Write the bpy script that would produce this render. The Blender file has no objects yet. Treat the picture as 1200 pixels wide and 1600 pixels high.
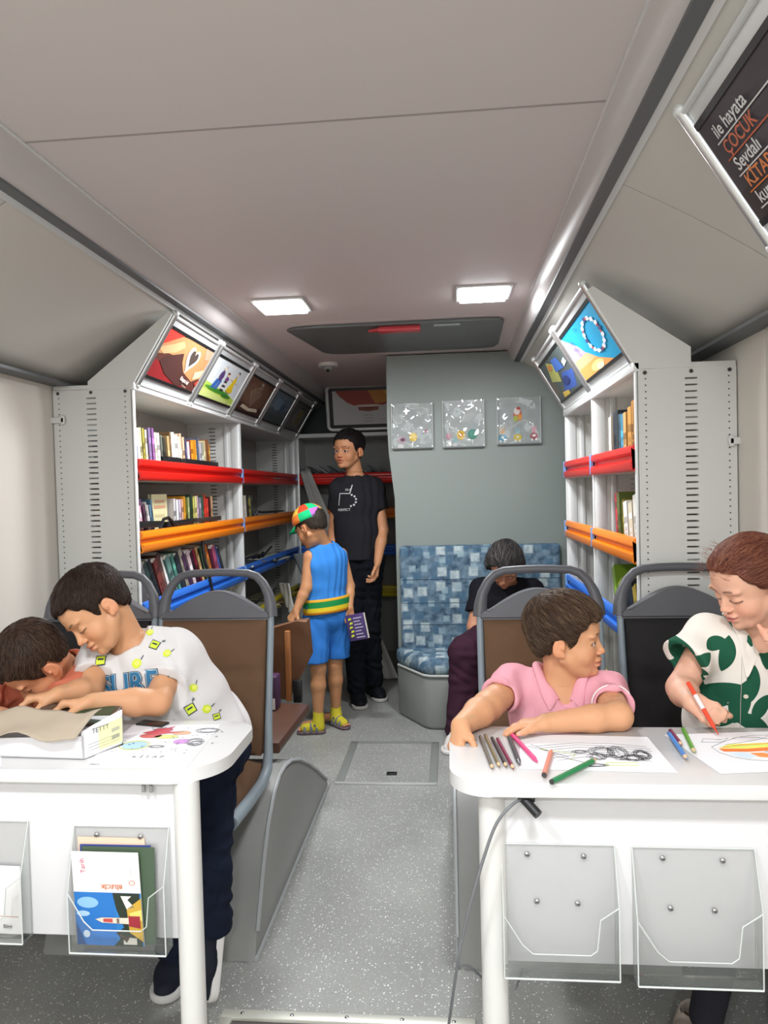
import bpy, bmesh, math, random
import numpy as np
from mathutils import Vector, Matrix, Euler
from mathutils.bvhtree import BVHTree

C = bpy.context.scene.collection
scene = bpy.context.scene
PI = math.pi
def V(*a): return Vector(a)

# ------------------------------------------------------------------ camera
FOC, CAM_H = 1150.0, 1.24
YAW, PITCH, ROLL = math.atan(105/FOC), -math.atan(32/FOC), 0.025
fw = V(-math.sin(YAW)*math.cos(PITCH), math.cos(YAW)*math.cos(PITCH), math.sin(PITCH))
rt = fw.cross(V(0, 0, 1)).normalized(); up = rt.cross(fw)
cr, sr = math.cos(ROLL), math.sin(ROLL)
R_ = rt*cr - up*sr; U_ = rt*sr + up*cr
cam_d = bpy.data.cameras.new('camera'); cam = bpy.data.objects.new('camera', cam_d); C.objects.link(cam)
cam.matrix_world = Matrix(((R_.x, U_.x, -fw.x, 0), (R_.y, U_.y, -fw.y, 0), (R_.z, U_.z, -fw.z, CAM_H), (0, 0, 0, 1)))
cam_d.sensor_fit = 'VERTICAL'; cam_d.sensor_height = 36; cam_d.lens = FOC/1600*36
cam_d.clip_start = .02
scene.camera = cam

# ------------------------------------------------------------------ world, exposure
vs = scene.view_settings
scene.display_settings.display_device = 'sRGB'
vs.view_transform = 'Standard'; vs.look = 'None'; vs.gamma = 1; vs.use_curve_mapping = False
vs.exposure = 0.0
w = bpy.data.worlds.new('world'); scene.world = w; w.use_nodes = True
w.node_tree.nodes['Background'].inputs[0].default_value = (.95, .97, 1, 1)
w.node_tree.nodes['Background'].inputs[1].default_value = 2.6

# the ceiling lamps' own light: (x, y, power)
LAMPS = [(-.659, 2.93, 19), (.142, 2.89, 16), (-.70, .30, 19), (.11, .30, 19), (-.70, -1.2, 24), (.11, -1.2, 24)]
XL, XR, YB, YF, ZW = -1.45, .86, -2.6, 5.75, 1.655
ZC = 2.0

# ------------------------------------------------------------------ materials
MATS = {}
def mat(name, col, rough=.5, metal=0, bump=0, bscale=80, trans=0, ior=1.45, spec=.5, emit=None, estr=0, var=0, vscale=6, sub=0, alpha=1, coat=0):
    if name in MATS: return MATS[name]
    m = bpy.data.materials.new(name); m.use_nodes = True; nt = m.node_tree; b = nt.nodes['Principled BSDF']
    if isinstance(col, str):
        col = tuple(((int(col[i:i+2], 16)/255)/12.92 if int(col[i:i+2], 16) < 11 else ((int(col[i:i+2], 16)/255+.055)/1.055)**2.4) for i in (0, 2, 4))
    b.inputs['Base Color'].default_value = (*col, 1); b.inputs['Roughness'].default_value = rough
    b.inputs['Metallic'].default_value = metal; b.inputs['IOR'].default_value = ior
    b.inputs['Specular IOR Level'].default_value = spec
    b.inputs['Transmission Weight'].default_value = trans
    b.inputs['Coat Weight'].default_value = coat
    if sub: b.inputs['Subsurface Weight'].default_value = sub; b.inputs['Subsurface Radius'].default_value = (.012, .005, .003); b.inputs['Subsurface Scale'].default_value = .5
    if alpha < 1: b.inputs['Alpha'].default_value = alpha
    if emit: b.inputs['Emission Color'].default_value = (*emit, 1); b.inputs['Emission Strength'].default_value = estr
    if var or bump:
        tc = nt.nodes.new('ShaderNodeTexCoord')
    if var:
        n = nt.nodes.new('ShaderNodeTexNoise'); n.inputs['Scale'].default_value = vscale; n.inputs['Detail'].default_value = 5
        nt.links.new(tc.outputs['Object'], n.inputs['Vector'])
        mx = nt.nodes.new('ShaderNodeMix'); mx.data_type = 'RGBA'
        nt.links.new(n.outputs['Fac'], mx.inputs[0])
        mx.inputs[6].default_value = (*[c*(1-var) for c in col], 1); mx.inputs[7].default_value = (*[min(1, c*(1+var)) for c in col], 1)
        nt.links.new(mx.outputs[2], b.inputs['Base Color'])
    if bump:
        n2 = nt.nodes.new('ShaderNodeTexNoise'); n2.inputs['Scale'].default_value = bscale; n2.inputs['Detail'].default_value = 4
        nt.links.new(tc.outputs['Object'], n2.inputs['Vector'])
        bp = nt.nodes.new('ShaderNodeBump'); bp.inputs['Strength'].default_value = bump; bp.inputs['Distance'].default_value = .002
        nt.links.new(n2.outputs['Fac'], bp.inputs['Height']); nt.links.new(bp.outputs['Normal'], b.inputs['Normal'])
    MATS[name] = m
    return m
def hexc(s): return tuple((lambda v: v/12.92 if v < .04045 else ((v+.055)/1.055)**2.4)(int(s[i:i+2], 16)/255) for i in (0, 2, 4))
def flat(hexs, rough=.55):
    return mat('paint_'+hexs, hexs, rough)

def floor_mat():
    m = bpy.data.materials.new('speckled_vinyl'); m.use_nodes = True; nt = m.node_tree; b = nt.nodes['Principled BSDF']
    tc = nt.nodes.new('ShaderNodeTexCoord')
    n = nt.nodes.new('ShaderNodeTexNoise'); n.inputs['Scale'].default_value = 3; n.inputs['Detail'].default_value = 6
    nt.links.new(tc.outputs['Object'], n.inputs['Vector'])
    r0 = nt.nodes.new('ShaderNodeValToRGB'); r0.color_ramp.elements[0].color = (*hexc('8b8c88'), 1); r0.color_ramp.elements[1].color = (*hexc('9c9d98'), 1)
    r0.color_ramp.elements[0].position = .3; r0.color_ramp.elements[1].position = .7
    nt.links.new(n.outputs['Fac'], r0.inputs[0])
    last = r0.outputs[0]
    for sc, th, c in ((125, .19, 'e4e6e4'), (190, .16, 'c9cbca'), (140, .12, '666a6b')):
        v = nt.nodes.new('ShaderNodeTexVoronoi'); v.inputs['Scale'].default_value = sc; v.inputs['Randomness'].default_value = 1
        nt.links.new(tc.outputs['Object'], v.inputs['Vector'])
        sep = nt.nodes.new('ShaderNodeSeparateColor'); nt.links.new(v.outputs['Color'], sep.inputs[0])
        th_ = nt.nodes.new('ShaderNodeMath'); th_.operation = 'MULTIPLY'; th_.inputs[1].default_value = th*1.6
        nt.links.new(sep.outputs[0], th_.inputs[0])
        lt = nt.nodes.new('ShaderNodeMath'); lt.operation = 'LESS_THAN'; nt.links.new(v.outputs['Distance'], lt.inputs[0]); nt.links.new(th_.outputs[0], lt.inputs[1])
        mx = nt.nodes.new('ShaderNodeMix'); mx.data_type = 'RGBA'; nt.links.new(lt.outputs[0], mx.inputs[0])
        nt.links.new(last, mx.inputs[6]); mx.inputs[7].default_value = (*hexc(c), 1); last = mx.outputs[2]
    nt.links.new(last, b.inputs['Base Color'])
    b.inputs['Roughness'].default_value = .42
    return m

def patchwork_mat():
    """blue bus upholstery: soft blue grey field with scattered pale squares"""
    m = bpy.data.materials.new('blue_patterned_upholstery'); m.use_nodes = True; nt = m.node_tree; b = nt.nodes['Principled BSDF']
    L = nt.links.new
    tc = nt.nodes.new('ShaderNodeTexCoord')
    n = nt.nodes.new('ShaderNodeTexNoise'); n.inputs['Scale'].default_value = 26; n.inputs['Detail'].default_value = 5; L(tc.outputs['Object'], n.inputs['Vector'])
    r = nt.nodes.new('ShaderNodeValToRGB'); cr_ = r.color_ramp
    cr_.elements[0].position = .33; cr_.elements[0].color = (*hexc('3c5266'), 1); cr_.elements[1].position = .68; cr_.elements[1].color = (*hexc('7890a0'), 1)
    L(n.outputs['Fac'], r.inputs[0])
    last = r.outputs[0]
    for sc, rnd, size, c1, off in ((13., .7, .30, '4a6880', 3.1), (10.5, .62, .25, 'b6c4c6', 0.0), (12., .75, .20, '90a8b2', 7.7)):
        mp = nt.nodes.new('ShaderNodeMapping'); mp.inputs['Location'].default_value = (off, off*.7, off*1.3)
        sx_ = nt.nodes.new('ShaderNodeSeparateXYZ'); L(tc.outputs['Object'], sx_.inputs[0]); ad_ = nt.nodes.new('ShaderNodeMath'); L(sx_.outputs[1], ad_.inputs[0]); L(sx_.outputs[2], ad_.inputs[1]); cb_ = nt.nodes.new('ShaderNodeCombineXYZ'); L(sx_.outputs[0], cb_.inputs[0]); L(ad_.outputs[0], cb_.inputs[1]); L(cb_.outputs[0], mp.inputs['Vector'])
        v = nt.nodes.new('ShaderNodeTexVoronoi'); v.voronoi_dimensions = '2D'; v.distance = 'CHEBYCHEV'; v.inputs['Scale'].default_value = sc; v.inputs['Randomness'].default_value = rnd
        L(mp.outputs[0], v.inputs['Vector'])
        mr = nt.nodes.new('ShaderNodeMapRange'); mr.interpolation_type = 'SMOOTHSTEP'; mr.inputs[1].default_value = size*.75; mr.inputs[2].default_value = size*1.3; mr.inputs[3].default_value = 1; mr.inputs[4].default_value = 0
        L(v.outputs['Distance'], mr.inputs[0])
        sep = nt.nodes.new('ShaderNodeSeparateXYZ'); L(v.outputs['Position'], sep.inputs[0])
        sc2 = nt.nodes.new('ShaderNodeSeparateColor'); L(v.outputs['Color'], sc2.inputs[0])
        g = nt.nodes.new('ShaderNodeMath'); g.operation = 'GREATER_THAN'; g.inputs[1].default_value = .36; L(sc2.outputs[0], g.inputs[0])
        # gradient across the square, a woven fade
        nn = nt.nodes.new('ShaderNodeTexNoise'); nn.inputs['Scale'].default_value = 38; L(tc.outputs['Object'], nn.inputs['Vector'])
        mm = nt.nodes.new('ShaderNodeMath'); mm.operation = 'MULTIPLY'; L(mr.outputs[0], mm.inputs[0]); L(g.outputs[0], mm.inputs[1])
        m3 = nt.nodes.new('ShaderNodeMath'); m3.operation = 'MULTIPLY'; m3.use_clamp = True; L(mm.outputs[0], m3.inputs[0])
        m4 = nt.nodes.new('ShaderNodeMath'); m4.operation = 'MULTIPLY'; m4.inputs[1].default_value = 1.6; L(nn.outputs['Fac'], m4.inputs[0]); L(m4.outputs[0], m3.inputs[1])
        mx = nt.nodes.new('ShaderNodeMix'); mx.data_type = 'RGBA'; L(m3.outputs[0], mx.inputs[0]); L(last, mx.inputs[6]); mx.inputs[7].default_value = (*hexc(c1), 1)
        last = mx.outputs[2]
    L(last, b.inputs['Base Color']); b.inputs['Roughness'].default_value = .9; b.inputs['Specular IOR Level'].default_value = .2
    n3 = nt.nodes.new('ShaderNodeTexNoise'); n3.inputs['Scale'].default_value = 400; L(tc.outputs['Object'], n3.inputs['Vector'])
    bp = nt.nodes.new('ShaderNodeBump'); bp.inputs['Strength'].default_value = .3; bp.inputs['Distance'].default_value = .001; L(n3.outputs['Fac'], bp.inputs['Height']); L(bp.outputs[0], b.inputs['Normal'])
    return m

M_FLOOR = floor_mat(); M_PATCH = patchwork_mat()
M_CEIL = mat('ceiling_laminate', 'c9c1bf', .55, bump=.03, bscale=300)
M_COVE = mat('cove_plastic', 'bfbab8', .35)
M_GROOVE = mat('groove_dark', '5c5f61', .5)
M_SLANT = mat('locker_laminate', 'c4c1ba', .5, bump=.03, bscale=300)
M_WALL = mat('wall_cream', 'd8d3ca', .45)
M_PART = mat('partition_grey', '8b9490', .42, bump=.08, bscale=500)
M_STEEL = mat('white_powder_coated_steel', 'd2d3cf', .4)
M_SHELFIN = mat('shelf_grey', 'b9b7b2', .45)
M_ALU = mat('aluminium', 'c4c6c6', .28, metal=.85)
M_ALUW = mat('brushed_light_aluminium', 'd9dbda', .4, metal=.3)
M_DARK = mat('black_plastic', '1d1d1f', .4)
M_CHROME = mat('chrome_screw', 'b8b8b8', .15, metal=1)
M_SEATP = mat('grey_seat_plastic', '57585d', .42, bump=.12, bscale=600)
M_SEATF = mat('blue_grey_seat_frame', '8a979f', .38)
M_BROWN = mat('brown_plush', '6b5340', .95, bump=.35, bscale=500, var=.14, vscale=9, spec=.15)
M_BLACKF = mat('dark_plush', '2b2a2b', .9, bump=.3, bscale=500, var=.15, spec=.15)
M_TABLE = mat('white_table_laminate', 'd4d3d2', .28)
M_TLEG = mat('white_leg_paint', 'd6d5d2', .35)
M_TPANEL = mat('white_panel', 'd6d5d6', .4)
M_GREYVIN = mat('grey_wheel_box_vinyl', '898a87', .5, var=.04, bump=.1, bscale=300)
M_ACRYL = mat('clear_acrylic', (.93, .94, .93), .06, trans=1, ior=1.25, spec=.5)
M_PAPER = mat('white_paper', 'e6e5e8', .7)
M_PAGE = mat('page_edges', 'e9e2d2', .8)

# ------------------------------------------------------------------ mesh builder
class MB:
    def __init__(s): s.bm = bmesh.new(); s.mats = []
    def mi(s, m):
        if m not in s.mats: s.mats.append(m)
        return s.mats.index(m)
    def _new(s, fs, m):
        k = s.mi(m)
        for f in fs: f.material_index = k
    def box(s, c, d, m, rot=None, bev=0, seg=2):
        M = Matrix.Translation(Vector(c)) @ (rot.to_matrix().to_4x4() if rot is not None else Matrix()) @ Matrix.Diagonal((*d, 1))
        r = bmesh.ops.create_cube(s.bm, size=1, matrix=M)
        fs = {f for v in r['verts'] for f in v.link_faces}
        s._new(fs, m)
        if bev:
            es = list({e for v in r['verts'] for e in v.link_edges})
            bmesh.ops.bevel(s.bm, geom=es, offset=bev, segments=seg, affect='EDGES', profile=.5, material=-1)
        return s
    def frame_box(s, c, X, Y, Z, d, m, bev=0):
        """box with given axes"""
        X, Y, Z = [Vector(a).normalized() for a in (X, Y, Z)]
        R = Matrix((X, Y, Z)).transposed().to_4x4()
        M = Matrix.Translation(Vector(c)) @ R @ Matrix.Diagonal((*d, 1))
        r = bmesh.ops.create_cube(s.bm, size=1, matrix=M)
        s._new({f for v in r['verts'] for f in v.link_faces}, m)
        if bev: bmesh.ops.bevel(s.bm, geom=list({e for v in r['verts'] for e in v.link_edges}), offset=bev, segments=2, affect='EDGES', profile=.5, material=-1)
        return s
    def tube(s, pts, r, m, seg=10, closed=False, cap=True, flatz=1.0):
        pts = [Vector(p) for p in pts]; n = len(pts); rr = r if isinstance(r, (list, tuple)) else [r]*n
        rings = []; prevN = None
        for i, p in enumerate(pts):
            if closed: t = (pts[(i+1) % n]-pts[i-1]).normalized()
            else: t = (pts[min(i+1, n-1)]-pts[max(i-1, 0)]).normalized()
            if prevN is None:
                a = V(0, 0, 1) if abs(t.z) < .9 else V(1, 0, 0)
                N = t.cross(a).normalized()
            else: N = (prevN - t*prevN.dot(t)).normalized()
            prevN = N; B = t.cross(N)
            rings.append([s.bm.verts.new(p + N*math.cos(2*PI*k/seg)*rr[i] + B*math.sin(2*PI*k/seg)*rr[i]*flatz) for k in range(seg)])
        fs = []
        for i in range(n if closed else n-1):
            a, b = rings[i], rings[(i+1) % n]
            for k in range(seg):
                fs.append(s.bm.faces.new((a[k], a[(k+1) % seg], b[(k+1) % seg], b[k])))
        if cap and not closed:
            fs.append(s.bm.faces.new(rings[0][::-1])); fs.append(s.bm.faces.new(rings[-1]))
        s._new(fs, m); return s
    def cyl(s, a, b, r, m, r2=None, seg=20): return s.tube([a, b], [r, r if r2 is None else r2], m, seg)
    def loft(s, rings, m, closed=True, cap=True):
        vs = [[s.bm.verts.new(Vector(p)) for p in r] for r in rings]; fs = []
        n = len(vs[0])
        for a, b in zip(vs, vs[1:]):
            for k in range(n if closed else n-1):
                fs.append(s.bm.faces.new((a[k], a[(k+1) % n], b[(k+1) % n], b[k])))
        if cap and closed: fs.append(s.bm.faces.new(vs[0][::-1])); fs.append(s.bm.faces.new(vs[-1]))
        s._new(fs, m); return s
    def prism(s, poly, O, X, Y, N, h, m, bev=0):
        """polygon (u,v) in plane O+uX+vY extruded along N by h"""
        O, X, Y, N = map(Vector, (O, X, Y, N))
        a = [s.bm.verts.new(O+X*u+Y*v) for u, v in poly]; b = [s.bm.verts.new(O+X*u+Y*v+N*h) for u, v in poly]
        n = len(poly); fs = [s.bm.faces.new(a[::-1]), s.bm.faces.new(b)]
        fs += [s.bm.faces.new((a[k], a[(k+1) % n], b[(k+1) % n], b[k])) for k in range(n)]
        s._new(fs, m)
        if bev:
            es = [e for f in fs[:2] for e in f.edges]
            bmesh.ops.bevel(s.bm, geom=es, offset=bev, segments=2, affect='EDGES', profile=.5, material=-1)
        return s
    def poly(s, pts, m):
        f = s.bm.faces.new([s.bm.verts.new(Vector(p)) for p in pts]); s._new([f], m); return s
    def ball(s, c, r, m, seg=16, rings=10, sc=(1, 1, 1), rot=None):
        M = Matrix.Translation(Vector(c)) @ (rot.to_matrix().to_4x4() if rot is not None else Matrix()) @ Matrix.Diagonal((*[r*k for k in sc], 1))
        q = bmesh.ops.create_uvsphere(s.bm, u_segments=seg, v_segments=rings, radius=1, matrix=M)
        s._new({f for v in q['verts'] for f in v.link_faces}, m); return s
    def build(s, name, parent=None, smooth=None, local=False, loc=None):
        me = bpy.data.meshes.new(name)
        bmesh.ops.recalc_face_normals(s.bm, faces=s.bm.faces)
        if parent is not None and not local:
            bmesh.ops.transform(s.bm, matrix=world_of(parent).inverted(), verts=s.bm.verts)
        if loc is not None: bmesh.ops.translate(s.bm, vec=-Vector(loc), verts=s.bm.verts)
        s.bm.to_mesh(me); s.bm.free()
        for m in s.mats: me.materials.append(m)
        if smooth is None or smooth:
            me.polygons.foreach_set('use_smooth', [True]*len(me.polygons))
            me.set_sharp_from_angle(angle=math.radians(smooth if smooth else 35))
        o = bpy.data.objects.new(name, me); C.objects.link(o)
        if parent is not None: o.parent = parent
        if loc is not None: o.location = loc
        return o
def world_of(o):
    m = o.matrix_basis.copy()
    while o.parent: o = o.parent; m = o.matrix_basis @ m
    return m
def tag(o, label=None, cat=None, group=None, kind=None):
    if label: o['label'] = label
    if cat: o['category'] = cat
    if group: o['group'] = group
    if kind: o['kind'] = kind
    return o
def thing(name, label, cat, loc=(0, 0, 0), rz=0, group=None):
    o = bpy.data.objects.new(name, None); C.objects.link(o); o.empty_display_size = .05
    o.location = loc; o.rotation_euler = (0, 0, rz)
    return tag(o, label, cat, group)
def dup(root, loc=None, rz=None, label=None, group=None):
    def cp(o, par):
        c = o.copy(); C.objects.link(c)
        if par is not None: c.parent = par
        for ch in [x for x in list(C.objects) if x.parent is o]: cp(ch, c)
        return c
    r = cp(root, None)
    if loc is not None: r.location = loc
    if rz is not None: r.rotation_euler = (0, 0, rz)
    if label: r['label'] = label
    if group: r['group'] = group
    return r
def text_mb(B, txt, O, X, Y, size, m, h=.0006, align='CENTER', bold=0.0, shear=0, lift=.0003, spacing=1.0):
    """letters as thin raised shapes on the plane O, X, Y"""
    cu = bpy.data.curves.new('t', 'FONT'); cu.body = txt; cu.size = 1; cu.align_x = align; cu.align_y = 'CENTER'; cu.offset = bold; cu.shear = shear; cu.space_character = spacing
    cu.resolution_u = 3
    ob = bpy.data.objects.new('t', cu); C.objects.link(ob)
    dg = bpy.context.evaluated_depsgraph_get(); me = bpy.data.meshes.new_from_object(ob.evaluated_get(dg))
    X = Vector(X).normalized(); Y = Vector(Y).normalized(); N = X.cross(Y); O = Vector(O)
    k = B.mi(m); vs = [B.bm.verts.new(O + X*v.co.x*size + Y*v.co.y*size + N*(lift+h)) for v in me.vertices]
    for p in me.polygons:
        try: f = B.bm.faces.new([vs[i] for i in p.vertices]); f.material_index = k
        except ValueError: pass
    bpy.data.objects.remove(ob); bpy.data.curves.remove(cu); bpy.data.meshes.remove(me)
    return B
def rrect(w, h, r, n=5, cx=0, cy=0):
    out = []
    for (sx, sy, a0) in ((1, 1, 0), (-1, 1, 90), (-1, -1, 180), (1, -1, 270)):
        for i in range(n+1):
            a = math.radians(a0+90*i/n)
            out.append((cx+sx*(w/2-r)+r*math.cos(a), cy+sy*(h/2-r)+r*math.sin(a)))
    return out
def struct(B, name, **k): return tag(B.build(name, **k), kind='structure')

# ------------------------------------------------------------------ the shell of the bus
XG_L, XG_R = -.956, .365; XC_L, XC_R = -.885, .325; ZG = 1.93
HX0, HX1, HY0, HY1 = -.52, -.085, 3.06, 3.59      # floor hatch
B = MB()
B.box(((XL+XR)/2, (YB+YF)/2, -.03), (XR-XL+.1, YF-YB+.1, .06), M_FLOOR)
struct(B, 'floor')
B = MB()
B.box(((XC_L+XC_R)/2, (YB+3.262)/2, ZC+.015), (XC_R-XC_L, 3.262-YB, .03), M_CEIL)
B.box(((XC_L+XC_R)/2, (3.268+YF)/2, ZC+.015), (XC_R-XC_L, YF-3.268, .03), M_CEIL)
B.box(((XC_L+XC_R)/2, 3.265, ZC+.012), (XC_R-XC_L, .02, .02), M_ALUW)
struct(B, 'ceiling')
B = MB(); B.box(((XC_L+XC_R)/2, 1.51, ZC-.0005), (XC_R-XC_L, .005, .002), mat('seam', '9a918e', .6)); struct(B, 'trim_1')
for side, sg, xw, xg, xc in (('left', 1, XL, XG_L, XC_L), ('right', -1, XR, XG_R, XC_R)):
    B = MB()
    B.box((xw-sg*.02, (YB+YF)/2, ZW/2), (.04, YF-YB, ZW+.02), M_WALL)
    struct(B, 'wall_'+side)
    # rounded cove between ceiling and groove
    B = MB()
    prof = []
    for i in range(9):
        t = i/8; x = xc+(xg-xc)*t; z = ZC-(ZC-ZG-.008)*t - .012*math.sin(PI*t)
        prof.append((x, z))
    prof += [(xg, ZG+.03), (xc, ZC+.03)]
    B.prism(prof, (0, YB, 0), (1, 0, 0), (0, 0, 1), (0, 1, 0), YF-YB, M_COVE)
    B.box((xc, (YB+YF)/2, ZC-.002), (.006, YF-YB, .006), M_ALUW)
    struct(B, 'trim_'+('2' if side == 'left' else '3'))
    # dark groove and its bright strip
    B = MB()
    B.box((xg-sg*.012, (YB+YF)/2, ZG+.012), (.03, YF-YB, .02), M_GROOVE)
    struct(B, 'trim_'+('4' if side == 'left' else '5'))
    B = MB()
    x1 = xg-sg*.026
    B.prism([(x1, ZG+.004), (x1-sg*.012, ZG-.008), (x1-sg*.016, ZG+.002), (x1-sg*.01, ZG+.03), (x1, ZG+.03)], (0, YB, 0), (1, 0, 0), (0, 0, 1), (0, 1, 0), YF-YB, M_ALUW, )
    struct(B, 'trim_'+('6' if side == 'left' else '7'))
    # slanted luggage locker fronts
    xa, za, xb, zb = x1-sg*.014, ZG-.004, xw+sg*.03, ZW+.012
    pr = []
    for i in range(7):
        t = i/6; pr.append((xa+(xb-xa)*t, za+(zb-za)*t+.012*math.sin(PI*t)))
    pr += [(xb-sg*.04, zb), (xb-sg*.04, za+.05), (xa, za+.05)]
    B = MB()
    seams = [YB, -1.2, 1.62 if side == 'left' else 1.74, YF]
    for y0, y1 in zip(seams, seams[1:]):
        B.prism(pr, (0, y0+.002, 0), (1, 0, 0), (0, 0, 1), (0, 1, 0), y1-y0-.004, M_SLANT)
    B.box((xb-sg*.02, (YB+YF)/2, za+.07), (.04, YF-YB, .06), M_GROOVE)
    struct(B, 'wall_'+side+'_upper')
    B = MB(); B.box((xw+sg*.035, (YB+YF)/2, ZW+.006), (.07, YF-YB, .010), M_GROOVE); struct(B, 'trim_'+('8' if side == 'left' else '9'))
    # vertical window post in the side wall
    B = MB(); B.box((xw+sg*.006, 2.12 if side == 'left' else 2.02, ZW/2), (.012, .10, ZW), mat('post_cream', 'c2bcb2', .5), bev=.004); struct(B, 'trim_'+('10' if side == 'left' else '11'))
# rear wall, partition, front end with windscreen opening
B = MB(); B.box(((XL+XR)/2, YF+.02, 1.02), (XR-XL+.1, .04, 2.1), mat('rear_wall_dark', '3c4a47', .6)); struct(B, 'wall_rear')
B = MB()
B.box(((XL+XR)/2, YB-.02, .4), (XR-XL+.1, .04, .8), M_WALL); B.box((XL+.06, YB-.02, 1.2), (.12, .04, 1.0), M_WALL); B.box((XR-.06, YB-.02, 1.2), (.12, .04, 1.0), M_WALL)
B.box(((XL+XR)/2, YB-.02, 1.9), (XR-XL+.1, .04, .35), M_WALL)
struct(B, 'wall_front')
PX0, PY = -.345, 4.10
B = MB()
prof = [(PX0+.035, 0), (PX0+.035, .9), (PX0+.033, 1.2), (PX0+.02, 1.32), (PX0+.006, 1.45), (PX0, 1.6), (PX0, 1.995), (.345, 1.995), (.40, 1.95), (.60, 1.80), (XR, 1.645), (XR, 0)]
B.prism(prof, (0, PY, 0), (1, 0, 0), (0, 0, 1), (0, 1, 0), .05, M_PART, bev=.008)
# return side of the partition, towards the rear
B.box((PX0+.045, PY+.35, .98), (.03, .62, 1.96), M_PART)
struct(B, 'wall_partition')

# floor hatch, flush frame and lid
h = thing('floor_hatch', 'speckled grey floor hatch with metal rim in the aisle', 'floor hatch', ((HX0+HX1)/2, HY0, 0))
B = MB()
B.box(((HX0+HX1)/2, HY0+.008, .004), (HX1-HX0, .018, .009), mat('hatch_front_rim', 'c2c4c0', .3, metal=.3), bev=.002)
B.box(((HX0+HX1)/2, HY1-.012, .003), (HX1-HX0, .024, .006), mat('hatch_rim', '80837f', .4), bev=.002)
for x in (HX0+.018, HX1-.018): B.box((x, (HY0+HY1)/2, .003), (.036, HY1-HY0-.03, .006), MATS['hatch_rim'], bev=.002)
B.build('rim', h)
B = MB(); B.box(((HX0+HX1)/2, (HY0+HY1)/2, .001), (HX1-HX0-.052, HY1-HY0-.05, .003), M_FLOOR); B.build('lid', h)
B = MB(); B.box((-.285, 3.18, .004), (.045, .035, .004), M_DARK, bev=.001); B.box((-.285, 3.18, .0065), (.018, .012, .002), M_CHROME); B.build('latch', h)
# second hatch whose frame just shows at the bottom edge
h = thing('floor_hatch', 'bright metal frame of a floor hatch in the foreground aisle, partly out of frame', 'floor hatch', (-.27, 1.4, 0))
B = MB()
for c, d in (((-.27, 1.672, .006), (.60, .03, .012)), ((-.555, 1.40, .006), (.03, .52, .012)), ((.015, 1.40, .006), (.03, .52, .012)), ((-.27, 1.13, .006), (.60, .03, .012))):
    B.box(c, d, mat('bright_rim', 'd6d6cb', .35, metal=.4), bev=.003)
B.build('rim', h)
for x in (-.52, -.40, -.27, -.14, -.02):
    B = MB(); B.ball((x, 1.672, .012), .005, M_CHROME, sc=(1, 1, .4)); B.build('screw', h)
B = MB(); B.box((-.27, 1.40, .002), (.55, .52, .004), mat('mat_dark', '55504f', .8)); B.build('lid', h)

# roof hatch
B = MB()
poly = [(-.66, 3.90), (-.72, 3.45), (-.735, 3.36), (-.70, 3.325), (-.60, 3.31), (.15, 3.30), (.235, 3.31), (.255, 3.35), (.262, 3.85), (.245, 3.94), (.18, 3.965), (-.55, 3.965), (-.62, 3.95)]
rh = thing('roof_hatch', 'dark grey emergency roof hatch recessed in the ceiling before the partition', 'roof hatch', (-.24, 3.6, ZC))
B.prism(poly, (0, 0, ZC-.002), (1, 0, 0), (0, 1, 0), (0, 0, -1), .012, mat('hatch_grey', '5e6463', .35), bev=.004)
B.build('cover', rh)
B = MB(); B.box((-.215, 3.36, ZC-.026), (.19, .06, .022), mat('red_handle', 'b83a40', .4), bev=.004); B.prism([(0, -.03), (-.05, 0), (0, .03)], (-.308, 3.36, ZC-.032), (1, 0, 0), (0, 1, 0), (0, 0, 1), .01, MATS['red_handle']); B.build('handle', rh)
tagg = [o for o in C.objects if o.parent is rh]; tagg[1]['label'] = 'red emergency handle'
B = MB(); B.box((.0, 3.345, ZC-.018), (.12, .02, .008), mat('vent_grey', '9aa3a2', .4), bev=.002); B.build('grille', rh)

# round sensor on the ceiling
d = thing('smoke_detector', 'small round white detector on the ceiling above the tall boy', 'smoke detector', (-.70, 4.30, ZC))
B = MB(); B.cyl((-.70, 4.30, ZC), (-.70, 4.30, ZC-.02), .058, mat('detector_white', 'dcdcd8', .4), seg=28); B.build('base', d)
B = MB(); B.ball((-.70, 4.30, ZC-.02), .036, mat('detector_grey', '8f9391', .4), sc=(1, 1, .75)); B.ball((-.70, 4.28, ZC-.045), .01, M_DARK); B.build('dome', d)

# ceiling lamps
M_LED = mat('led_panel', (1, 1, 1), .5, emit=(.93, .97, 1), estr=16)
names = ['square white LED ceiling lamp on the left, above the bookshelf', 'square white LED ceiling lamp on the right, near the partition', 'LED ceiling lamp over the left table', 'LED ceiling lamp over the right table', 'LED ceiling lamp at the front, left side', 'LED ceiling lamp at the front, right side']
for (x, y, pw), nm in zip(LAMPS, names):
    t = thing('ceiling_lamp', nm, 'ceiling lamp', (x, y, ZC), group='square LED ceiling lamps')
    B = MB()
    for c, dd in (((x, y-.1, ZC-.004), (.21, .012, .008)), ((x, y+.1, ZC-.004), (.21, .012, .008)), ((x-.1, y, ZC-.004), (.012, .19, .008)), ((x+.1, y, ZC-.004), (.012, .19, .008))): B.box(c, dd, M_ALUW, bev=.002)
    B.build('frame', t)
    B = MB(); B.box((x, y, ZC-.009), (.180, .180, .018), M_LED, bev=.004); B.build('diffuser', t)
    ld = bpy.data.lights.new('lamp_light', 'AREA'); ld.shape = 'SQUARE'; ld.size = .18; ld.energy = pw; ld.color = (.95, .975, 1)
    lo = bpy.data.objects.new('lamp_light', ld); C.objects.link(lo); lo.location = (0, 0, -.022); lo.parent = t
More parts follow.
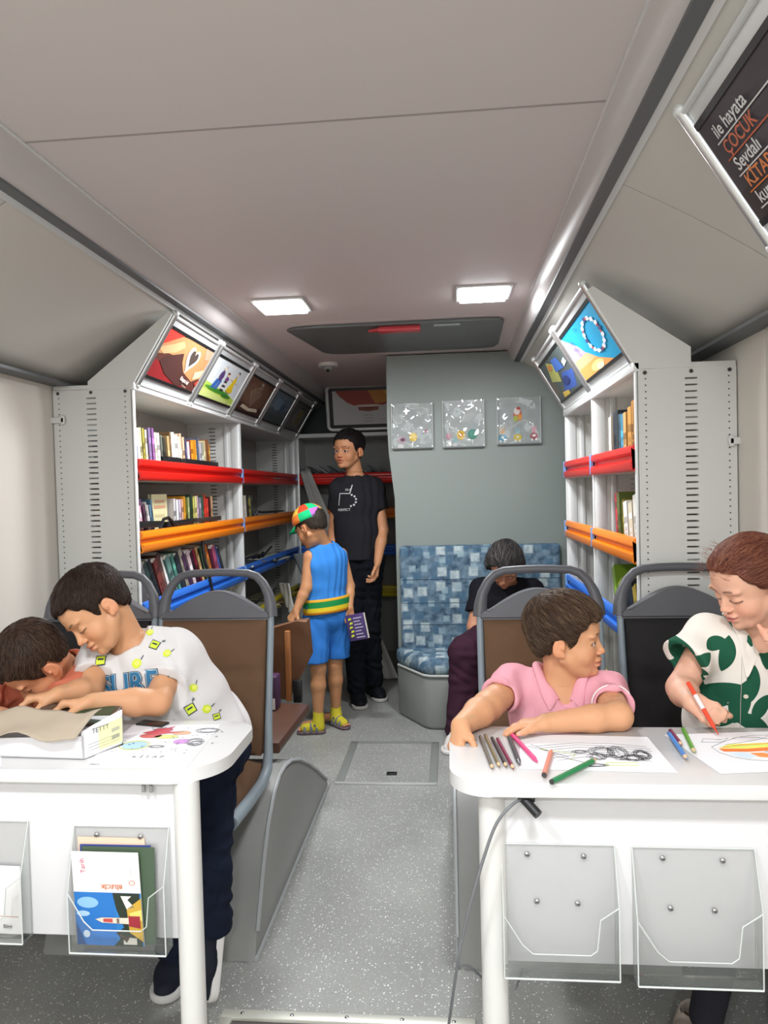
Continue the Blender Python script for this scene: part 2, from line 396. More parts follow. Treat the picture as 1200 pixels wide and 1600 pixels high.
# ------------------------------------------------------------------ bookcases
LIPC = {'red': mat('lip_red', 'dc2018', .3), 'orange': mat('lip_orange', 'f08418', .3), 'blue': mat('lip_blue', '2f6fd0', .3), 'yellow': mat('lip_yellow', 'c9b822', .35)}
M_SLOT = mat('hole_dark', '3a3a3a', .7)
M_CLIP = mat('blue_clip', '6f9ad0', .4)
M_TRANSL = mat('upright_white', 'dfe1df', .35)
def slotted_panel(B, x0, x1, y0, y1, z0, z1, xs, ws=.036, pitch=.0195, hs=.0055):
    """upright steel sheet with a column of punched slots"""
    yc, th = (y0+y1)/2, y1-y0
    B.box(((x0+xs-ws/2)/2, yc, (z0+z1)/2), (xs-ws/2-x0, th, z1-z0), M_STEEL)
    B.box(((xs+ws/2+x1)/2, yc, (z0+z1)/2), (x1-xs-ws/2, th, z1-z0), M_STEEL)
    z = z1-.03; B.box((xs, yc, (z1+z)/2), (ws, th, z1-z), M_STEEL)
    while z-pitch > z0:
        B.box((xs, yc, z-hs-(pitch-hs)/2), (ws, th, pitch-hs), M_STEEL); z -= pitch
    B.box((xs, yc, (z0+z)/2), (ws, th, z-z0), M_STEEL)
    zz = z1-.03
    while zz > z0+.03:
        for x in (x0+.022, x1-.022):
            B.box((x, y0-.0002, zz), (.004, .001, .004), M_SLOT)
        zz -= pitch
def lip(B, a, b, out, ztop, m, h=.082):
    """double ridged shelf edge from point a to b, facing 'out'"""
    a, b, out = Vector(a), Vector(b), Vector(out).normalized()
    pr = [(0, 0), (.012, -.002), (.018, -.010), (.018, -.024), (.012, -.030), (-.012, -.032), (-.012, -.044), (.010, -.046), (.020, -.052), (.020, -.072), (.014, -.080), (0, -.082)]
    d = (b-a)
    B.prism(pr, (a.x, a.y, ztop), out, (0, 0, 1), d.normalized(), d.length, m)
def bookcase(name, label, origin, x_back, x_front, ys, zt, levels, gable, slot_x, clip_x, zs):
    """ys: y of panels from near to far; front faces +x or -x"""
    sg = 1 if x_front > x_back else -1
    t = thing(name, label, 'bookcase', origin)
    x0, x1 = min(x_back, x_front), max(x_back, x_front)
    for i, y in enumerate(ys):
        B = MB()
        slotted_panel(B, x0, x1, y-.008, y+.008, 0, zt-.01, slot_x)
        if i == 0:
            B.prism(gable, (0, y-.010, 0), (1, 0, 0), (0, 0, 1), (0, 1, 0), .012, M_STEEL)
            for x in (x0+.02, slot_x, x1-.02): B.ball((x, y-.010, zt-.022), .006, M_SLOT, sc=(1, .5, 1))
        B.build('end_panel' if i in (0, len(ys)-1) else 'divider_panel', t)
        B = MB()
        yy = y+(.012 if i == 0 else 0)
        B.box((x_front-sg*.020, yy, zt/2), (.044, .020 if i == 0 else .034, zt-.01), M_ALUW, bev=.003)
        B.box((x_front+sg*.005, yy-(.009 if i == 0 else 0), zt/2), (.006, .020, zt-.01), M_TRANSL, bev=.002)
        if i: B.box((x_front-sg*.07, y-.014, zt/2), (.022, .012, zt-.01), M_ALUW, bev=.002)
        B.build('upright', t)
    B = MB(); B.box((x_back+sg*.004, (ys[0]+ys[-1])/2, zt/2), (.006, ys[-1]-ys[0], zt-.02), M_SHELFIN)
    for y in ys[:-1]: 
        pass
    B.build('back_panel', t)
    B = MB(); B.box(((x0+x1)/2, (ys[0]+ys[-1])/2, zt-.004), (x1-x0, ys[-1]-ys[0]+.016, .02), M_STEEL, bev=.003)
    B.box((x_front+sg*.004, (ys[0]+ys[-1])/2, zt-.002), (.02, ys[-1]-ys[0]+.02, .028), M_TRANSL, bev=.004)
    B.build('top_board', t)
    for a, b in zip(ys, ys[1:]):
        for (ztop, colname) in levels:
            B = MB(); B.box(((x0+x1)/2, (a+b)/2, ztop-.075), (x1-x0-.01, b-a-.02, .016), M_SHELFIN, bev=.002)
            B.build('shelf_board', t)
            B = MB(); lip(B, (x_front, a+.015, 0), (x_front, b-.015, 0), (sg, 0, 0), ztop, LIPC[colname])
            o = B.build('shelf_lip', t, smooth=40); o['label'] = colname+' shelf lip'
            B = MB(); B.box((x_front+sg*.014, b-.010, ztop-.040), (.014, .018, .078), M_CLIP, bev=.003)
            o = B.build('clip', t); o['label'] = 'pale blue plastic clip'
    B = MB(); xx = clip_x
    B.box((xx, ys[0]-.016, zs), (.075, .012, .022), M_STEEL, bev=.004); B.box((xx-.03*sg, ys[0]-.018, zs), (.02, .016, .045), M_STEEL, bev=.004); B.box((xx+.028*sg, ys[0]-.016, zs), (.016, .012, .034), M_STEEL, bev=.004)
    B.build('latch', t)
    return t
ZL = dict(red=1.385, orange=1.115, blue=.85, yellow=.575)
ZR = dict(red=1.365, orange=1.078, blue=.815, yellow=.55)
YL = [2.60, 3.965, 5.40]; YR = [2.30, 2.985, 3.67]
bookcase('bookcase', 'white steel bookcase along the left wall, red, orange, blue and yellow shelf lips', (-1.3, 4, 0), XL+.004, -1.15, YL, 1.65,
         [(ZL[k], k) for k in ZL], [(-1.31, 1.635), (-1.31, 1.668), (-1.0, 1.905), (-.985, 1.90), (-1.148, 1.64)], -1.30, -1.435, 1.53)
bookcase('bookcase', 'white steel bookcase against the right wall behind the right-hand seats', (.72, 3, 0), XR-.004, .57, YR, 1.60,
         [(ZR[k], k) for k in ZR], [(.725, 1.59), (.725, 1.65), (.44, 1.845), (.425, 1.835), (.568, 1.59)], .725, .865, 1.365)
# rear bookcase, facing the camera
RY = 5.43
t = thing('bookcase', 'shaded bookcase across the rear end, behind the tall boy', 'bookcase', (-.75, RY, 0))
B = MB(); B.box((-.75, RY+.27, .83), (.84, .01, 1.66), mat('rear_back', '8e908c', .6)); B.build('back_panel', t)
for x in (-1.135, -.345):
    B = MB(); B.box((x, RY+.14, .83), (.02, .26, 1.66), M_STEEL); B.box((x, RY-.004, .83), (.03, .03, 1.66), M_ALUW, bev=.003); B.build('end_panel', t)
B = MB(); B.box((-.74, RY+.13, 1.665), (.82, .28, .02), M_STEEL); B.box((-.74, RY-.012, 1.667), (.83, .02, .03), M_TRANSL, bev=.004); B.build('top_board', t)
for z, k in ((1.385, 'red'), (1.125, 'orange'), (.85, 'blue'), (.545, 'yellow')):
    B = MB(); B.box((-.74, RY+.13, z-.07), (.78, .27, .016), M_SHELFIN); B.build('shelf_board', t)
    B = MB(); lip(B, (-1.12, RY-.01, 0), (-.36, RY-.01, 0), (0, -1, 0), z, LIPC[k]); o = B.build('shelf_lip', t, smooth=40); o['label'] = k+' shelf lip'

# ------------------------------------------------------------------ poster frames
M_CLEARST = mat('frosted_strip', 'cfd1d1', .25, metal=.15)
def frame_thing(label, O, U, Vv, L, H, art, group='snap frames with posters above the shelves', bar=.015, name='poster_frame'):
    """O: lower near corner; U: along the shelf; Vv: up the slant"""
    O, U, Vv = Vector(O), Vector(U).normalized(), Vector(Vv).normalized(); N = U.cross(Vv)
    c = O+U*L/2
    t = thing(name, label, 'poster frame', tuple(c), group=group)
    B = MB()
    for u in (bar, L-bar):
        B.tube([O+U*u-Vv*.004, O+U*u+Vv*(H+.004)], bar*.82, M_ALU, seg=14)
        for v in (-.004, H+.004):
            B.ball(O+U*u+Vv*v, bar*.95, M_ALUW, sc=(1, 1, 1))
    for v, r in ((.004, .007), (H-.004, .007)):
        B.tube([O+U*bar+Vv*v, O+U*(L-bar)+Vv*v], r, M_ALUW, seg=10)
    B.build('frame', t)
    B = MB(); B.frame_box(O+U*L/2+Vv*H/2-N*.004, U, Vv, N, (L-.02, H-.01, .005), M_CLEARST); B.build('back_plate', t)
    B = MB()
    s = .042
    for v in (s, H-s): B.frame_box(O+U*L/2+Vv*v+N*.001, U, Vv, N, (L-2.4*bar, .012, .006), M_DARK)
    B.build('clamp_strip', t)
    B = MB()
    pw, ph = L-2.6*bar, H-2*s-.010
    P0 = O+U*1.3*bar+Vv*(s+.005)+N*.001
    def lay(poly, m, k):
        B.poly([P0+U*(a*pw)+Vv*(b*ph)+N*(.0005+.0005*k) for a, b in poly], m)
    def txt(s_, a, b, size, m, ang=0, k=9, bold=.01, align='CENTER'):
        X = U*math.cos(ang)+Vv*math.sin(ang); Y = Vv*math.cos(ang)-U*math.sin(ang)
        text_mb(B, s_, P0+U*(a*pw)+Vv*(b*ph)+N*(.0005*k), X, Y, size*ph, m, bold=bold, align=align)
    art(lay, txt, pw/ph)
    o = B.build('print', t, smooth=False)
    return t
def ell(cx, cy, rx, ry, n=20, a0=0, a1=360, asp=1): return [(cx+rx*math.cos(math.radians(a0+(a1-a0)*i/n)), cy+ry*math.sin(math.radians(a0+(a1-a0)*i/n))) for i in range(n if a1-a0 >= 360 else n+1)]
FULL = [(0, 0), (1, 0), (1, 1), (0, 1)]
def heart(cx, cy, s, asp, n=40, ang=0):
    out = []
    for i in range(n):
        q = 2*PI*i/n; x = 16*math.sin(q)**3/17; y = (13*math.cos(q)-5*math.cos(2*q)-2*math.cos(3*q)-math.cos(4*q))/17
        x, y = x*math.cos(ang)-y*math.sin(ang), x*math.sin(ang)+y*math.cos(ang)
        out.append((cx+x*s/asp, cy+y*s))
    return out
def art_heart(lay, txt, asp):
    lay(FULL, flat('5c3029'), 0); lay([(0, 0), (.75, 0), (.55, .18), (.3, .3), (0, .36)], flat('8f1f22'), 1)
    lay([(0, .62), (.32, .95), (.32, 1), (0, 1)], flat('e0382c'), 1)
    lay([(0, .62), (0, .45), (.2, .55), (.42, .55), (.55, .35), (.85, .2), (1, .35), (1, .9), (.75, 1), (.45, 1), (.3, .97), (.15, .8)], flat('b98558'), 2)
    lay([(.0, .58), (.2, .75), (.35, .9), (.42, .8), (.3, .62), (.12, .5)], flat('cfa678'), 3)
    lay([(.2, .5), (.45, .68), (.5, .5), (.62, .3), (.8, .1), (.6, .0), (.3, .15), (.12, .35)], flat('4a2a26'), 4)
    lay([(.88, .75), (1, .8), (1, 1), (.8, 1)], flat('d9967c'), 4); lay([(.92, .2), (1, .35), (1, .1)], flat('b3402f'), 5)
    lay([(.82, .42), (.98, .55), (.96, .35), (.84, .25)], flat('e8c9a0'), 5)
    lay(heart(.64, .64, .34, asp, ang=-.1), flat('f3efec'), 6); lay(heart(.65, .665, .225, asp, ang=-.12), flat('473a36'), 7)
    txt('Kitapta kal', .70, .17, .12, flat('f0e6de'), ang=-.10, bold=.02); txt('KÜTÜPHANE', .74, .05, .045, flat('d8b8a8'), ang=-.1)
def art_family(lay, txt, asp):
    lay(FULL, flat('dfe6ea'), 0); lay([(0, 0), (1, 0), (1, .16), (.7, .28), (.35, .33), (0, .38)], flat('b9d85a'), 1); lay([(0, 0), (1, 0), (1, .05), (.4, .16), (0, .2)], flat('d6e68a'), 2)
    lay(ell(.45, .24, .30, .05), flat('3f8a2c'), 3); lay(ell(.7, .19, .14, .04), flat('357a28'), 4); lay(ell(.2, .27, .12, .03), flat('57a03c'), 4)
    lay([(.20, .27), (.30, .27), (.34, .52), (.26, .52)], flat('3567b4'), 5); lay([(.31, .27), (.37, .27), (.40, .52), (.35, .52)], flat('3567b4'), 5)
    lay(ell(.335, .62, .055, .13), flat('5a3f78'), 6); lay(ell(.35, .82, .035, .06), flat('f0e2d0'), 7); lay(ell(.36, .87, .035, .035), flat('c9cdd2'), 8)
    for k in range(5): lay(ell(.50, .30+k*.055, .055-.003*k, .022), flat('f5f1ea' if k % 2 else '3a3536'), 6+k % 2)
    lay(ell(.50, .60, .045, .05), flat('7a3f8c'), 8); lay(ell(.49, .70, .033, .05), flat('efd9c4'), 8); lay(ell(.48, .74, .035, .03), flat('8a4a2c'), 9)
    lay([(.60, .32), (.78, .34), (.74, .6), (.68, .62)], flat('f0d323'), 6); lay(ell(.70, .36, .09, .06), flat('e6c418'), 7); lay(ell(.715, .63, .04, .09), flat('f0d323'), 8)
    lay([(.58, .64), (.60, .67), (.84, .60), (.83, .57)], flat('f0d9c4'), 5); lay(ell(.72, .80, .032, .06), flat('f0e2d0'), 8); lay(ell(.74, .85, .035, .045), flat('6a5a50'), 7)
    txt('oku büyü', .8, .05, .045, flat('7a8a4a'))
def art_brown(lay, txt, asp):
    lay(FULL, flat('6b4c3c'), 0); lay([(0, 0), (1, 0), (1, .2), (0, .25)], flat('4a3029'), 1); lay(ell(.5, .55, .42, .4), flat('7a5a48'), 1)
    for k in range(9):
        a = math.radians(50+10*k); a2 = a+.05; lay([(.45, .16), (.45+.55*math.cos(a)/asp*1.4, .16+.62*math.sin(a)), (.45+.55*math.cos(a2)/asp*1.4, .16+.62*math.sin(a2))], flat('b09a80' if k % 2 else 'c9b89c'), 2+k % 2)
    lay([(.15, .1), (.45, .05), (.45, .14), (.2, .2)], flat('d8cbb4'), 4); lay([(.45, .05), (.8, .1), (.75, .2), (.45, .14)], flat('e4d9c4'), 4)
    txt('Bilgi', .5, .90, .12, flat('e8e0d6')); txt('GÜÇTÜR', .5, .79, .07, flat('d8cfc4'))
def art_bluegrey(lay, txt, asp):
    lay(FULL, flat('59646c'), 0); lay([(0, .35), (.3, .5), (.7, .42), (1, .55), (1, 1), (0, 1)], flat('6f8292'), 1); lay(ell(.4, .6, .22, .2), flat('7d97ab'), 2); lay([(0, 0), (1, 0), (1, .3), (.5, .22), (0, .3)], flat('4c565a'), 2)
    lay(ell(.62, .55, .1, .14), flat('4d6b86'), 3); txt('Okumak', .5, .88, .1, flat('aab6bf'))
def art_greyyellow(lay, txt, asp):
    lay(FULL, flat('6f706c'), 0); lay(ell(.55, .5, .3, .36), flat('83847e'), 1); lay(ell(.55, .62, .1, .15), flat('9a8a4a'), 2); lay([(.45, .2), (.65, .2), (.62, .5), (.5, .5)], flat('7f7648'), 2); lay(ell(.55, .85, .16, .03), flat('4f504c'), 3)
def art_sunset(lay, txt, asp):
    lay(FULL, flat('c9cac8'), 0)
    dome = [(.04, 1), (.96, 1), (.9, .82), (.78, .62), (.62, .48), (.5, .42), (.36, .5), (.2, .66), (.1, .84)]
    lay(dome, flat('a34a3c'), 1); lay([(.5, 1), (.96, 1), (.9, .82), (.78, .66), (.6, .6)], flat('c9873c'), 2); lay([(.7, 1), (.96, 1), (.9, .84), (.8, .75)], flat('c9b04a'), 3); lay([(.3, .58), (.7, .56), (.5, .42)], flat('7a2c2c'), 4)
    lay([(.36, .42), (.5, .38), (.64, .42), (.64, .5), (.5, .46), (.36, .5)], flat('8a5a48'), 5); lay(ell(.5, .55, .2, .04), flat('d8cabc'), 5)
    for k in range(3): txt('kitap oku', .5, .28-.09*k, .075, flat('8c8a88'), bold=0)
def art_cyan(lay, txt, asp):
    lay(FULL, flat('1c9fd0'), 0); lay([(.78, 0), (.62, 1), (1, 1), (1, 0)], flat('22b0da'), 1)
    return
def art_right_big(lay, txt, asp):
    lay(FULL, flat('19a3d3'), 0)
    lay([(0, 0), (.55, 0), (.28, .62), (0, 1)], flat('b4a6dc'), 1); lay([(0, 0), (.70, 0), (.38, .42), (0, .44)], flat('ecb488'), 2); lay([(0, 0), (.80, 0), (.5, .24), (0, .24)], flat('f2a55a'), 3)
    lay(ell(.45, .10, .16, .09), flat('f8d089'), 4); lay(ell(.5, .06, .09, .06), flat('fdeec0'), 5)
    for k in range(16):
        a = 2*PI*k/16; lay(ell(.70+.17*math.cos(a), .56+.30*math.sin(a), .030, .04), flat('f4f6fa' if k % 4 else '4a4f86'), 6)
        a += .2; lay(ell(.70+.165*math.cos(a), .56+.30*math.sin(a), .016, .022), flat('d04a48' if k % 3 == 0 else 'cfe6f0'), 7)
    txt('Oku', .22, .76, .13, flat('4a4270'), ang=.0); txt('Düşün', .22, .62, .10, flat('4a4270')); txt('Uygula', .24, .50, .07, flat('8a80a0')); txt('KİTAP', .42, .90, .08, flat('2b6a90'))
def art_right_far(lay, txt, asp):
    lay(FULL, flat('55605f'), 0); lay([(.35, .1), (.8, .05), (.95, .4), (.6, .5)], flat('3f5fae'), 1); lay([(.15, .5), (.45, .35), (.55, .75), (.3, .95)], flat('b9bd6a'), 2); lay([(.45, .6), (.75, .55), (.7, .85), (.5, .9)], flat('4a74c4'), 3)
    lay([(.25, 0), (.5, 0), (.5, .1), (.28, .14)], flat('e0bf52'), 3); lay(ell(.35, .78, .08, .08), flat('c98a4a'), 4); lay([(.78, .55), (.92, .6), (.9, .72), (.78, .68)], flat('c9cdd0'), 4); lay([(0, .2), (.2, .12), (.22, .5), (0, .6)], flat('6d665c'), 1); lay(ell(.6, .3, .12, .1), flat('2c3d78'), 5)
def art_dark(lay, txt, asp):
    lay(FULL, flat('3a3135'), 0); lay([(0, 0), (1, 0), (1, .5), (0, .3)], flat('352a28'), 1)
    for k, (s_, c, a) in enumerate((('ile hayata', 'c9c6c4', .62), ('ÇOCUK', 'b4552c', .55), ('Sevdalı', 'c9c6c4', .62), ('KİTAP', 'c8702c', .6), ('kurdu', 'c9c6c4', .6))):
        txt(s_, .07, .84-.17*k, .17, flat(c), bold=.015, align='LEFT'); lay([(.05, .765-.17*k), (.93, .765-.17*k), (.93, .752-.17*k), (.05, .752-.17*k)], flat(c), 4)
UL = V(0, 1, 0)
VL = V(.155, 0, .25)
LL = ['near-left poster of two hands around a white heart on a dark red ground', 'poster with a drawn family of three figures on green grass', 'brown poster with pale rays rising from an open book', 'blue-grey poster, fourth along the left side', 'dim grey poster with a small yellowish figure, last on the left side']
for i, a in enumerate((art_heart, art_family, art_brown, art_bluegrey, art_greyyellow)):
    # U must run so that U x V faces the aisle
    y0 = 2.60+.56*i
    def mk(a):
        def f(lay, txt, asp): a(lay, txt, asp)
        return f
    frame_thing(LL[i], (-1.138, y0+.004, 1.655), (0, 1, 0), VL, .552, .29, mk(a))
VR = V(-.145, 0, .245)
def mirrored(a): return a
for i, (a, lb) in enumerate(((art_right_big, 'bright cyan and orange poster with a ring of white beads, right side'), (art_right_far, 'dark blue and yellow poster next to the partition, right side'))):
    y0 = 2.31+.685*i
    frame_thing(lb, (.565, y0+.675, 1.615), (0, -1, 0), VR, .675, .285, a)
frame_thing('large dark poster with white and orange lettering, upper right corner nearest the camera', (.585, 1.405, 1.665), (0, -1, 0), V(-.155, 0, .245), .78, .29, art_dark)
# rear framed print, facing the camera
def wide_frame():
    t = thing('poster_frame', 'white-matted sunset poster in a rounded frame on the rear bookcase', 'poster frame', (-.66, 5.36, 1.69), group='snap frames with posters above the shelves')
    O, U, Vv = V(-.88, 5.36, 1.70), V(1, 0, 0), V(0, -.2, .9).normalized(); N = U.cross(Vv); W, H_ = .60, .315
    B = MB()
    outer = rrect(W, H_, .03, 5, W/2, H_/2)
    ring = []
    pts = [O+U*a+Vv*b for a, b in outer]
    B.tube(pts, .013, M_ALUW, seg=10, closed=True); B.build('frame', t)
    B = MB(); B.frame_box(O+U*W/2+Vv*H_/2-N*.004, U, Vv, N, (W-.01, H_-.01, .006), M_DARK); B.build('back_plate', t)
    B = MB(); P0 = O+U*.04+Vv*.035; pw, ph = W-.08, H_-.07
    art_sunset(lambda p, m, k: B.poly([P0+U*a*pw+Vv*b*ph+N*(.001+.0006*k) for a, b in p], m), lambda s_, a, b, size, m, ang=0, k=9, bold=.01, align='CENTER': text_mb(B, s_, P0+U*a*pw+Vv*b*ph+N*.006, U, Vv, size*ph, m, bold=bold), pw/ph)
    B.build('print', t, smooth=False)
    B = MB(); B.cyl(O+U*.25+Vv*(H_+.005), O+U*.25+Vv*(H_+.035), .014, M_ALUW); B.build('hook', t)
wide_frame()

# ------------------------------------------------------------------ books
ri = random.Random(4)
COLN = {}
def cname(hx):
    r, g, b = [int(hx[i:i+2], 16) for i in (0, 2, 4)]
    mx, mn = max(r, g, b), min(r, g, b)
    if mx-mn < 26: return 'black' if mx < 60 else 'dark grey' if mx < 110 else 'grey' if mx < 185 else 'white'
    l = 'pale ' if mn > 140 else ('dark ' if mx < 110 else '')
    if r >= g >= b: base = 'brown' if mx < 140 else ('yellow' if g > .82*r else ('orange' if g > .5*r and mx > 200 and mn < 110 else ('tan' if g > .6*r else 'red')))
    elif r >= b > g: base = 'pink' if r-b > 25 and mx > 150 else ('maroon' if r-b > 25 else 'purple')
    elif g >= r: base = 'olive green' if b < r else ('green' if g > b else 'teal')
    else: base = 'blue' if r < b-15 and g >= r-20 and r <= g+8 else 'violet'
    if base == 'brown' and l == 'pale ': l = ''
    return l+base
ORD = ['first', 'second', 'third', 'fourth', 'fifth', 'sixth', 'seventh', 'eighth', 'ninth', 'tenth', 'eleventh', 'twelfth', 'thirteenth', 'fourteenth', 'fifteenth', 'sixteenth', 'seventeenth', 'eighteenth', 'nineteenth', 'twentieth'] + ['twenty-'+s for s in ('first', 'second', 'third', 'fourth', 'fifth', 'sixth', 'seventh', 'eighth', 'ninth')] + ['thirtieth', 'thirty-first', 'thirty-second', 'thirty-third', 'thirty-fourth', 'thirty-fifth']
def book_basis(O, T, U, D, th, h, dp, colr, label, group, kind='book', band=None, cat='book'):
    """O lower spine corner, T thickness direction, U up, D from spine into the shelf"""
    O, T, U, D = Vector(O), Vector(T).normalized(), Vector(U).normalized(), Vector(D).normalized()
    m = mat('cover_'+colr, colr, .4); th = max(th, .006)
    B = MB(); e = min(.0018, th*.18)
    def bx(a0, a1, b0, b1, c0, c1, mm):
        B.frame_box(O+T*(a0+a1)/2+U*(b0+b1)/2+D*(c0+c1)/2, T, U, D, (a1-a0, b1-b0, c1-c0), mm)
    bx(0, e, 0, h, 0, dp, m); bx(th-e, th, 0, h, 0, dp, m); bx(0, th, 0, h, 0, .002, m)
    if band:
        mb = mat('cover_'+band, band, .4)
        z1 = h*ri.uniform(.6, .85); bx(th*.12, th*.88, z1-h*.12, z1, -.0006, .001, mb)
        for k in range(3): bx(th*.35, th*.65, h*(.18+.12*k), h*(.26+.12*k), -.0006, .001, mb)
        bx(th*.1, th*.9, h*.05, h*.09, -.0006, .001, mb)
    o = B.build(kind, smooth=False, loc=tuple(O+T*th/2))
    tag(o, label, cat, group)
    B = MB(); B.frame_box(O+T*th/2+U*h/2+D*(dp/2), T, U, D, (th-2*e, h-.006, dp-.004), M_PAGE)
    p = B.build('pages', o, smooth=False)
    return o
def row(colors, y0, y1, x_sp, z0, hmin, hmax, lean, sgn, shelf, end, depth=.135, group=None, seed=1, wts=None, kind='book'):
    """books side by side; spines face the aisle; lean>0 tips the tops towards the camera"""
    rr = random.Random(seed); n = len(colors)
    ws = [1.0+.5*rr.random() if wts is None else wts.get(i, 1.0)*(1+.4*rr.random()) for i in range(n)]; tot = sum(ws)
    y = y0
    for i, c in enumerate(colors):
        th = (y1-y0)*ws[i]/tot; le = lean*(.9+.2*rr.random())
        if c is None: y += th; continue
        U = V(0, -math.sin(le), math.cos(le)); T = V(0, math.cos(le), math.sin(le)); h = rr.uniform(hmin, hmax)
        k_ = rr.choice([.62, .75, 1.25, 1.4]); bd = ''.join('%02x' % max(8, min(240, int(int(c[q:q+2], 16)*k_))) for q in (0, 2, 4))
        book_basis((x_sp+sgn*rr.uniform(0, .01), y, z0), T, U, (sgn, 0, 0), th*math.cos(le)*.94, h, depth, c,
                   f"{cname(c)} {kind}, {ORD[i]} from the near end{',' if not shelf.startswith('of') else ''} {shelf}", group, band=bd, kind='book' if kind == 'book' else 'magazine', cat=kind)
        y += th
row('9fb0bd 4f5f7c 8a93a8 f0ece2 d6cfa0 a8a048 efe6c8 7d6a90 8a5a92 f3ead6 e9e6e0 55504c 6a7468 3f3c36 b8a070 6b5236 eef0ea f4f3ec f0d8c4 e4b89a e9c0a0 4c4664 f2eef4 83403c e6a032 e09a2c 46526e 8a8cb0 c8c4cc a8a898 d0c89a 8a5a3c d98a2c'.split(), 2.64, 3.56, -1.175, 1.320, .165, .20, .10, -1, 'left bookcase, red shelf', 0, group='books on the near red shelf of the left bookcase', seed=3, wts={16: 1.5, 17: 1.5, 24: 1.4})
row('d0a878 c98f6a d893a8 e2b4bc 6e4468 583850 a59f9c b9b4b0 5a7890 3f5f74'.split(), 2.66, 2.86, -1.175, 1.050, .155, .19, .22, -1, 'left bookcase, orange shelf', 0, group='books at the near end of the left orange shelf', seed=5)
row('c9c4c4 dfe0e0 cdb9cc e0b090 c98a28 6a6428 8f9a6a 2f4030 c8c860 d6cf88 b89aa8 7f7888 2f5240 a0a888 c0342c c84034 4a1c20 c9a078'.split(), 3.06, 3.56, -1.175, 1.050, .175, .20, .04, -1, 'of the row beyond the cream book', 0, group='books at the far end of the left orange shelf', seed=6)
o = book_basis((-1.205, 2.875, 1.052), (-1, 0, 0), (0, 0, 1), (0, 1, 0), .016, .20, .165, 'd9d2a6', 'cream book standing with its front cover facing the aisle, orange shelf', None)
B = MB()
for k, (z, c) in enumerate(((1.222, 'c9a084'), (1.20, 'cf9c7c'), (1.165, 'c8bd90'), (1.13, 'c8bd90'), (1.10, 'd6b896'))): B.box((-1.2045, 2.96, z), (.001, .10+.02*(k % 2), .012), flat(c))
B.build('cover_print', o, smooth=False)
row('b4aeb0 2d4038 23282a 7a3c34 5a4038 e2ddd8 6a9088 4c8272 2a3038 a8a090 4c3450 c9b0b4 3a1c2c 8c2038 c89a6a 37503c 8a7a4a b0602c 1c1a1e b85878 44508a 30343a'.split(), 2.77, 3.74, -1.168, .792, .215, .25, .55, -1, 'left bookcase, blue shelf', 0, depth=.17, group='magazines leaning on the near blue shelf', seed=8, kind='magazine')
row('d9d4c4 e4dfd0 3a3a3c b8b05c 59605c'.split(), 4.07, 4.34, -1.175, 1.050, .16, .19, .12, -1, 'left bookcase, far orange shelf', 0, group='books on the far orange shelf', seed=9)
# rows on the right bookcase
row('a87838 b07c3c c8944c d0a060 3a7c9a 35505c 1f262e 2a323c e6ddc8'.split(), 2.44, 2.86, .600, 1.300, .19, .225, -.02, 1, 'right bookcase, red shelf', 0, depth=.14, group='books on the near red shelf of the right bookcase', seed=11)
row('e8e6de d8d0b8 eceae6 7a7028 5c6a2c c4283a'.split(), 2.47, 2.80, .605, 1.013, .17, .21, -.16, 1, 'right bookcase, orange shelf', 0, depth=.14, group='books on the near orange shelf of the right bookcase', seed=12)
row('b8a040 26282a 2c3034 a8b848 6a8a20'.split(), 2.44, 2.78, .60, .752, .17, .22, -.45, 1, 'right bookcase, blue shelf', 0, depth=.14, group='books on the near blue shelf of the right bookcase', seed=13)
row('d8cf9c c9b878'.split(), 3.03, 3.09, .62, 1.300, .17, .19, 0, 1, 'right bookcase, far red shelf', 0, depth=.14, group='books on the far red shelf of the right bookcase', seed=14)
row('b8c048 5a8a30'.split(), 3.03, 3.08, .62, 1.013, .17, .19, 0, 1, 'right bookcase, far orange shelf', 0, depth=.14, group='books on the far orange shelf of the right bookcase', seed=15)
row('b8622c'.split(), 3.05, 3.09, .61, .752, .24, .25, -.5, 1, 'right bookcase, far blue shelf', 0, depth=.12, group=None, seed=16)
# magazines lying flat
def stack(x, y, z, n, w, l, cols, label, group, seed, rot0=0):
    rr = random.Random(seed)
    for i in range(n):
        c = cols[i % len(cols)]; a = rot0+rr.uniform(-.25, .25); th = rr.uniform(.006, .012)
        T = V(0, 0, 1); U = V(math.cos(a), math.sin(a), 0); D = V(-math.sin(a), math.cos(a), 0)
        pos = ['bottom', 'second from bottom', 'third from bottom', 'fourth from bottom', 'fifth from bottom', 'sixth from bottom', 'seventh from bottom'][i] if i < n-1 else 'topmost'
        book_basis(V(x, y, z)-U*w/2-D*l/2+V(rr.uniform(-.01, .01), rr.uniform(-.02, .02), 0), T, U, D, th, w, l, c, f"{cname(c)} magazine, {pos} of the {label}", group, kind='magazine', cat='magazine')
        z += th+.0006
stack(-1.28, 4.66, 1.320, 5, .22, .40, ['8a4a40', 'c9c4bc', '6a3a34', 'a09a90'], 'pile on the far red shelf', 'magazines lying on the far red shelf', 1)
stack(-1.27, 4.22, .787, 6, .23, .34, ['c8c8b4', '4a4e50', 'dcdccc', '8a8e8c'], 'near pile on the far blue shelf', 'magazines lying on the far blue shelf, near end', 2)
stack(-1.26, 4.80, .787, 5, .23, .42, ['d8dcc4', '6c7470', 'e4e6d8', '3e4242'], 'far pile on the far blue shelf', 'magazines lying on the far blue shelf, far end', 3)
stack(-1.27, 4.35, .512, 6, .24, .36, ['7a6448', '8f9180', 'a8a890', '5a5244'], 'near pile on the yellow shelf', 'magazines lying on the yellow shelf, near end', 4)
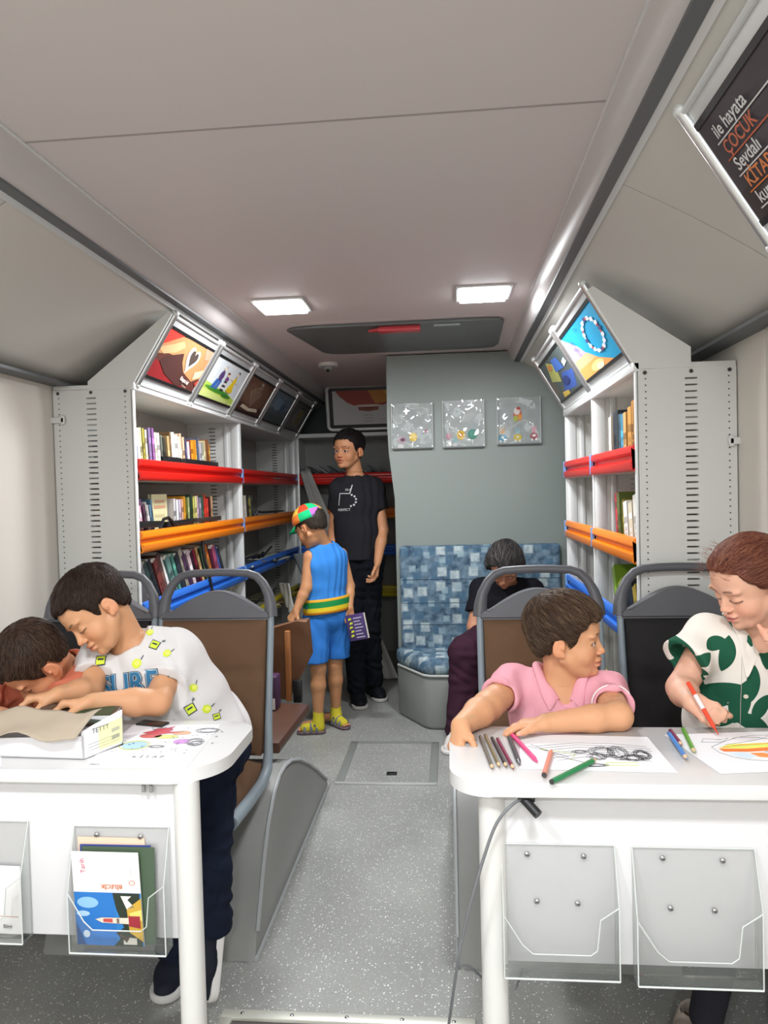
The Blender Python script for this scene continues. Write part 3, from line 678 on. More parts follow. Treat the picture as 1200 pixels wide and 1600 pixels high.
stack(-1.25, 4.85, .512, 5, .24, .40, ['8a8a70', 'b8b8a4', '6a5a44', '3c3a36'], 'far pile on the yellow shelf', 'magazines lying on the yellow shelf, far end', 5)
# slanted thin magazines on the rear red shelf
for i in range(9):
    x = -1.08+.075*i; le = .95
    T = V(math.cos(le), 0, math.sin(le)); U = V(-math.sin(le), 0, math.cos(le))
    book_basis((x+.09, RY+.01, 1.327), T, U, (0, 1, 0), .007, .19, .2, ['8f9496', '4a5054', 'b8bcbc', '5c6a70'][i % 4], f"slanting thin magazine, {ORD[i]} from the left on the rear red shelf", 'slanting magazines on the rear red shelf', kind='magazine', cat='magazine')
# black retaining straps in front of the rows
def strap(label, pts, group='black straps on the shelves'):
    B = MB(); B.tube(pts, .007, M_DARK, seg=6); o = B.build('book_strap', loc=pts[0]); tag(o, label, 'strap', group)
def bar(label, a, b, h=.03, m=M_DARK):
    a, b = Vector(a), Vector(b); B = MB(); B.frame_box((a+b)/2, (b-a), (0, 0, 1), (b-a).cross(V(0, 0, 1)), ((b-a).length, h, .006), m, bev=.002)
    for p in (a, b): B.box((p.x-.012, p.y, p.z), (.03, .008, h), m)
    o = B.build('book_stop', loc=tuple(a)); tag(o, label, 'book stop', 'black book stops on the left shelves')
bar('black book stop in the middle of the near red shelf', (-1.160, 2.93, 1.392), (-1.160, 3.09, 1.392))
bar('long black book stop at the far half of the near red shelf', (-1.160, 3.16, 1.392), (-1.160, 3.60, 1.392))
bar('black book stop at the near end of the orange shelf', (-1.160, 2.62, 1.140), (-1.160, 2.86, 1.132), .026)
bar('black book stop in the middle of the orange shelf', (-1.160, 2.92, 1.126), (-1.160, 3.22, 1.128), .026)
bar('black book stop at the far half of the orange shelf', (-1.160, 3.27, 1.130), (-1.160, 3.62, 1.128), .02, mat('brownblack', '3a3430', .5))
strap('twisted black strap over the books at the near orange shelf', [(-1.155, 2.82, 1.10), (-1.158, 2.88, 1.15), (-1.158, 2.93, 1.155), (-1.15, 2.99, 1.12)])
strap('black strap hanging over the blue shelf lip', [(-1.155, 3.32, 1.06), (-1.14, 3.30, .95), (-1.13, 3.33, .88), (-1.118, 3.34, .79)])
strap('black strap crossing the far blue shelf', [(-1.16, 4.02, .88), (-1.15, 4.25, .885), (-1.15, 4.42, .87), (-1.17, 4.7, .90)])
strap('loop of black strap on the far blue shelf', [(-1.15, 4.30, .86), (-1.14, 4.36, .89), (-1.16, 4.45, .86), (-1.16, 4.2, .87)])
strap('tangle of dark strap on the far orange shelf', [(-1.2, 4.28, 1.06), (-1.16, 4.33, 1.14), (-1.18, 4.5, 1.13), (-1.2, 4.8, 1.125), (-1.2, 5.2, 1.12)])
strap('black strap on the yellow shelf', [(-1.15, 4.1, .60), (-1.14, 4.3, .62), (-1.17, 4.6, .59), (-1.2, 4.9, .60)])
# ------------------------------------------------------------------ seats
def make_seat(name, label, fabric, loc, group='bus seats facing the tables', full=True):
    t = thing(name, label, 'bus seat', loc, group=group)
    W = .18
    rec = .21   # recline
    def bk(x, z, y=0): return V(x, (z-.44)*rec + y, z)
    # plastic head shell with the arched top
    B = MB()
    arch = [(-W, .848)] + [(x, .868+.068*max(0, math.cos(x/.158*PI/2))**1.15 if abs(x) < .158 else .868) for x in [-W+2*W*k/36 for k in range(37)]] + [(W, .848)]
    a = [bk(x, z, -.018) for x, z in arch]; b = [bk(x, z, .028) for x, z in arch]
    n = len(a)
    va = [B.bm.verts.new(p) for p in a]; vb = [B.bm.verts.new(p) for p in b]
    fs = [B.bm.faces.new(va), B.bm.faces.new(vb[::-1])]+[B.bm.faces.new((va[k], va[(k+1) % n], vb[(k+1) % n], vb[k])) for k in range(n)]
    B._new(fs, M_SEATP)
    bmesh.ops.bevel(B.bm, geom=[e for f in fs[:2] for e in f.edges], offset=.008, segments=3, affect='EDGES')
    # rear shell
    B.frame_box(bk(0, .66, .035), (1, 0, 0), bk(0, 1)-bk(0, 0), (bk(0, 1)-bk(0, 0)).cross(V(-1, 0, 0)), (2*W-.01, .42, .022), M_SEATP, bev=.008)
    B.build('back_shell', t, local=True, smooth=50)
    B = MB()
    loop = [(-.178, .855), (-.176, .89), (-.168, .925), (-.150, .958), (-.128, .980), (-.10, .990), (-.05, .993), (0, .994), (.05, .993), (.10, .990), (.128, .980), (.150, .958), (.168, .925), (.176, .89), (.178, .855)]
    B.tube([bk(x*.985, z, .004) for x, z in loop], [.019, .017, .014, .0125, .0115]+[.0108]*5+[.0115, .0125, .014, .017, .019], M_SEATP, seg=12, flatz=1.15)
    B.build('handle', t, local=True, smooth=60)
    # side frames: down the back, round the corner, along the cushion
    for sx in (-1, 1):
        B = MB()
        pts = [bk(sx*.176, z, .0) for z in (.86, .75, .62, .52)] + [V(sx*.178, .0, .455), V(sx*.180, -.03, .415), V(sx*.178, -.09, .395), V(sx*.175, -.22, .395), V(sx*.170, -.36, .40)]
        B.tube(pts, [.0105, .0105, .0105, .012, .014, .016, .017, .018, .018], M_SEATF, seg=10)
        o = B.build('side_frame', t, local=True, smooth=60); o['label'] = 'blue-grey side frame'
    # backrest cushion with soft seams
    def cushion(nm, P, nu, nv, th, mm):
        B = MB(); g = []
        for i in range(nu+1):
            r = []
            for j in range(nv+1):
                u, v = i/nu*2-1, j/nv
                r.append(P(u, v, th))
            g.append([B.bm.verts.new(p) for p in r])
        fs = [B.bm.faces.new((g[i][j], g[i+1][j], g[i+1][j+1], g[i][j+1])) for i in range(nu) for j in range(nv)]
        edge = [g[i][0] for i in range(nu+1)]+[g[nu][j] for j in range(1, nv+1)]+[g[i][nv] for i in range(nu-1, -1, -1)]+[g[0][j] for j in range(nv-1, 0, -1)]
        bk_ = [B.bm.verts.new(v.co + mm[1]) for v in edge]; m_ = len(edge)
        fs += [B.bm.faces.new((edge[k], edge[(k+1) % m_], bk_[(k+1) % m_], bk_[k])) for k in range(m_)]
        fs.append(B.bm.faces.new(bk_))
        B._new(fs, mm[0]); return B.build(nm, t, local=True, smooth=70)
    def PB(u, v, th):
        z = .452+v*.396; x = u*.166*(1-.04*(1-v)); e = (1-abs(u)**6)*(1-abs(2*v-1)**10)
        s = .010*math.exp(-((v-.60-.03*u)/.03)**2) + .004*math.sin(9*u+3*v)*v
        s += .006*max(0, 1-abs(u-(.75*(v)))/.06)*(v < .6)
        return bk(x, z, -.012 - .026*e - .010*abs(u)**2 + s)
    cushion('backrest', PB, 26, 26, 0, (fabric, V(0, .03, 0)))
    def PS(u, v, th):
        y = -.39+v*.38; x = u*(.158+.006*v); e = (1-abs(u)**6)*(1-abs(2*v-1)**8)
        s = .006*math.exp(-((v-.45-.1*u)/.05)**2)+.004*math.sin(7*u+2*v)
        zz = .432+.030*e-s - .02*max(0, .12-v)/.12
        return V(x, y, zz)
    cushion('seat', PS, 22, 22, 0, (fabric, V(0, 0, -.045)))
    B = MB(); B.box((0, -.19, .383), (.32, .36, .022), M_SEATF, bev=.006); B.box((0, -.1, .34), (.20, .20, .07), M_DARK, bev=.01); B.build('seat_pan', t, local=True)
    return t
S0 = make_seat('bus_seat', 'brown plush bus seat beside the aisle, left side, behind the boy in white', M_BROWN, (-.748, 2.175, 0))
d = dup(S0, (-1.125, 2.175, 0), None, 'grey-topped bus seat against the left wall, mostly hidden by the boy in white')
for ch in list(C.objects):
    if ch.parent is d and ch.name.split('.')[0] in ('backrest', 'seat'):
        ch.data = ch.data.copy(); ch.data.materials[0] = M_BLACKF
dup(S0, (.255, 2.14, 0), None, 'brown plush bus seat behind the boy in pink')
d2 = dup(d, (.668, 2.14, 0), None, 'dark plush bus seat against the right wall, behind the girl')
# wheel boxes under the seats
def wheel_box(x0, x1, label, archface, sgn):
    t = thing('wheel_box', label, 'wheel box', ((x0+x1)/2, 2.3, 0), group='wheel boxes under the seats')
    B = MB()
    pr = archface
    B.prism([(y, z) for y, z in pr], (x0, 0, 0), (0, 1, 0), (0, 0, 1), (1, 0, 0), x1-x0, M_GREYVIN, bev=.008)
    B.build('body', t, smooth=50)
    B = MB(); xe = x1 if sgn > 0 else x0
    lst = pr[1:-1]
    B.tube([(xe+sgn*.0, y, z) for y, z in lst], .006, mat('vinyl_edge', 'a3a7a8', .4), seg=6)
    B.tube([(xe+sgn*.001, pr[0][0], .004), (xe+sgn*.001, pr[-1][0], .004)], .006, MATS['vinyl_edge'], seg=6)
    B.build('edge_trim', t)
arch = [(3.06, 0), (3.02, .04), (2.93, .09), (2.80, .165), (2.65, .245), (2.50, .315), (2.37, .360), (2.28, .375), (2.20, .374), (2.13, .350), (2.05, .287), (1.995, .215), (1.95, .138), (1.91, .065), (1.88, 0)]
wheel_box(-1.14, -.545, 'grey vinyl wheel box under the left seats, arched side towards the aisle', arch, 1)
wheel_box(-.008, .56, 'grey vinyl wheel box under the right seats, mostly behind the table', arch, -1)
# low seat behind, with wooden post
t = thing('low_bench', 'low brown bench behind the left bus seats, beside the small boy', 'bench', (-.72, 2.6, 0))
B = MB(); B.prism([(-.92, 2.34), (-.575, 2.34), (-.562, 2.78), (-.92, 2.84)], (0, 0, .388), (1, 0, 0), (0, 1, 0), (0, 0, 1), .042, mat('brown_vinyl', '54382b', .42), bev=.014); B.build('seat', t)
B = MB(); B.prism([(-.92, .42), (-.66, .42), (-.565, .60), (-.575, .74), (-.62, .735), (-.92, .66)], (0, 2.86, 0), (1, 0, 0), (0, 0, 1), (0, 1, 0), .05, mat('brown_panel', '6b472c', .55), bev=.008); B.build('backrest', t)
B = MB(); B.box((-.655, 2.845, .56), (.022, .02, .28), mat('warm_wood', 'a2683a', .45), bev=.004); o = B.build('post', t); o['label'] = 'light wooden post'
B = MB(); B.box((-.80, 2.5, .37), (.10, .3, .04), M_DARK, bev=.006); B.build('bracket', t); B = MB(); B.box((-.62, 2.845, .46), (.035, .02, .09), M_DARK, bev=.004); B.build('bracket', t)
# small purple bag on it
t = thing('bag', 'small dark purple bag with a white front, on the low brown seat', 'bag', (-.715, 2.72, .43))
B = MB(); B.box((-.715, 2.72, .495), (.10, .07, .125), mat('purple_bag', '472a48', .5), bev=.008); B.build('body', t)
B = MB(); B.prism([(-.765, .434), (-.672, .434), (-.672, .475), (-.70, .478), (-.735, .53), (-.765, .54)], (0, 2.684, 0), (1, 0, 0), (0, 0, 1), (0, -1, 0), .002, mat('bag_white', 'e5dfdd', .5)); B.build('front_print', t)
B = MB(); B.tube([(-.75, 2.70, .556), (-.745, 2.70, .575), (-.715, 2.70, .585), (-.69, 2.70, .573), (-.685, 2.70, .556)], .003, M_DARK, seg=6); B.build('handle', t)

# ------------------------------------------------------------------ sofa against the partition
t = thing('bench_sofa', 'blue patterned upholstered bench on a grey base against the partition', 'sofa', (.27, 3.95, 0))
bp_ = [(-.318, 4.095), (-.310, 4.04), (-.16, 3.80), (-.125, 3.78), (.55, 3.76), (.55, 4.095)]
M_BASE = mat('grey_base_vinyl', '868a86', .4, bump=.08, bscale=300)
B = MB(); B.prism(bp_, (0, 0, 0), (1, 0, 0), (0, 1, 0), (0, 0, 1), .28, M_BASE, bev=.02)
B.build('base', t, smooth=50)
B = MB(); B.tube([(x, y-.004, .282) for x, y in bp_[1:5]], .007, mat('pale_piping', 'b9bdb8', .5), seg=8); B.build('piping', t)
B = MB()
cp = [(-.322, 4.092), (-.316, 4.03), (-.165, 3.79), (-.125, 3.768), (.55, 3.748), (.55, 4.092)]
B.prism(cp, (0, 0, .286), (1, 0, 0), (0, 1, 0), (0, 0, 1), .088, M_PATCH, bev=.028); B.build('seat', t, smooth=60)
B = MB()
for k in range(1):
    B.prism(rrect(.875, .575, .02, 4, .148, .648), (0, 4.098, 0), (1, 0, 0), (0, 0, 1), (0, -1, 0), .055, M_PATCH, bev=.016)
B.build('backrest', t, smooth=60)
B = MB()
for z in (.50, .62, .75): B.tube([(-.28, 4.043, z), (.58, 4.043, z)], .0018, mat('seam_blue', '33495c', .9), seg=6)
B.build('seam', t)

# ------------------------------------------------------------------ clear pockets on the partition
def acrylic_mat(name, ref=.9, tint='f2f6f4', rough=.04, trans=.88):
    m = bpy.data.materials.new(name); m.use_nodes = True; nt = m.node_tree; nt.nodes.remove(nt.nodes['Principled BSDF']); out = nt.nodes['Material Output']
    tr = nt.nodes.new('ShaderNodeBsdfTransparent'); tr.inputs[0].default_value = (*[trans]*3, 1)
    gl = nt.nodes.new('ShaderNodeBsdfGlossy'); gl.inputs['Roughness'].default_value = rough; gl.inputs['Color'].default_value = (*hexc(tint), 1)
    fr = nt.nodes.new('ShaderNodeFresnel'); fr.inputs[0].default_value = 1.45
    mx = nt.nodes.new('ShaderNodeMixShader'); ml = nt.nodes.new('ShaderNodeMath'); ml.operation = 'MULTIPLY_ADD'; ml.inputs[1].default_value = ref; ml.inputs[2].default_value = .03; ml.use_clamp = True
    nt.links.new(fr.outputs[0], ml.inputs[0]); nt.links.new(ml.outputs[0], mx.inputs[0]); nt.links.new(tr.outputs[0], mx.inputs[1]); nt.links.new(gl.outputs[0], mx.inputs[2]); nt.links.new(mx.outputs[0], out.inputs[0])
    return m
M_CLEAR = acrylic_mat('clear_sheet', 1.0, trans=.95); M_CLEAR2 = acrylic_mat('clear_pocket', .5, rough=.08, trans=.985)
M_EDGE = mat('acrylic_edge', 'c8cdca', .2)
def star(cx, cy, r, n=5): return [(cx+(r if k % 2 == 0 else r*.5)*math.cos(PI*k/n+PI/2), cy+(r if k % 2 == 0 else r*.5)*math.sin(PI*k/n+PI/2)) for k in range(2*n)]
def pocket(label, x0, x1, z0, z1, art, seed):
    t = thing('display_pocket', label, 'display pocket', ((x0+x1)/2, PY, z0), group='clear display pockets on the partition')
    y = PY-.004
    B = MB(); rr = random.Random(seed); ph = [rr.uniform(0, 6) for _ in range(6)]
    n = 34; g = []
    for i in range(n+1):
        g.append([])
        for j in range(n+1):
            u, v = i/n, j/n; e = min(1, 8*u, 8*(1-u), 8*v, 8*(1-v))
            w_ = (math.sin(8*u+3*v+ph[0])+math.sin(10*v+3*math.sin(3*u+ph[1])+ph[2])+.3*math.sin(17*(u-v)+ph[3]))*.0022*e
            g[-1].append(B.bm.verts.new((x0+(x1-x0)*u, y-.018+w_, z0+(z1-z0)*v)))
    fs = [B.bm.faces.new((g[i][j], g[i+1][j], g[i+1][j+1], g[i][j+1])) for i in range(n) for j in range(n)]; B._new(fs, M_CLEAR)
    B.build('front_sheet', t, smooth=80)
    B = MB(); B.box(((x0+x1)/2, y, (z0+z1)/2), (x1-x0, .003, z1-z0), mat('pocket_back', 'a3acab', .3)); B.build('back_sheet', t)
    B = MB()
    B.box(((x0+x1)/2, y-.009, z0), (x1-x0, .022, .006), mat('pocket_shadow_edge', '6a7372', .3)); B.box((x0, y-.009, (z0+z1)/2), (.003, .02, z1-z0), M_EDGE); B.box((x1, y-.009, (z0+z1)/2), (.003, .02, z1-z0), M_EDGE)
    B.build('rim', t)
    def P(u, v, k): return (x0+(x1-x0)*u, y-.0025-.0005*k, z0+(z1-z0)*v)
    art(t, P)
def sticker(t, P, shapes, label):
    B = MB()
    for k, (pl, c) in enumerate(shapes): B.poly([P(u, v, k) for u, v in pl], flat(c))
    o = B.build('sticker', t, smooth=False); o['label'] = label
def ps1(t, P):
    sticker(t, P, [(ell(.52, .25, .095, .10), 'e8c23a'), (ell(.52, .26, .06, .065), 'efd468'), ([(.50, .16), (.54, .16), (.50, .02), (.48, .02)], 'e4e6e4')], 'yellow balloon')
    sticker(t, P, [(ell(.24, .20, .12, .08), 'b7a3ae'), (ell(.26, .2, .06, .04), '6a3a52'), ([(.13, .1), (.28, .1), (.28, .02), (.13, .02)], 'd9dbd8')], 'pink flower')
    sticker(t, P, [(star(.84, .38, .06), 'b98a96')], 'small pink star')
def ps2(t, P):
    sticker(t, P, [(ell(.44, .26, .10, .10), 'e6bf38'), (ell(.44, .26, .055, .055), 'd99a2c')], 'yellow balloon')
    sticker(t, P, [(ell(.72, .27, .115, .11), '3f8f76'), (ell(.72, .27, .08, .075), '4a9c84'), ([(.70, .16), (.74, .16), (.72, .02)], 'dfe2e0')], 'green balloon')
    sticker(t, P, [(ell(.14, .24, .07, .07), 'c58fa0'), (ell(.14, .12, .065, .035), 'dfe2e0'), (ell(.14, .05, .065, .03), 'dfe2e0')], 'pink flower')
    sticker(t, P, [(ell(.30, .16, .06, .06), '8fb3b8'), (ell(.29, .06, .06, .04), 'd5dad8')], 'pale blue flower')
def animal(t, P, cx, cy, body, cart, label):
    sh = [(ell(cx, cy+.12, .055, .06), body), (ell(cx-.04, cy+.19, .02, .035), body), (ell(cx+.04, cy+.19, .02, .035), body), (ell(cx, cy, .095, .075), cart), ([(cx-.09, cy+.02), (cx+.09, cy+.02), (cx+.07, cy-.06), (cx-.07, cy-.06)], cart), (ell(cx-.05, cy-.075, .03, .03), 'dfe0da'), (ell(cx+.05, cy-.075, .03, .03), 'dfe0da'), (ell(cx, cy+.01, .035, .025), 'f0e6d0')]
    sticker(t, P, sh, label)
def ps3(t, P):
    animal(t, P, .12, .14, 'd9b088', '4f9fc0', 'tan animal in a blue cart'); animal(t, P, .47, .14, '9fc0cc', 'd8c440', 'pale blue animal in a yellow cart'); animal(t, P, .85, .16, 'd8a0ac', '9c2f48', 'pink animal in a dark red cart')
    sticker(t, P, [(ell(.48, .62, .10, .12), 'd4635a'), (ell(.46, .70, .07, .08), 'f0e6e0'), (ell(.43, .54, .05, .07), 'b4c050'), (ell(.53, .57, .05, .07), 'e89a3a'), (ell(.50, .76, .05, .03), 'c23a3a')], 'round red and orange animal')
pocket('left clear pocket on the partition, with a yellow balloon sticker', -.318, -.092, 1.475, 1.724, ps1, 1)
pocket('middle clear pocket on the partition, with green and yellow balloon stickers', -.036, .190, 1.474, 1.731, ps2, 2)
pocket('right clear pocket on the partition, with animal train stickers', .262, .496, 1.482, 1.738, ps3, 3)

# ------------------------------------------------------------------ tables
def table(label, x0, x1, y0, y1, roundleft, leg_x, panel, loc):
    t = thing('table', label, 'table', loc, group='white tables fixed to the side walls')
    r = .075; pts = []
    if roundleft:
        pts = [(x1, y1), (x0+r*.6, y1)] + [(x0+r*.6-r*.6*math.sin(a), y1-r*.6+r*.6*math.cos(a)) for a in [PI/2*k/8 for k in range(1, 9)]] + [(x0+r-r*math.cos(a), y0+r-r*math.sin(a)) for a in [PI/2*k/10 for k in range(11)]] + [(x1, y0)]
    else:
        q = .06; r = .11
        pts = [(x0, y0), (x1-r, y0)] + [(x1-r+r*math.sin(a), y0+r-r*math.cos(a)) for a in [PI/2*k/12 for k in range(1, 13)]] + [(x1-q+q*math.cos(a), y1-q+q*math.sin(a)) for a in [PI/2*k/8 for k in range(9)]] + [(x0, y1)]
    B = MB(); B.prism(pts, (0, 0, .694), (1, 0, 0), (0, 1, 0), (0, 0, 1), .026, M_TABLE, bev=.0035); B.build('tabletop', t, smooth=45)
    B = MB(); B.cyl((leg_x, panel[1]-.004, 0), (leg_x, panel[1]-.004, .694), .0245, M_TLEG, seg=32); B.cyl((leg_x, panel[1]-.004, 0), (leg_x, panel[1]-.004, .006), .034, M_TLEG, seg=32); B.build('leg', t)
    B = MB(); px0, yy, px1, pz = panel[0], panel[1], panel[2], panel[3]
    B.box(((px0+px1)/2, yy, (pz+.694)/2), (px1-px0, .018, .694-pz), M_TPANEL, bev=.001); B.build('front_panel', t)
    return t
TL = table('white table on the left with rounded aisle corner, box and drawing on it', XL+.005, -.452, 1.338, 1.645, False, -.522, (XL+.01, 1.372, -.545, .382), (-.95, 1.49, 0))
TR = table('white table on the right with pencils and drawings on it', -.014, XR-.005, 1.298, 1.612, True, .062, (.085, 1.352, XR-.01, .372), (.42, 1.45, 0))
B = MB()
for x in (-.60, -.585): B.cyl((x, 1.350, .688), (x, 1.350, .675), .004, M_CHROME, seg=10)
B.build('bolt', TL)
B = MB(); B.cyl((.080, 1.322, .375), (.080, 1.318, .375), .004, M_CHROME, seg=10); B.build('bolt', TR)

# clear leaflet holders
def holder(label, x0, x1, z0, z1, yb, screws):
    t = thing('leaflet_holder', label, 'leaflet holder', ((x0+x1)/2, yb, z0), group='clear leaflet holders on the table fronts')
    W, Hh, D = x1-x0, z1-z0, .036
    yf = yb-D
    B = MB(); B.box(((x0+x1)/2, yb-.0015, (z0+z1)/2), (W, .0025, Hh), M_CLEAR2); B.tube([(x0, yb-.002, z1), (x1, yb-.002, z1)], .0013, M_EDGE, seg=6); B.build('back_plate', t)
    B = MB()
    fr = [(x0, z0), (x1, z0), (x1, z0+Hh*.58), (x1-W*.16, z0+Hh*.48), (x1-W*.19, z0+Hh*.24), (x1-W*.25, z0+Hh*.20), (x0+W*.25, z0+Hh*.20), (x0+W*.16, z0+Hh*.27), (x0, z0+Hh*.50)]
    B.prism(fr, (0, yf, 0), (1, 0, 0), (0, 0, 1), (0, 1, 0), .0025, M_CLEAR2)
    B.tube([(x, yf, z) for x, z in fr[2:]], .0012, M_EDGE, seg=6); B.build('front_plate', t)
    for x in (x0, x1):
        B = MB()
        B.prism([(yb-.003, z0), (yf+.003, z0), (yf+.003, z0+Hh*(.58 if x == x1 else .5)), (yb-.003, z1)], (x-.00125, 0, 0), (0, 1, 0), (0, 0, 1), (1, 0, 0), .0025, M_CLEAR2)
        B.tube([(x, yf, z0), (x, yf, z0+Hh*(.58 if x == x1 else .5)), (x, yb-.003, z1)], .0013, M_EDGE, seg=6)
        B.build('side', t)
    B = MB(); B.box(((x0+x1)/2, (yb+yf)/2, z0), (W, D, .003), M_CLEAR2)
    B.tube([(x0, yf, z0), (x1, yf, z0)], .0018, M_EDGE, seg=6); B.build('base', t)
    for sx, sz in screws:
        B = MB(); B.ball((x0+W*sx, yb-.004, z0+Hh*sz), .0052, M_CHROME, sc=(1, .6, 1)); B.box((x0+W*sx, yb-.0072, z0+Hh*sz), (.006, .0006, .001), M_DARK); B.build('screw', t)
    return t
S4 = ((.23, .92), (.73, .91), (.31, .54), (.67, .53))
holder('left clear leaflet holder on the right table, empty', .077, .279, .364, .592, 1.342, S4)
holder('right clear leaflet holder on the right table, empty', .310, .522, .357, .590, 1.342, ((.25, .92), (.74, .91), (.31, .53), (.67, .52)))
holder('clear leaflet holder on the left table, filled with brochures', -.748, -.557, .370, .602, 1.362, ((.24, .93), (.70, .92)))
holder('clear leaflet holder at the left edge of the picture', -1.03, -.842, .384, .609, 1.362, ())
# brochures
def brochure(name, O, X, Z, w_, h_, th, colr, label, cat='brochure', art=None, group=None):
    O, X, Z = Vector(O), Vector(X).normalized(), Vector(Z).normalized(); N = X.cross(Z)
    B = MB(); B.frame_box(O+X*w_/2+Z*h_/2-N*th/2, X, Z, N, (w_, h_, th), mat('paper_'+colr, colr, .45))
    if art: art(lambda pl, c, k: B.poly([O+X*a*w_+Z*b*h_+N*(.0003+.0003*k) for a, b in pl], flat(c, .4)), lambda s_, a, b, size, c, ang=0, bold=.02: text_mb(B, s_, O+X*a*w_+Z*b*h_, X*math.cos(ang)+Z*math.sin(ang), Z*math.cos(ang)-X*math.sin(ang), size*h_, flat(c, .4), bold=bold, lift=.0025))
    o = B.build(name, smooth=False, loc=tuple(O)); return tag(o, label, cat, group)
def art_bil(lay, txt):
    lay(FULL, 'f2efee', 0); lay([(0, 0), (1, 0), (1, .57), (0, .57)], '2f7fc4', 1)
    lay([(0, .0), (.6, 0), (.6, .57), (.0, .57)], '2b74c0', 2); lay(ell(.2, .46, .16, .06), '8cbcdf', 3); lay(ell(.12, .34, .10, .03), 'a8cbe6', 3); lay(ell(.15, .12, .05, .04), 'd0e0ec', 3); lay([(0, 0), (.14, 0), (0, .25)], '1c4a86', 3)
    lay([(.58, .57), (.98, .57), (.98, 0), (.55, 0), (.66, .08), (.60, .14), (.72, .2), (.62, .4)], '2a3428', 4)
    lay([(.70, .54), (.86, .54), (.80, .5), (.9, .42), (.78, .4)], 'e6e4da', 5); lay([(.78, .4), (1, .52), (1, .05), (.8, .15)], 'c9a23c', 5); lay([(.82, .36), (1, .40), (1, .28), (.82, .30)], 'e8d070', 6)
    lay([(.3, .285), (.40, .305), (.9, .31), (.9, .24), (.40, .25)], 'e4d2c0', 7); lay([(.42, .295), (.56, .298), (.56, .255), (.42, .26)], 'c25048', 8); lay([(.80, .33), (.97, .33), (.97, .2), (.80, .22)], '9c2f3a', 8); lay([(.62, .30), (.66, .30), (.66, .25), (.62, .25)], '7a6a5c', 8)
    lay([(.70, .10), (.9, .09), (.9, .02), (.70, .02)], 'd8d4c8', 6); lay([(.6, .14), (.8, .10), (.75, .04)], '4a3c34', 7)
    txt('BİLECİK', .58, .645, .062, 'c8682e', ang=PI); lay([(.74, .95), (.745, .95), (.745, .62), (.74, .62)], 'd4cfd0', 1); lay([(.25, .95), (.253, .95), (.253, .76), (.25, .76)], 'c9b0b8', 1)
    txt('Tarih', .17, .86, .075, 'c02a60', ang=PI/2*1.05, bold=0); lay(ell(.88, .68, .05, .03), 'd4a08c', 1); lay(ell(.88, .68, .03, .018), 'f2efee', 2); txt('Belediye', .88, .80, .022, 'a08a80', ang=PI/2, bold=0)
yy = 1.340
brochure('brochure', (-.737, 1.3585, .376), (1, 0, -.01), (-.02, .0, 1), .135, .205, .0016, 'ecc9b0', 'peach-coloured brochure edge, rearmost in the filled holder', group=None)
brochure('brochure', (-.735, 1.3545, .376), (1, 0, .0), (.0, 0, 1), .142, .192, .0018, '3c4a8c', 'dark blue brochure behind the front one in the filled holder')
brochure('brochure', (-.731, 1.3505, .376), (1, 0, .0), (.01, 0, 1), .145, .190, .0018, '4a5c48', 'dark green brochure directly behind the front one in the filled holder')
brochure('brochure', (-.741, 1.3455, .376), (1, -.0, -.005), (-.03, -.02, 1), .134, .184, .0018, 'f2efee', 'upside-down town brochure with blue sky and tower photo, front of the filled holder', art=art_bil)
brochure('leaflet', (-1.00, 1.352, .390), (1, 0, -.02), (0, 0, 1), .142, .135, .002, 'eceaea', 'white leaflet in the holder at the left edge', art=lambda lay, txt: (lay([(.05, .25), (.95, .25), (.95, .26), (.05, .26)], 'c08a60', 0), txt('Bilgi', .8, .12, .08, '555555')))

# ------------------------------------------------------------------ papers, box, pencils, cable
def flat_paper(label, pts, art=None, name='sheet_of_paper', z=.7205, colr=M_PAPER):
    B = MB(); c = sum((Vector((*p, 0)) for p in pts), Vector())/len(pts)
    B.prism(pts, (0, 0, z), (1, 0, 0), (0, 1, 0), (0, 0, 1), .0005, colr)
    if art: art(B)
    o = B.build(name, smooth=False, loc=(c.x, c.y, z)); return tag(o, label, 'paper')
def scr(B, pts, m, w_=.0006, z=.7211): B.tube([(x, y, z) for x, y in pts], w_*.6, m, seg=4, cap=False)
INK = {k: mat('ink_'+k, k, .7) for k in ('2a2a2c', '6a6a6e', 'b4c83c', 'd8402c', 'e88a2c', '7ab0d8', 'c94a5c', 'e2c84a', '8cc86a', 'c05ac0', '5a9ad0')}
def spiral(cx, cy, rx, ry, n, turns, rr, jit=.15):
    return [(cx+rx*(1-.5*k/n)*math.cos(2*PI*turns*k/n)*(1+jit*rr.uniform(-1, 1)), cy+ry*(1-.5*k/n)*math.sin(2*PI*turns*k/n)*(1+jit*rr.uniform(-1, 1))) for k in range(n)]
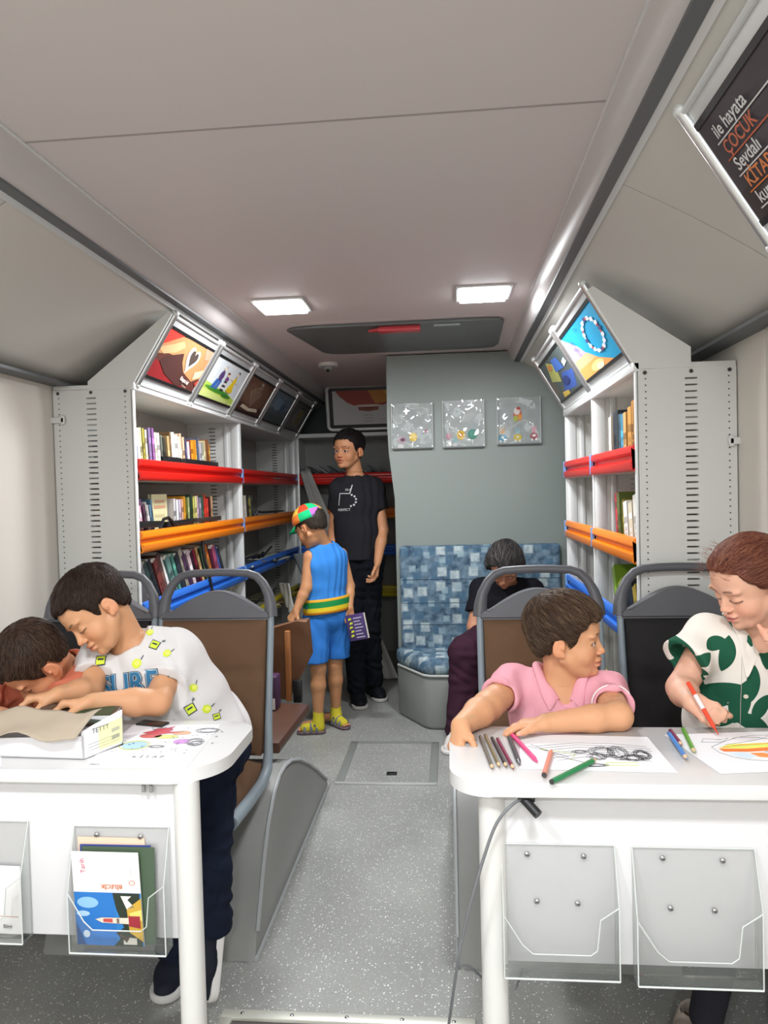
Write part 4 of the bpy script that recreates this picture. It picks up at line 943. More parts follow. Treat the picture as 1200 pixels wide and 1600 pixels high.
def art_scribble(B):
    rr = random.Random(5); K = INK['2a2a2c']
    for (a, b) in (((.142, 1.486), (.215, 1.425)), ((.15, 1.495), (.19, 1.44)), ((.19, 1.43), (.25, 1.39))): scr(B, [a, ((a[0]+b[0])/2+.003, (a[1]+b[1])/2), b], K, .0009)
    for k in range(7): y = 1.505-.013*k; scr(B, [(.16+.005*k, y-.02), (.24, y+.004*rr.uniform(-1, 1)), (.31, y-.002), (.36+.02*rr.random(), y-.02)], K, .0006)
    for cx, cy, rx, ry, n, tn in ((.285, 1.455, .03, .03, 60, 7), (.312, 1.45, .022, .04, 60, 8), (.27, 1.43, .02, .02, 40, 5), (.355, 1.44, .018, .03, 60, 9), (.335, 1.425, .03, .018, 50, 6), (.255, 1.385, .03, .008, 40, 4), (.24, 1.455, .016, .01, 30, 4)): scr(B, spiral(cx, cy, rx, ry, n, tn, rr), K, .0007)
    scr(B, [(.165, 1.47), (.20, 1.455), (.23, 1.44), (.215, 1.41)], INK['b4c83c'], .0009); scr(B, [(.275, 1.385), (.335, 1.385), (.337, 1.398), (.28, 1.398), (.275, 1.385)], INK['b4c83c'], .0012)
flat_paper('white sheet with black and green scribbles, in front of the boy in pink', [(.135, 1.560), (.392, 1.545), (.395, 1.352), (.115, 1.365)], art_scribble)
def art_fish(B):
    K = INK['6a6a6e']
    out = [(.50, 1.487), (.505, 1.455), (.525, 1.43), (.55, 1.418), (.575, 1.415), (.60, 1.425), (.612, 1.445), (.59, 1.462), (.66, 1.475), (.68, 1.50), (.66, 1.52), (.61, 1.545), (.57, 1.545), (.53, 1.515), (.50, 1.487)]
    B.poly([(x, y, .7211) for x, y in [(.51, 1.48), (.54, 1.505), (.66, 1.52), (.68, 1.505), (.56, 1.478)]], flat('dfe26a')); B.poly([(x, y, .7212) for x, y in [(.51, 1.478), (.56, 1.478), (.68, 1.503), (.66, 1.478), (.56, 1.462), (.515, 1.462)]], flat('ea7a34'))
    B.poly([(x, y, .72125) for x, y in [(.56, 1.455), (.585, 1.458), (.605, 1.445), (.595, 1.43), (.57, 1.435)]], flat('f0904a')); B.poly([(x, y, .7211) for x, y in [(.52, 1.455), (.55, 1.458), (.565, 1.44), (.55, 1.425), (.53, 1.435)]], flat('cfe0f4'))
    scr(B, out, K, .0009); scr(B, [(.52, 1.485), (.56, 1.50), (.62, 1.51), (.67, 1.505)], INK['d8402c'], .0012); scr(B, [(.53, 1.50), (.58, 1.52), (.62, 1.54), (.64, 1.56), (.60, 1.556), (.56, 1.54)], K, .0008)
    scr(B, [(.49, 1.515), (.50, 1.535), (.53, 1.53), (.55, 1.54), (.53, 1.515), (.49, 1.515)], K, .0008); scr(B, [(.53, 1.49), (.60, 1.50), (.66, 1.50)], INK['8cc86a'], .001)
flat_paper('white sheet with a colourful drawing, under the girl\'s pencil', [(.430, 1.560), (.70, 1.590), (.74, 1.385), (.468, 1.350)], art_fish)
def art_color(B):
    rr = random.Random(2); K = INK['6a6a6e']
    for cx, cy, rx, ry, c in ((-.650, 1.575, .022, .013, 'b8566c'), (-.662, 1.535, .024, .014, 'c8605c'), (-.60, 1.555, .020, .012, 'e0a884'), (-.625, 1.53, .026, .012, 'd8dc8a'), (-.672, 1.475, .026, .022, 'a8cce0'), (-.580, 1.50, .017, .014, 'c890d0')):
        B.poly([(x, y, .7212) for x, y in ell(cx, cy, rx, ry, 18)], flat(c)); scr(B, ell(cx, cy, rx*1.05, ry*1.05, 18)+[(cx+rx*1.05, cy)], K)
    scr(B, ell(-.672, 1.475, .031, .027, 24)+[(-.641, 1.475)], INK['b4c83c'], .0016)
    for cx, cy, rx, ry in ((-.548, 1.572, .03, .018), (-.552, 1.50, .022, .022), (-.622, 1.468, .02, .008), (-.545, 1.49, .018, .018)): scr(B, spiral(cx, cy, rx, ry, 60, 6, rr, .08), K, .0006)
    B.poly([(x, y, .7213) for x, y in [(-.69, 1.555), (-.63, 1.60), (-.64, 1.565), (-.60, 1.56), (-.66, 1.54)]], flat('c8505c')); scr(B, [(-.69, 1.555), (-.63, 1.60), (-.64, 1.565), (-.60, 1.56), (-.66, 1.54), (-.69, 1.555)], K)
    for cx, cy in ((-.71, 1.50), (-.60, 1.52), (-.565, 1.54), (-.70, 1.44), (-.58, 1.455), (-.64, 1.45), (-.535, 1.545), (-.655, 1.59)): scr(B, star(cx, cy, .007)+[star(cx, cy, .007)[0]], K, .0005)
    for k in range(26): x, y = -.70+.19*rr.random(), 1.43+.16*rr.random(); B.poly([(a, b, .7212) for a, b in ell(x, y, .003, .002, 6)], INK['6a6a6e'])
    scr(B, [(-.70, 1.425), (-.54, 1.43)], K, .0004); text_mb(B, 'KİTAP', (-.615, 1.408, .7210), (1, .02, 0), (0, 1, 0), .016, INK['6a6a6e'], spacing=1.6); text_mb(B, '2023', (-.705, 1.365, .7210), (1, .02, 0), (0, 1, 0), .010, INK['2a2a2c'])
flat_paper('white colouring sheet with planets and rockets, partly coloured in, on the left table', [(-.735, 1.605), (-.532, 1.612), (-.515, 1.352), (-.725, 1.345)], art_color)
flat_paper('white sheet of paper under the box, at the left edge', [(-1.14, 1.60), (-.99, 1.60), (-.98, 1.44), (-1.14, 1.43)], lambda B: scr(B, spiral(-1.03, 1.53, .03, .04, 60, 6, random.Random(3)), INK['6a6a6e']))
flat_paper('corner of a white booklet at the front of the left table', [(-1.2, 1.42), (-.925, 1.41), (-.885, 1.348), (-1.2, 1.345)], None, 'booklet', z=.7205, colr=mat('booklet_white', 'e9e6ee', .5))
# white box
t = thing('cardboard_box', 'white cardboard box with printed end lying in front of the boys', 'box', (-.85, 1.45, .72))
A_, Bx = V(-.741, 1.392, .7215), V(-.698, 1.478, .7215); ex = V(-.998, .055, 0).normalized(); ey = (Bx-A_).normalized(); hh = .062
B = MB(); Lb = .27; Wb = (Bx-A_).length; th = .003
B.prism([(0, 0), (Lb, 0), (Lb, Wb), (0, Wb)], A_, ex, ey, (0, 0, 1), th, M_PAPER)
B.prism([(0, 0), (Lb, 0), (Lb, .034), (0, .046)], A_, ex, (0, 0, 1), ey, th, M_PAPER)
B.prism([(0, 0), (Lb, 0), (Lb, .05), (0, hh)], A_+ey*(Wb-th), ex, (0, 0, 1), ey, th, M_PAPER)
B.prism([(0, 0), (Wb, 0), (Wb, hh+.012), (0, hh-.006)], A_+ex*th, ey, (0, 0, 1), -ex, th, M_PAPER)
B.prism([(0, 0), (Wb, 0), (Wb, .05), (0, .04)], A_+ex*Lb, ey, (0, 0, 1), -ex, th, M_PAPER)
B.build('body', t, smooth=False)
B = MB(); o0 = A_-ex*.0006
B.poly([o0+ey*a*Wb+V(0, 0, b*hh) for a, b in [(.38, .12), (.98, .12), (.98, .95), (.38, .86)]], flat('efeeb4'))
text_mb(B, 'TETTT', o0-ex*.0004+ey*.42*Wb+V(0, 0, hh*.80), ey, (0, 0, 1), .014, INK['6a6a6e'])
for k in range(3): B.poly([o0-ex*.0005+ey*a*Wb+V(0, 0, b*hh) for a, b in [(.12, .2+.1*k), (.9, .24+.1*k), (.9, .25+.1*k), (.12, .21+.1*k)]], INK['6a6a6e'])
B.poly([o0-ex*.0006+ey*a*Wb+V(0, 0, b*hh) for a, b in [(.70, .55), (.9, .58), (.9, .70), (.70, .67)]], flat('b8b8a0')); B.poly([o0-ex*.0006+ey*a*Wb+V(0, 0, b*hh) for a, b in [(.70, .30), (.9, .33), (.9, .45), (.70, .42)]], flat('a8a890'))
B.build('end_print', t, smooth=False)
# brown crumpled paper over the box, and the dark picture book the boys hold
B = MB(); n = 14; g = []
rr = random.Random(7)
for i in range(n+1):
    g.append([])
    for j in range(n+1):
        u, v = i/n, j/n
        p = A_ + ex*(-.012+.285*u+.02*v*(1-u)) + ey*(-.03+.085*v) + V(0, 0, .062+.022*v+.006*math.sin(7*u+3*v)+.003*math.sin(19*u-5*v)-.012*(1-v)*(1-v)*(1+math.sin(9*u))-.014*max(0, u-.5))
        g[-1].append(B.bm.verts.new(p))
B._new([B.bm.faces.new((g[i][j], g[i+1][j], g[i+1][j+1], g[i][j+1])) for i in range(n) for j in range(n)], mat('kraft_paper', 'a89a88', .75, bump=.2, bscale=60))
o = B.build('wrapping_paper', smooth=60, loc=tuple(A_)); m_ = o.modifiers.new('s', 'SOLIDIFY'); m_.thickness = .0012; tag(o, 'crumpled grey-brown sheet of wrapping paper lying over the white box', 'paper')
def slab_book(label, O, X, Y, w_, l_, th, c1, c2, name='picture_book'):
    O, X, Y = Vector(O), Vector(X).normalized(), Vector(Y).normalized(); N = X.cross(Y)
    B = MB(); B.frame_box(O+N*th/2, X, Y, N, (w_, l_, th), mat('cover_'+c1, c1, .35), bev=.001)
    B.poly([O+X*a*w_+Y*b*l_+N*(th+.0006) for a, b in [(-.1, -.45), (.45, -.45), (.45, .45), (.1, .45)]], mat('cover_'+c2, c2, .35))
    B.poly([O+X*a*w_+Y*b*l_+N*(th+.0008) for a, b in [(-.05, -.46), (.12, -.46), (.10, -.38), (-.07, -.38)]], flat('c8442c'))
    o = B.build(name, smooth=False, loc=tuple(O)); return tag(o, label, 'book')
slab_book('dark brown and green picture book lying tilted on the box under the boys\' hands', (-.815, 1.500, .774), (1, .10, -.06), (-.1, 1, .10), .17, .10, .006, '4a3c34', '23402c')
slab_book('thin black booklet sticking out beside the box', (-.69, 1.612, .7215), (1, -.25, 0), (.25, 1, 0), .07, .03, .004, '2a2624', '4a3a30', 'booklet')
# pencils
def pencil(a, b, colr, label, r=.0038, tip='d8b48c', z=.7215, kind='pencil', pen=False):
    a, b = V(a[0], a[1], z+r), V(b[0], b[1], z+r); d = (b-a).normalized(); L_ = (b-a).length
    B = MB(); B.tube([a, b-d*(.014 if not pen else .02)], r, mat('lacquer_'+colr, colr, .3), seg=6 if not pen else 14)
    o = B.build(kind, smooth=30, loc=tuple(a)); tag(o, label, kind.replace('_', ' '), 'pencils and crayons on the right table')
    B = MB(); q = b-d*(.014 if not pen else .02)
    B.tube([q, q+d*(.010 if not pen else .016)], [r, r*.35], mat('wood_tip' if not pen else 'lacquer_'+colr, tip, .6), seg=8); B.tube([q+d*(.010 if not pen else .016), b], [r*.35, .0004], mat('lacquer_'+colr, colr, .3), seg=8)
    B.build('tip', o)
    B = MB(); B.tube([a-d*.003, a], r*.96, mat('lacquer_end_'+colr, '3a3a3a' if colr not in ('e4427e',) else 'd03a70', .4), seg=8); B.build('end_cap', o)
pencil((.050, 1.525), (.066, 1.352), '5c5650', 'grey-brown pencil, leftmost of the bundle on the right table')
pencil((.061, 1.535), (.079, 1.362), '7a6a4c', 'dull gold and black pencil, second of the bundle')
pencil((.074, 1.518), (.092, 1.362), '2e2628', 'black pencil, third of the bundle')
pencil((.085, 1.512), (.104, 1.352), '7c2444', 'dark red pencil, rightmost of the bundle')
pencil((.109, 1.520), (.117, 1.372), '3c4046', 'single dark grey crayon right of the bundle', pen=True, kind='crayon', r=.0045)
pencil((.116, 1.542), (.151, 1.385), 'e4427e', 'pink felt pen on the right table', pen=True, kind='felt_pen', r=.0045)
pencil((.155, 1.322), (.186, 1.452), 'd88a78', 'salmon felt pen lying on the scribbled sheet', pen=True, kind='felt_pen', r=.0048, z=.7222)
pencil((.165, 1.290), (.262, 1.400), '1c7a48', 'long green pencil across the scribbled sheet', r=.0050, z=.7222)
pencil((.437, 1.548), (.428, 1.405), '4a8ad0', 'blue pencil between the two drawings', r=.0045, z=.7222)
pencil((.445, 1.566), (.441, 1.478), '7c2c50', 'short dark red pencil beside the blue one', r=.0045, z=.7222)
pencil((.474, 1.578), (.453, 1.440), '5aa03c', 'green pencil beside the girl\'s sheet', r=.0045, z=.7222)
# cable with its connector under the right table
t = thing('cable', 'grey cable with black plug hanging from under the right table to the floor', 'cable', (.12, 1.30, .69))
B = MB()
def smooth_pts(P_, n=8):
    P_ = [Vector(p) for p in P_]; out = []
    for i in range(len(P_)-1):
        p0, p1, p2, p3 = P_[max(i-1, 0)], P_[i], P_[i+1], P_[min(i+2, len(P_)-1)]
        for k in range(n):
            q = k/n; out.append(.5*((2*p1)+(-p0+p2)*q+(2*p0-5*p1+4*p2-p3)*q*q+(-p0+3*p1-3*p2+p3)*q**3))
    return out+[P_[-1]]
B.tube(smooth_pts([(.118, 1.315, .688), (.092, 1.292, .682), (.066, 1.285, .652), (.045, 1.28, .60), (.022, 1.28, .525), (.004, 1.29, .45), (-.008, 1.30, .385), (-.03, 1.38, .20), (-.045, 1.50, .05), (-.035, 1.60, .006), (-.01, 1.66, .004), (.03, 1.60, .004), (.10, 1.45, .004)]), .0028, mat('grey_cable', '6f7174', .4), seg=8)
B.tube(smooth_pts([(-.008, 1.30, .385), (.015, 1.34, .36), (.06, 1.42, .26), (.085, 1.52, .12), (.10, 1.68, .005), (.16, 1.9, .004)]), .0026, MATS['grey_cable'], seg=8)
B.build('wire', t, smooth=80)
B = MB(); B.tube([(.118, 1.312, .686), (.140, 1.29, .668)], .0085, M_DARK, seg=12); B.box((.122, 1.316, .688), (.03, .02, .012), M_DARK, bev=.003); B.build('plug', t)

# ------------------------------------------------------------------ grey cloth leaning at the rear, hanging cloth, paper
def cloth(label, name, a0, a1, b0, b1, col_, folds, amp, n=30, m_=16, cat='cloth'):
    a0, a1, b0, b1 = map(Vector, (a0, a1, b0, b1)); B = MB(); g = []
    nrm = (b0-a0).cross(a1-a0).normalized()
    for i in range(n+1):
        g.append([])
        for j in range(m_+1):
            u, v = i/n, j/m_
            p = (a0.lerp(a1, v)).lerp(b0.lerp(b1, v), u) + nrm*amp*(math.sin(folds*PI*v+2*u)+.5*math.sin(2.3*folds*v+5*u))*(.3+u)
            g[-1].append(B.bm.verts.new(p))
    B._new([B.bm.faces.new((g[i][j], g[i+1][j], g[i+1][j+1], g[i][j+1])) for i in range(n) for j in range(m_)], mat('cloth_'+col_, col_, .85, bump=.2, bscale=200))
    o = B.build(name, smooth=80, loc=tuple(a0)); s_ = o.modifiers.new('s', 'SOLIDIFY'); s_.thickness = .003; return tag(o, label, cat)
cloth('long grey sheet leaning diagonally in front of the rear bookcase', 'grey_sheet', (-1.10, 5.35, 1.40), (-1.03, 5.35, 1.42), (-.60, 4.75, .02), (-.36, 4.75, .02), 'b6b6b0', 4, .014)
cloth('grey cloth hanging from the blue shelf beside the small boy', 'grey_cloth', (-1.08, 4.93, .83), (-.88, 4.75, .86), (-.93, 4.90, .52), (-.89, 4.82, .55), '9aa2a6', 3, .01)
cloth('crumpled white paper on the yellow shelf lip beside the small boy', 'crumpled_paper', (-1.13, 4.72, .66), (-1.02, 4.52, .68), (-1.08, 4.70, .53), (-.98, 4.45, .50), 'c9c8c0', 5, .012, cat='paper')
# ------------------------------------------------------------------ organic modelling: smooth unions of tapered limbs, meshed with surface nets
def npv(a): return np.array(a, dtype=np.float64)
def nrm(a): a = npv(a); return a/np.linalg.norm(a)
class Field:
    def __init__(s): s.p = []
    def add(s, fn, lo, hi, k=.01, op='a'): s.p.append((fn, npv(lo), npv(hi), k, op)); return s
    def cone(s, a, b, ra, rb, k=.012, op='a', flat_=None):
        a, b = npv(a), npv(b); ab = b-a; L2 = max(ab@ab, 1e-12)
        def fn(x, y, z):
            t = np.clip(((x-a[0])*ab[0]+(y-a[1])*ab[1]+(z-a[2])*ab[2])/L2, 0, 1)
            dx, dy, dz = x-a[0]-t*ab[0], y-a[1]-t*ab[1], z-a[2]-t*ab[2]
            return np.sqrt(dx*dx+dy*dy+dz*dz)-(ra+(rb-ra)*t)
        r = max(ra, rb); s.add(fn, np.minimum(a, b)-r, np.maximum(a, b)+r, k, op); return s
    def chain(s, pts, rs, k=.012):
        for i in range(len(pts)-1): s.cone(pts[i], pts[i+1], rs[i], rs[i+1], k)
        return s
    def ell(s, c, r, R=None, k=.012, op='a'):
        c, r = npv(c), npv(r); R = np.eye(3) if R is None else R   # columns: local axes in world
        def fn(x, y, z):
            X, Y, Z = x-c[0], y-c[1], z-c[2]
            q = [(X*R[0, i]+Y*R[1, i]+Z*R[2, i]) for i in range(3)]
            k0 = np.sqrt(sum((q[i]/r[i])**2 for i in range(3))); k1 = np.sqrt(sum((q[i]/r[i]**2)**2 for i in range(3)))+1e-9
            return k0*(k0-1)/k1
        m = np.abs(R)@r; s.add(fn, c-m, c+m, k, op); return s
    def evalgrid(s, lo, hi, h):
        lo, hi = npv(lo), npv(hi); n = np.maximum(4, np.ceil((hi-lo)/h).astype(int)+1)
        ax = [lo[i]+h*np.arange(n[i]) for i in range(3)]
        F = np.full(tuple(n), .06, dtype=np.float32)
        for fn, a, b, k, op in s.p:
            m = (2.5*k + 2*h + .004) if op != 'c' else 0
            if op == 'c': sl = [slice(0, n[i]) for i in range(3)]
            else: sl = [slice(max(0, int((a[i]-m-lo[i])/h)), min(n[i], int((b[i]+m-lo[i])/h)+2)) for i in range(3)]
            if any(q.stop <= q.start for q in sl): continue
            x, y, z = ax[0][sl[0]][:, None, None], ax[1][sl[1]][None, :, None], ax[2][sl[2]][None, None, :]
            d = fn(x, y, z); G = F[sl[0], sl[1], sl[2]]
            if op == 'a':
                hh = np.clip(.5+.5*(G-d)/k, 0, 1); F[sl[0], sl[1], sl[2]] = G*(1-hh)+d*hh-k*hh*(1-hh)
            elif op == 's':
                hh = np.clip(.5-.5*(G+d)/k, 0, 1); F[sl[0], sl[1], sl[2]] = G*(1-hh)-d*hh+k*hh*(1-hh)
            elif op == 'c':     # clip: keep where d < 0
                F[...] = np.maximum(F, d)
            elif op == 'd':     # displace
                F[sl[0], sl[1], sl[2]] = G+d
        return F, ax
    def clip(s, fn): s.p.append((fn, npv((0, 0, 0)), npv((0, 0, 0)), .01, 'c')); return s
    def bounds(s, pad=.02):
        a = np.min([p[1] for p in s.p if p[4] == 'a'], axis=0)-pad; b = np.max([p[2] for p in s.p if p[4] == 'a'], axis=0)+pad
        return a, b
def plane_keep(P0, N):
    """keep the side the normal points away from"""
    P0, N = npv(P0), nrm(N)
    return lambda x, y, z: (x-P0[0])*N[0]+(y-P0[1])*N[1]+(z-P0[2])*N[2]
def surface_net(F, ax, h):
    S = F < 0; n = F.shape
    cnt = np.zeros((n[0]-1, n[1]-1, n[2]-1), np.float32); acc = np.zeros(cnt.shape+(3,), np.float32)
    for axis in range(3):
        o = [a for a in range(3) if a != axis]
        sl0 = [slice(None)]*3; sl1 = [slice(None)]*3; sl0[axis] = slice(0, -1); sl1[axis] = slice(1, None)
        A, Bv = F[tuple(sl0)], F[tuple(sl1)]; cr_ = S[tuple(sl0)] != S[tuple(sl1)]
        t = np.where(cr_, A/np.where(cr_, A-Bv, 1), 0)
        for d0 in (0, 1):
            for d1 in (0, 1):
                ss = [slice(None)]*3
                ss[o[0]] = slice(d0, n[o[0]]-1+d0); ss[o[1]] = slice(d1, n[o[1]]-1+d1)
                c = cr_[tuple(ss)]; tt = t[tuple(ss)]
                cnt += c; acc[..., axis] += np.where(c, tt, 0)
                if d0: acc[..., o[0]] += c
                if d1: acc[..., o[1]] += c
    act = cnt > 0; idx = -np.ones(cnt.shape, np.int64); ii = np.argwhere(act); idx[act] = np.arange(len(ii))
    pos = acc[act]/cnt[act][:, None]
    V_ = np.stack([ax[i][0]+h*(ii[:, i]+pos[:, i]) for i in range(3)], 1)
    quads = []
    for axis in range(3):
        b, c = (axis+1) % 3, (axis+2) % 3
        sl0 = [slice(1, -1)]*3; sl1 = [slice(1, -1)]*3; sl0[axis] = slice(0, -1); sl1[axis] = slice(1, None)
        s0, s1 = S[tuple(sl0)], S[tuple(sl1)]; e = np.argwhere(s0 != s1)
        if not len(e): continue
        fl = s0[tuple(e.T)]
        e = e.copy(); e[:, b] += 1; e[:, c] += 1
        def cell(db, dc):
            q = e.copy(); q[:, b] -= db; q[:, c] -= dc; return idx[tuple(q.T)]
        q = np.stack([cell(1, 1), cell(0, 1), cell(0, 0), cell(1, 0)], 1)
        q[~fl] = q[~fl][:, ::-1]; quads.append(q)
    Q = np.concatenate(quads) if quads else np.zeros((0, 4), int)
    return V_, Q[(Q >= 0).all(1)]
def field_mesh(name, field, boxes, mats_, parent=None, color=None, matfn=None, loc=None, attrs=None, relax=1):
    """boxes: list of (lo, hi, h); finer boxes first; a later box drops its faces inside earlier ones"""
    VV, QQ, off, done = [], [], 0, []
    for lo, hi, h in boxes:
        F, ax = field.evalgrid(lo, hi, h); v, q = surface_net(F, ax, h)
        if relax and len(q):
            for _ in range(relax):
                s_ = np.zeros_like(v); c_ = np.zeros(len(v))
                for a, b in ((0, 1), (1, 2), (2, 3), (3, 0)):
                    np.add.at(s_, q[:, a], v[q[:, b]]); np.add.at(c_, q[:, a], 1); np.add.at(s_, q[:, b], v[q[:, a]]); np.add.at(c_, q[:, b], 1)
                v = .5*v+.5*s_/np.maximum(c_, 1)[:, None]
        if len(q):
            cen = v[q].mean(1); keep = np.ones(len(q), bool)
            for lo2, hi2, h2 in done:
                keep &= ~np.all((cen > npv(lo2)+.5*h) & (cen < npv(hi2)-.5*h), axis=1)
            q = q[keep]
        VV.append(v); QQ.append(q+off); off += len(v); done.append((lo, hi, h))
    v, q = np.concatenate(VV), np.concatenate(QQ)
    used = np.unique(q); rm = -np.ones(len(v), int); rm[used] = np.arange(len(used)); v = v[used]; q = rm[q]
    me = bpy.data.meshes.new(name)
    cen = npv(loc) if loc is not None else np.zeros(3)
    if parent is not None: cen = npv(world_of(parent).translation)
    me.vertices.add(len(v)); me.vertices.foreach_set('co', (v-cen).astype(np.float32).ravel())
    me.loops.add(len(q)*4); me.loops.foreach_set('vertex_index', q.astype(np.int32).ravel())
    me.polygons.add(len(q)); me.polygons.foreach_set('loop_start', np.arange(0, len(q)*4, 4, dtype=np.int32))
    try: me.polygons.foreach_set('loop_total', np.full(len(q), 4, dtype=np.int32))
    except Exception: pass
    me.update(calc_edges=True); me.validate()
    me.polygons.foreach_set('use_smooth', [True]*len(me.polygons))
    for m in mats_: me.materials.append(m)
    if matfn is not None and len(me.polygons) == len(q):
        me.polygons.foreach_set('material_index', matfn(v[q].mean(1)).astype(np.int32))
    if color is not None:
        c = color(v); at = me.color_attributes.new('Col', 'FLOAT_COLOR', 'POINT'); at.data.foreach_set('color', np.concatenate([c, np.ones((len(c), 1))], 1).astype(np.float32).ravel())
    for nm, f in (attrs or {}).items():
        at = me.attributes.new(nm, 'FLOAT', 'POINT'); at.data.foreach_set('value', f(v).astype(np.float32))
    o = bpy.data.objects.new(name, me); C.objects.link(o)
    if parent is not None: o.parent = parent
    elif loc is not None: o.location = loc
    return o
def nz(P, f, seed=0, oct=3):
    """smooth pseudo noise, about -1..1"""
    x, y, z = [P[..., i]*f for i in range(3)]; r = 0; a = 1
    for k in range(oct):
        s = seed*1.7+k*2.3
        r = r+a*np.sin(x*1.3+s+1.7*np.sin(y*.9+s))*np.cos(z*1.1-s+1.3*np.sin(x*.7-s)); x, y, z = y*1.9+.3, z*1.9-.7, x*1.9+1.1; a *= .5
    return r/1.6
def fold_fn(amp, f, seed, dirv=(0, 0, 1), stretch=3.0):
    D = nrm(dirv)
    def fn(x, y, z):
        t = x*D[0]+y*D[1]+z*D[2]
        X, Y, Z = x-t*D[0]*(1-1/stretch), y-t*D[1]*(1-1/stretch), z-t*D[2]*(1-1/stretch)
        q = np.sin(f*(X*1.0+Y*.6+.35*Z)+2.2*np.sin(f*.45*(Y-Z)+seed)+seed)
        q2 = np.sin(f*1.9*(Z*.8-X*.5+Y*.4)+1.8*np.sin(f*.6*(X+Z)+seed*2)+1.3*seed)
        return -amp*(np.abs(q)**1.5*.9+.45*q2)
    return fn

# ---- skin material reads the painted-in complexion (lips, brows, nails)
def skin_mat():
    m = bpy.data.materials.new('skin'); m.use_nodes = True; nt = m.node_tree; b = nt.nodes['Principled BSDF']
    a = nt.nodes.new('ShaderNodeAttribute'); a.attribute_name = 'Col'
    tc = nt.nodes.new('ShaderNodeTexCoord'); n = nt.nodes.new('ShaderNodeTexNoise'); n.inputs['Scale'].default_value = 18; n.inputs['Detail'].default_value = 4
    nt.links.new(tc.outputs['Object'], n.inputs['Vector'])
    mr = nt.nodes.new('ShaderNodeMapRange'); mr.inputs[3].default_value = .93; mr.inputs[4].default_value = 1.07; nt.links.new(n.outputs['Fac'], mr.inputs[0])
    vm = nt.nodes.new('ShaderNodeVectorMath'); vm.operation = 'SCALE'; nt.links.new(a.outputs['Color'], vm.inputs[0]); nt.links.new(mr.outputs[0], vm.inputs['Scale'])
    nt.links.new(vm.outputs[0], b.inputs['Base Color']); b.inputs['Roughness'].default_value = .48; b.inputs['Specular IOR Level'].default_value = .35
    b.inputs['Subsurface Weight'].default_value = .22; b.inputs['Subsurface Radius'].default_value = (1, .35, .2); b.inputs['Subsurface Scale'].default_value = .006
    n2 = nt.nodes.new('ShaderNodeTexNoise'); n2.inputs['Scale'].default_value = 350; nt.links.new(tc.outputs['Object'], n2.inputs['Vector'])
    bp = nt.nodes.new('ShaderNodeBump'); bp.inputs['Strength'].default_value = .12; bp.inputs['Distance'].default_value = .0008; nt.links.new(n2.outputs['Fac'], bp.inputs['Height']); nt.links.new(bp.outputs[0], b.inputs['Normal'])
    return m
M_SKIN = skin_mat()
M_EYEW = mat('eye_white', 'e6e2dd', .12); M_IRIS = mat('iris_brown', '3a2415', .1); M_PUPIL = mat('pupil', '0a0808', .05)
def fabric(name, hexs, bump=.25, bs=700, rough=.9, var=.05):
    return mat(name, hexs, rough, bump=bump, bscale=bs, spec=.15, var=var, vscale=12)

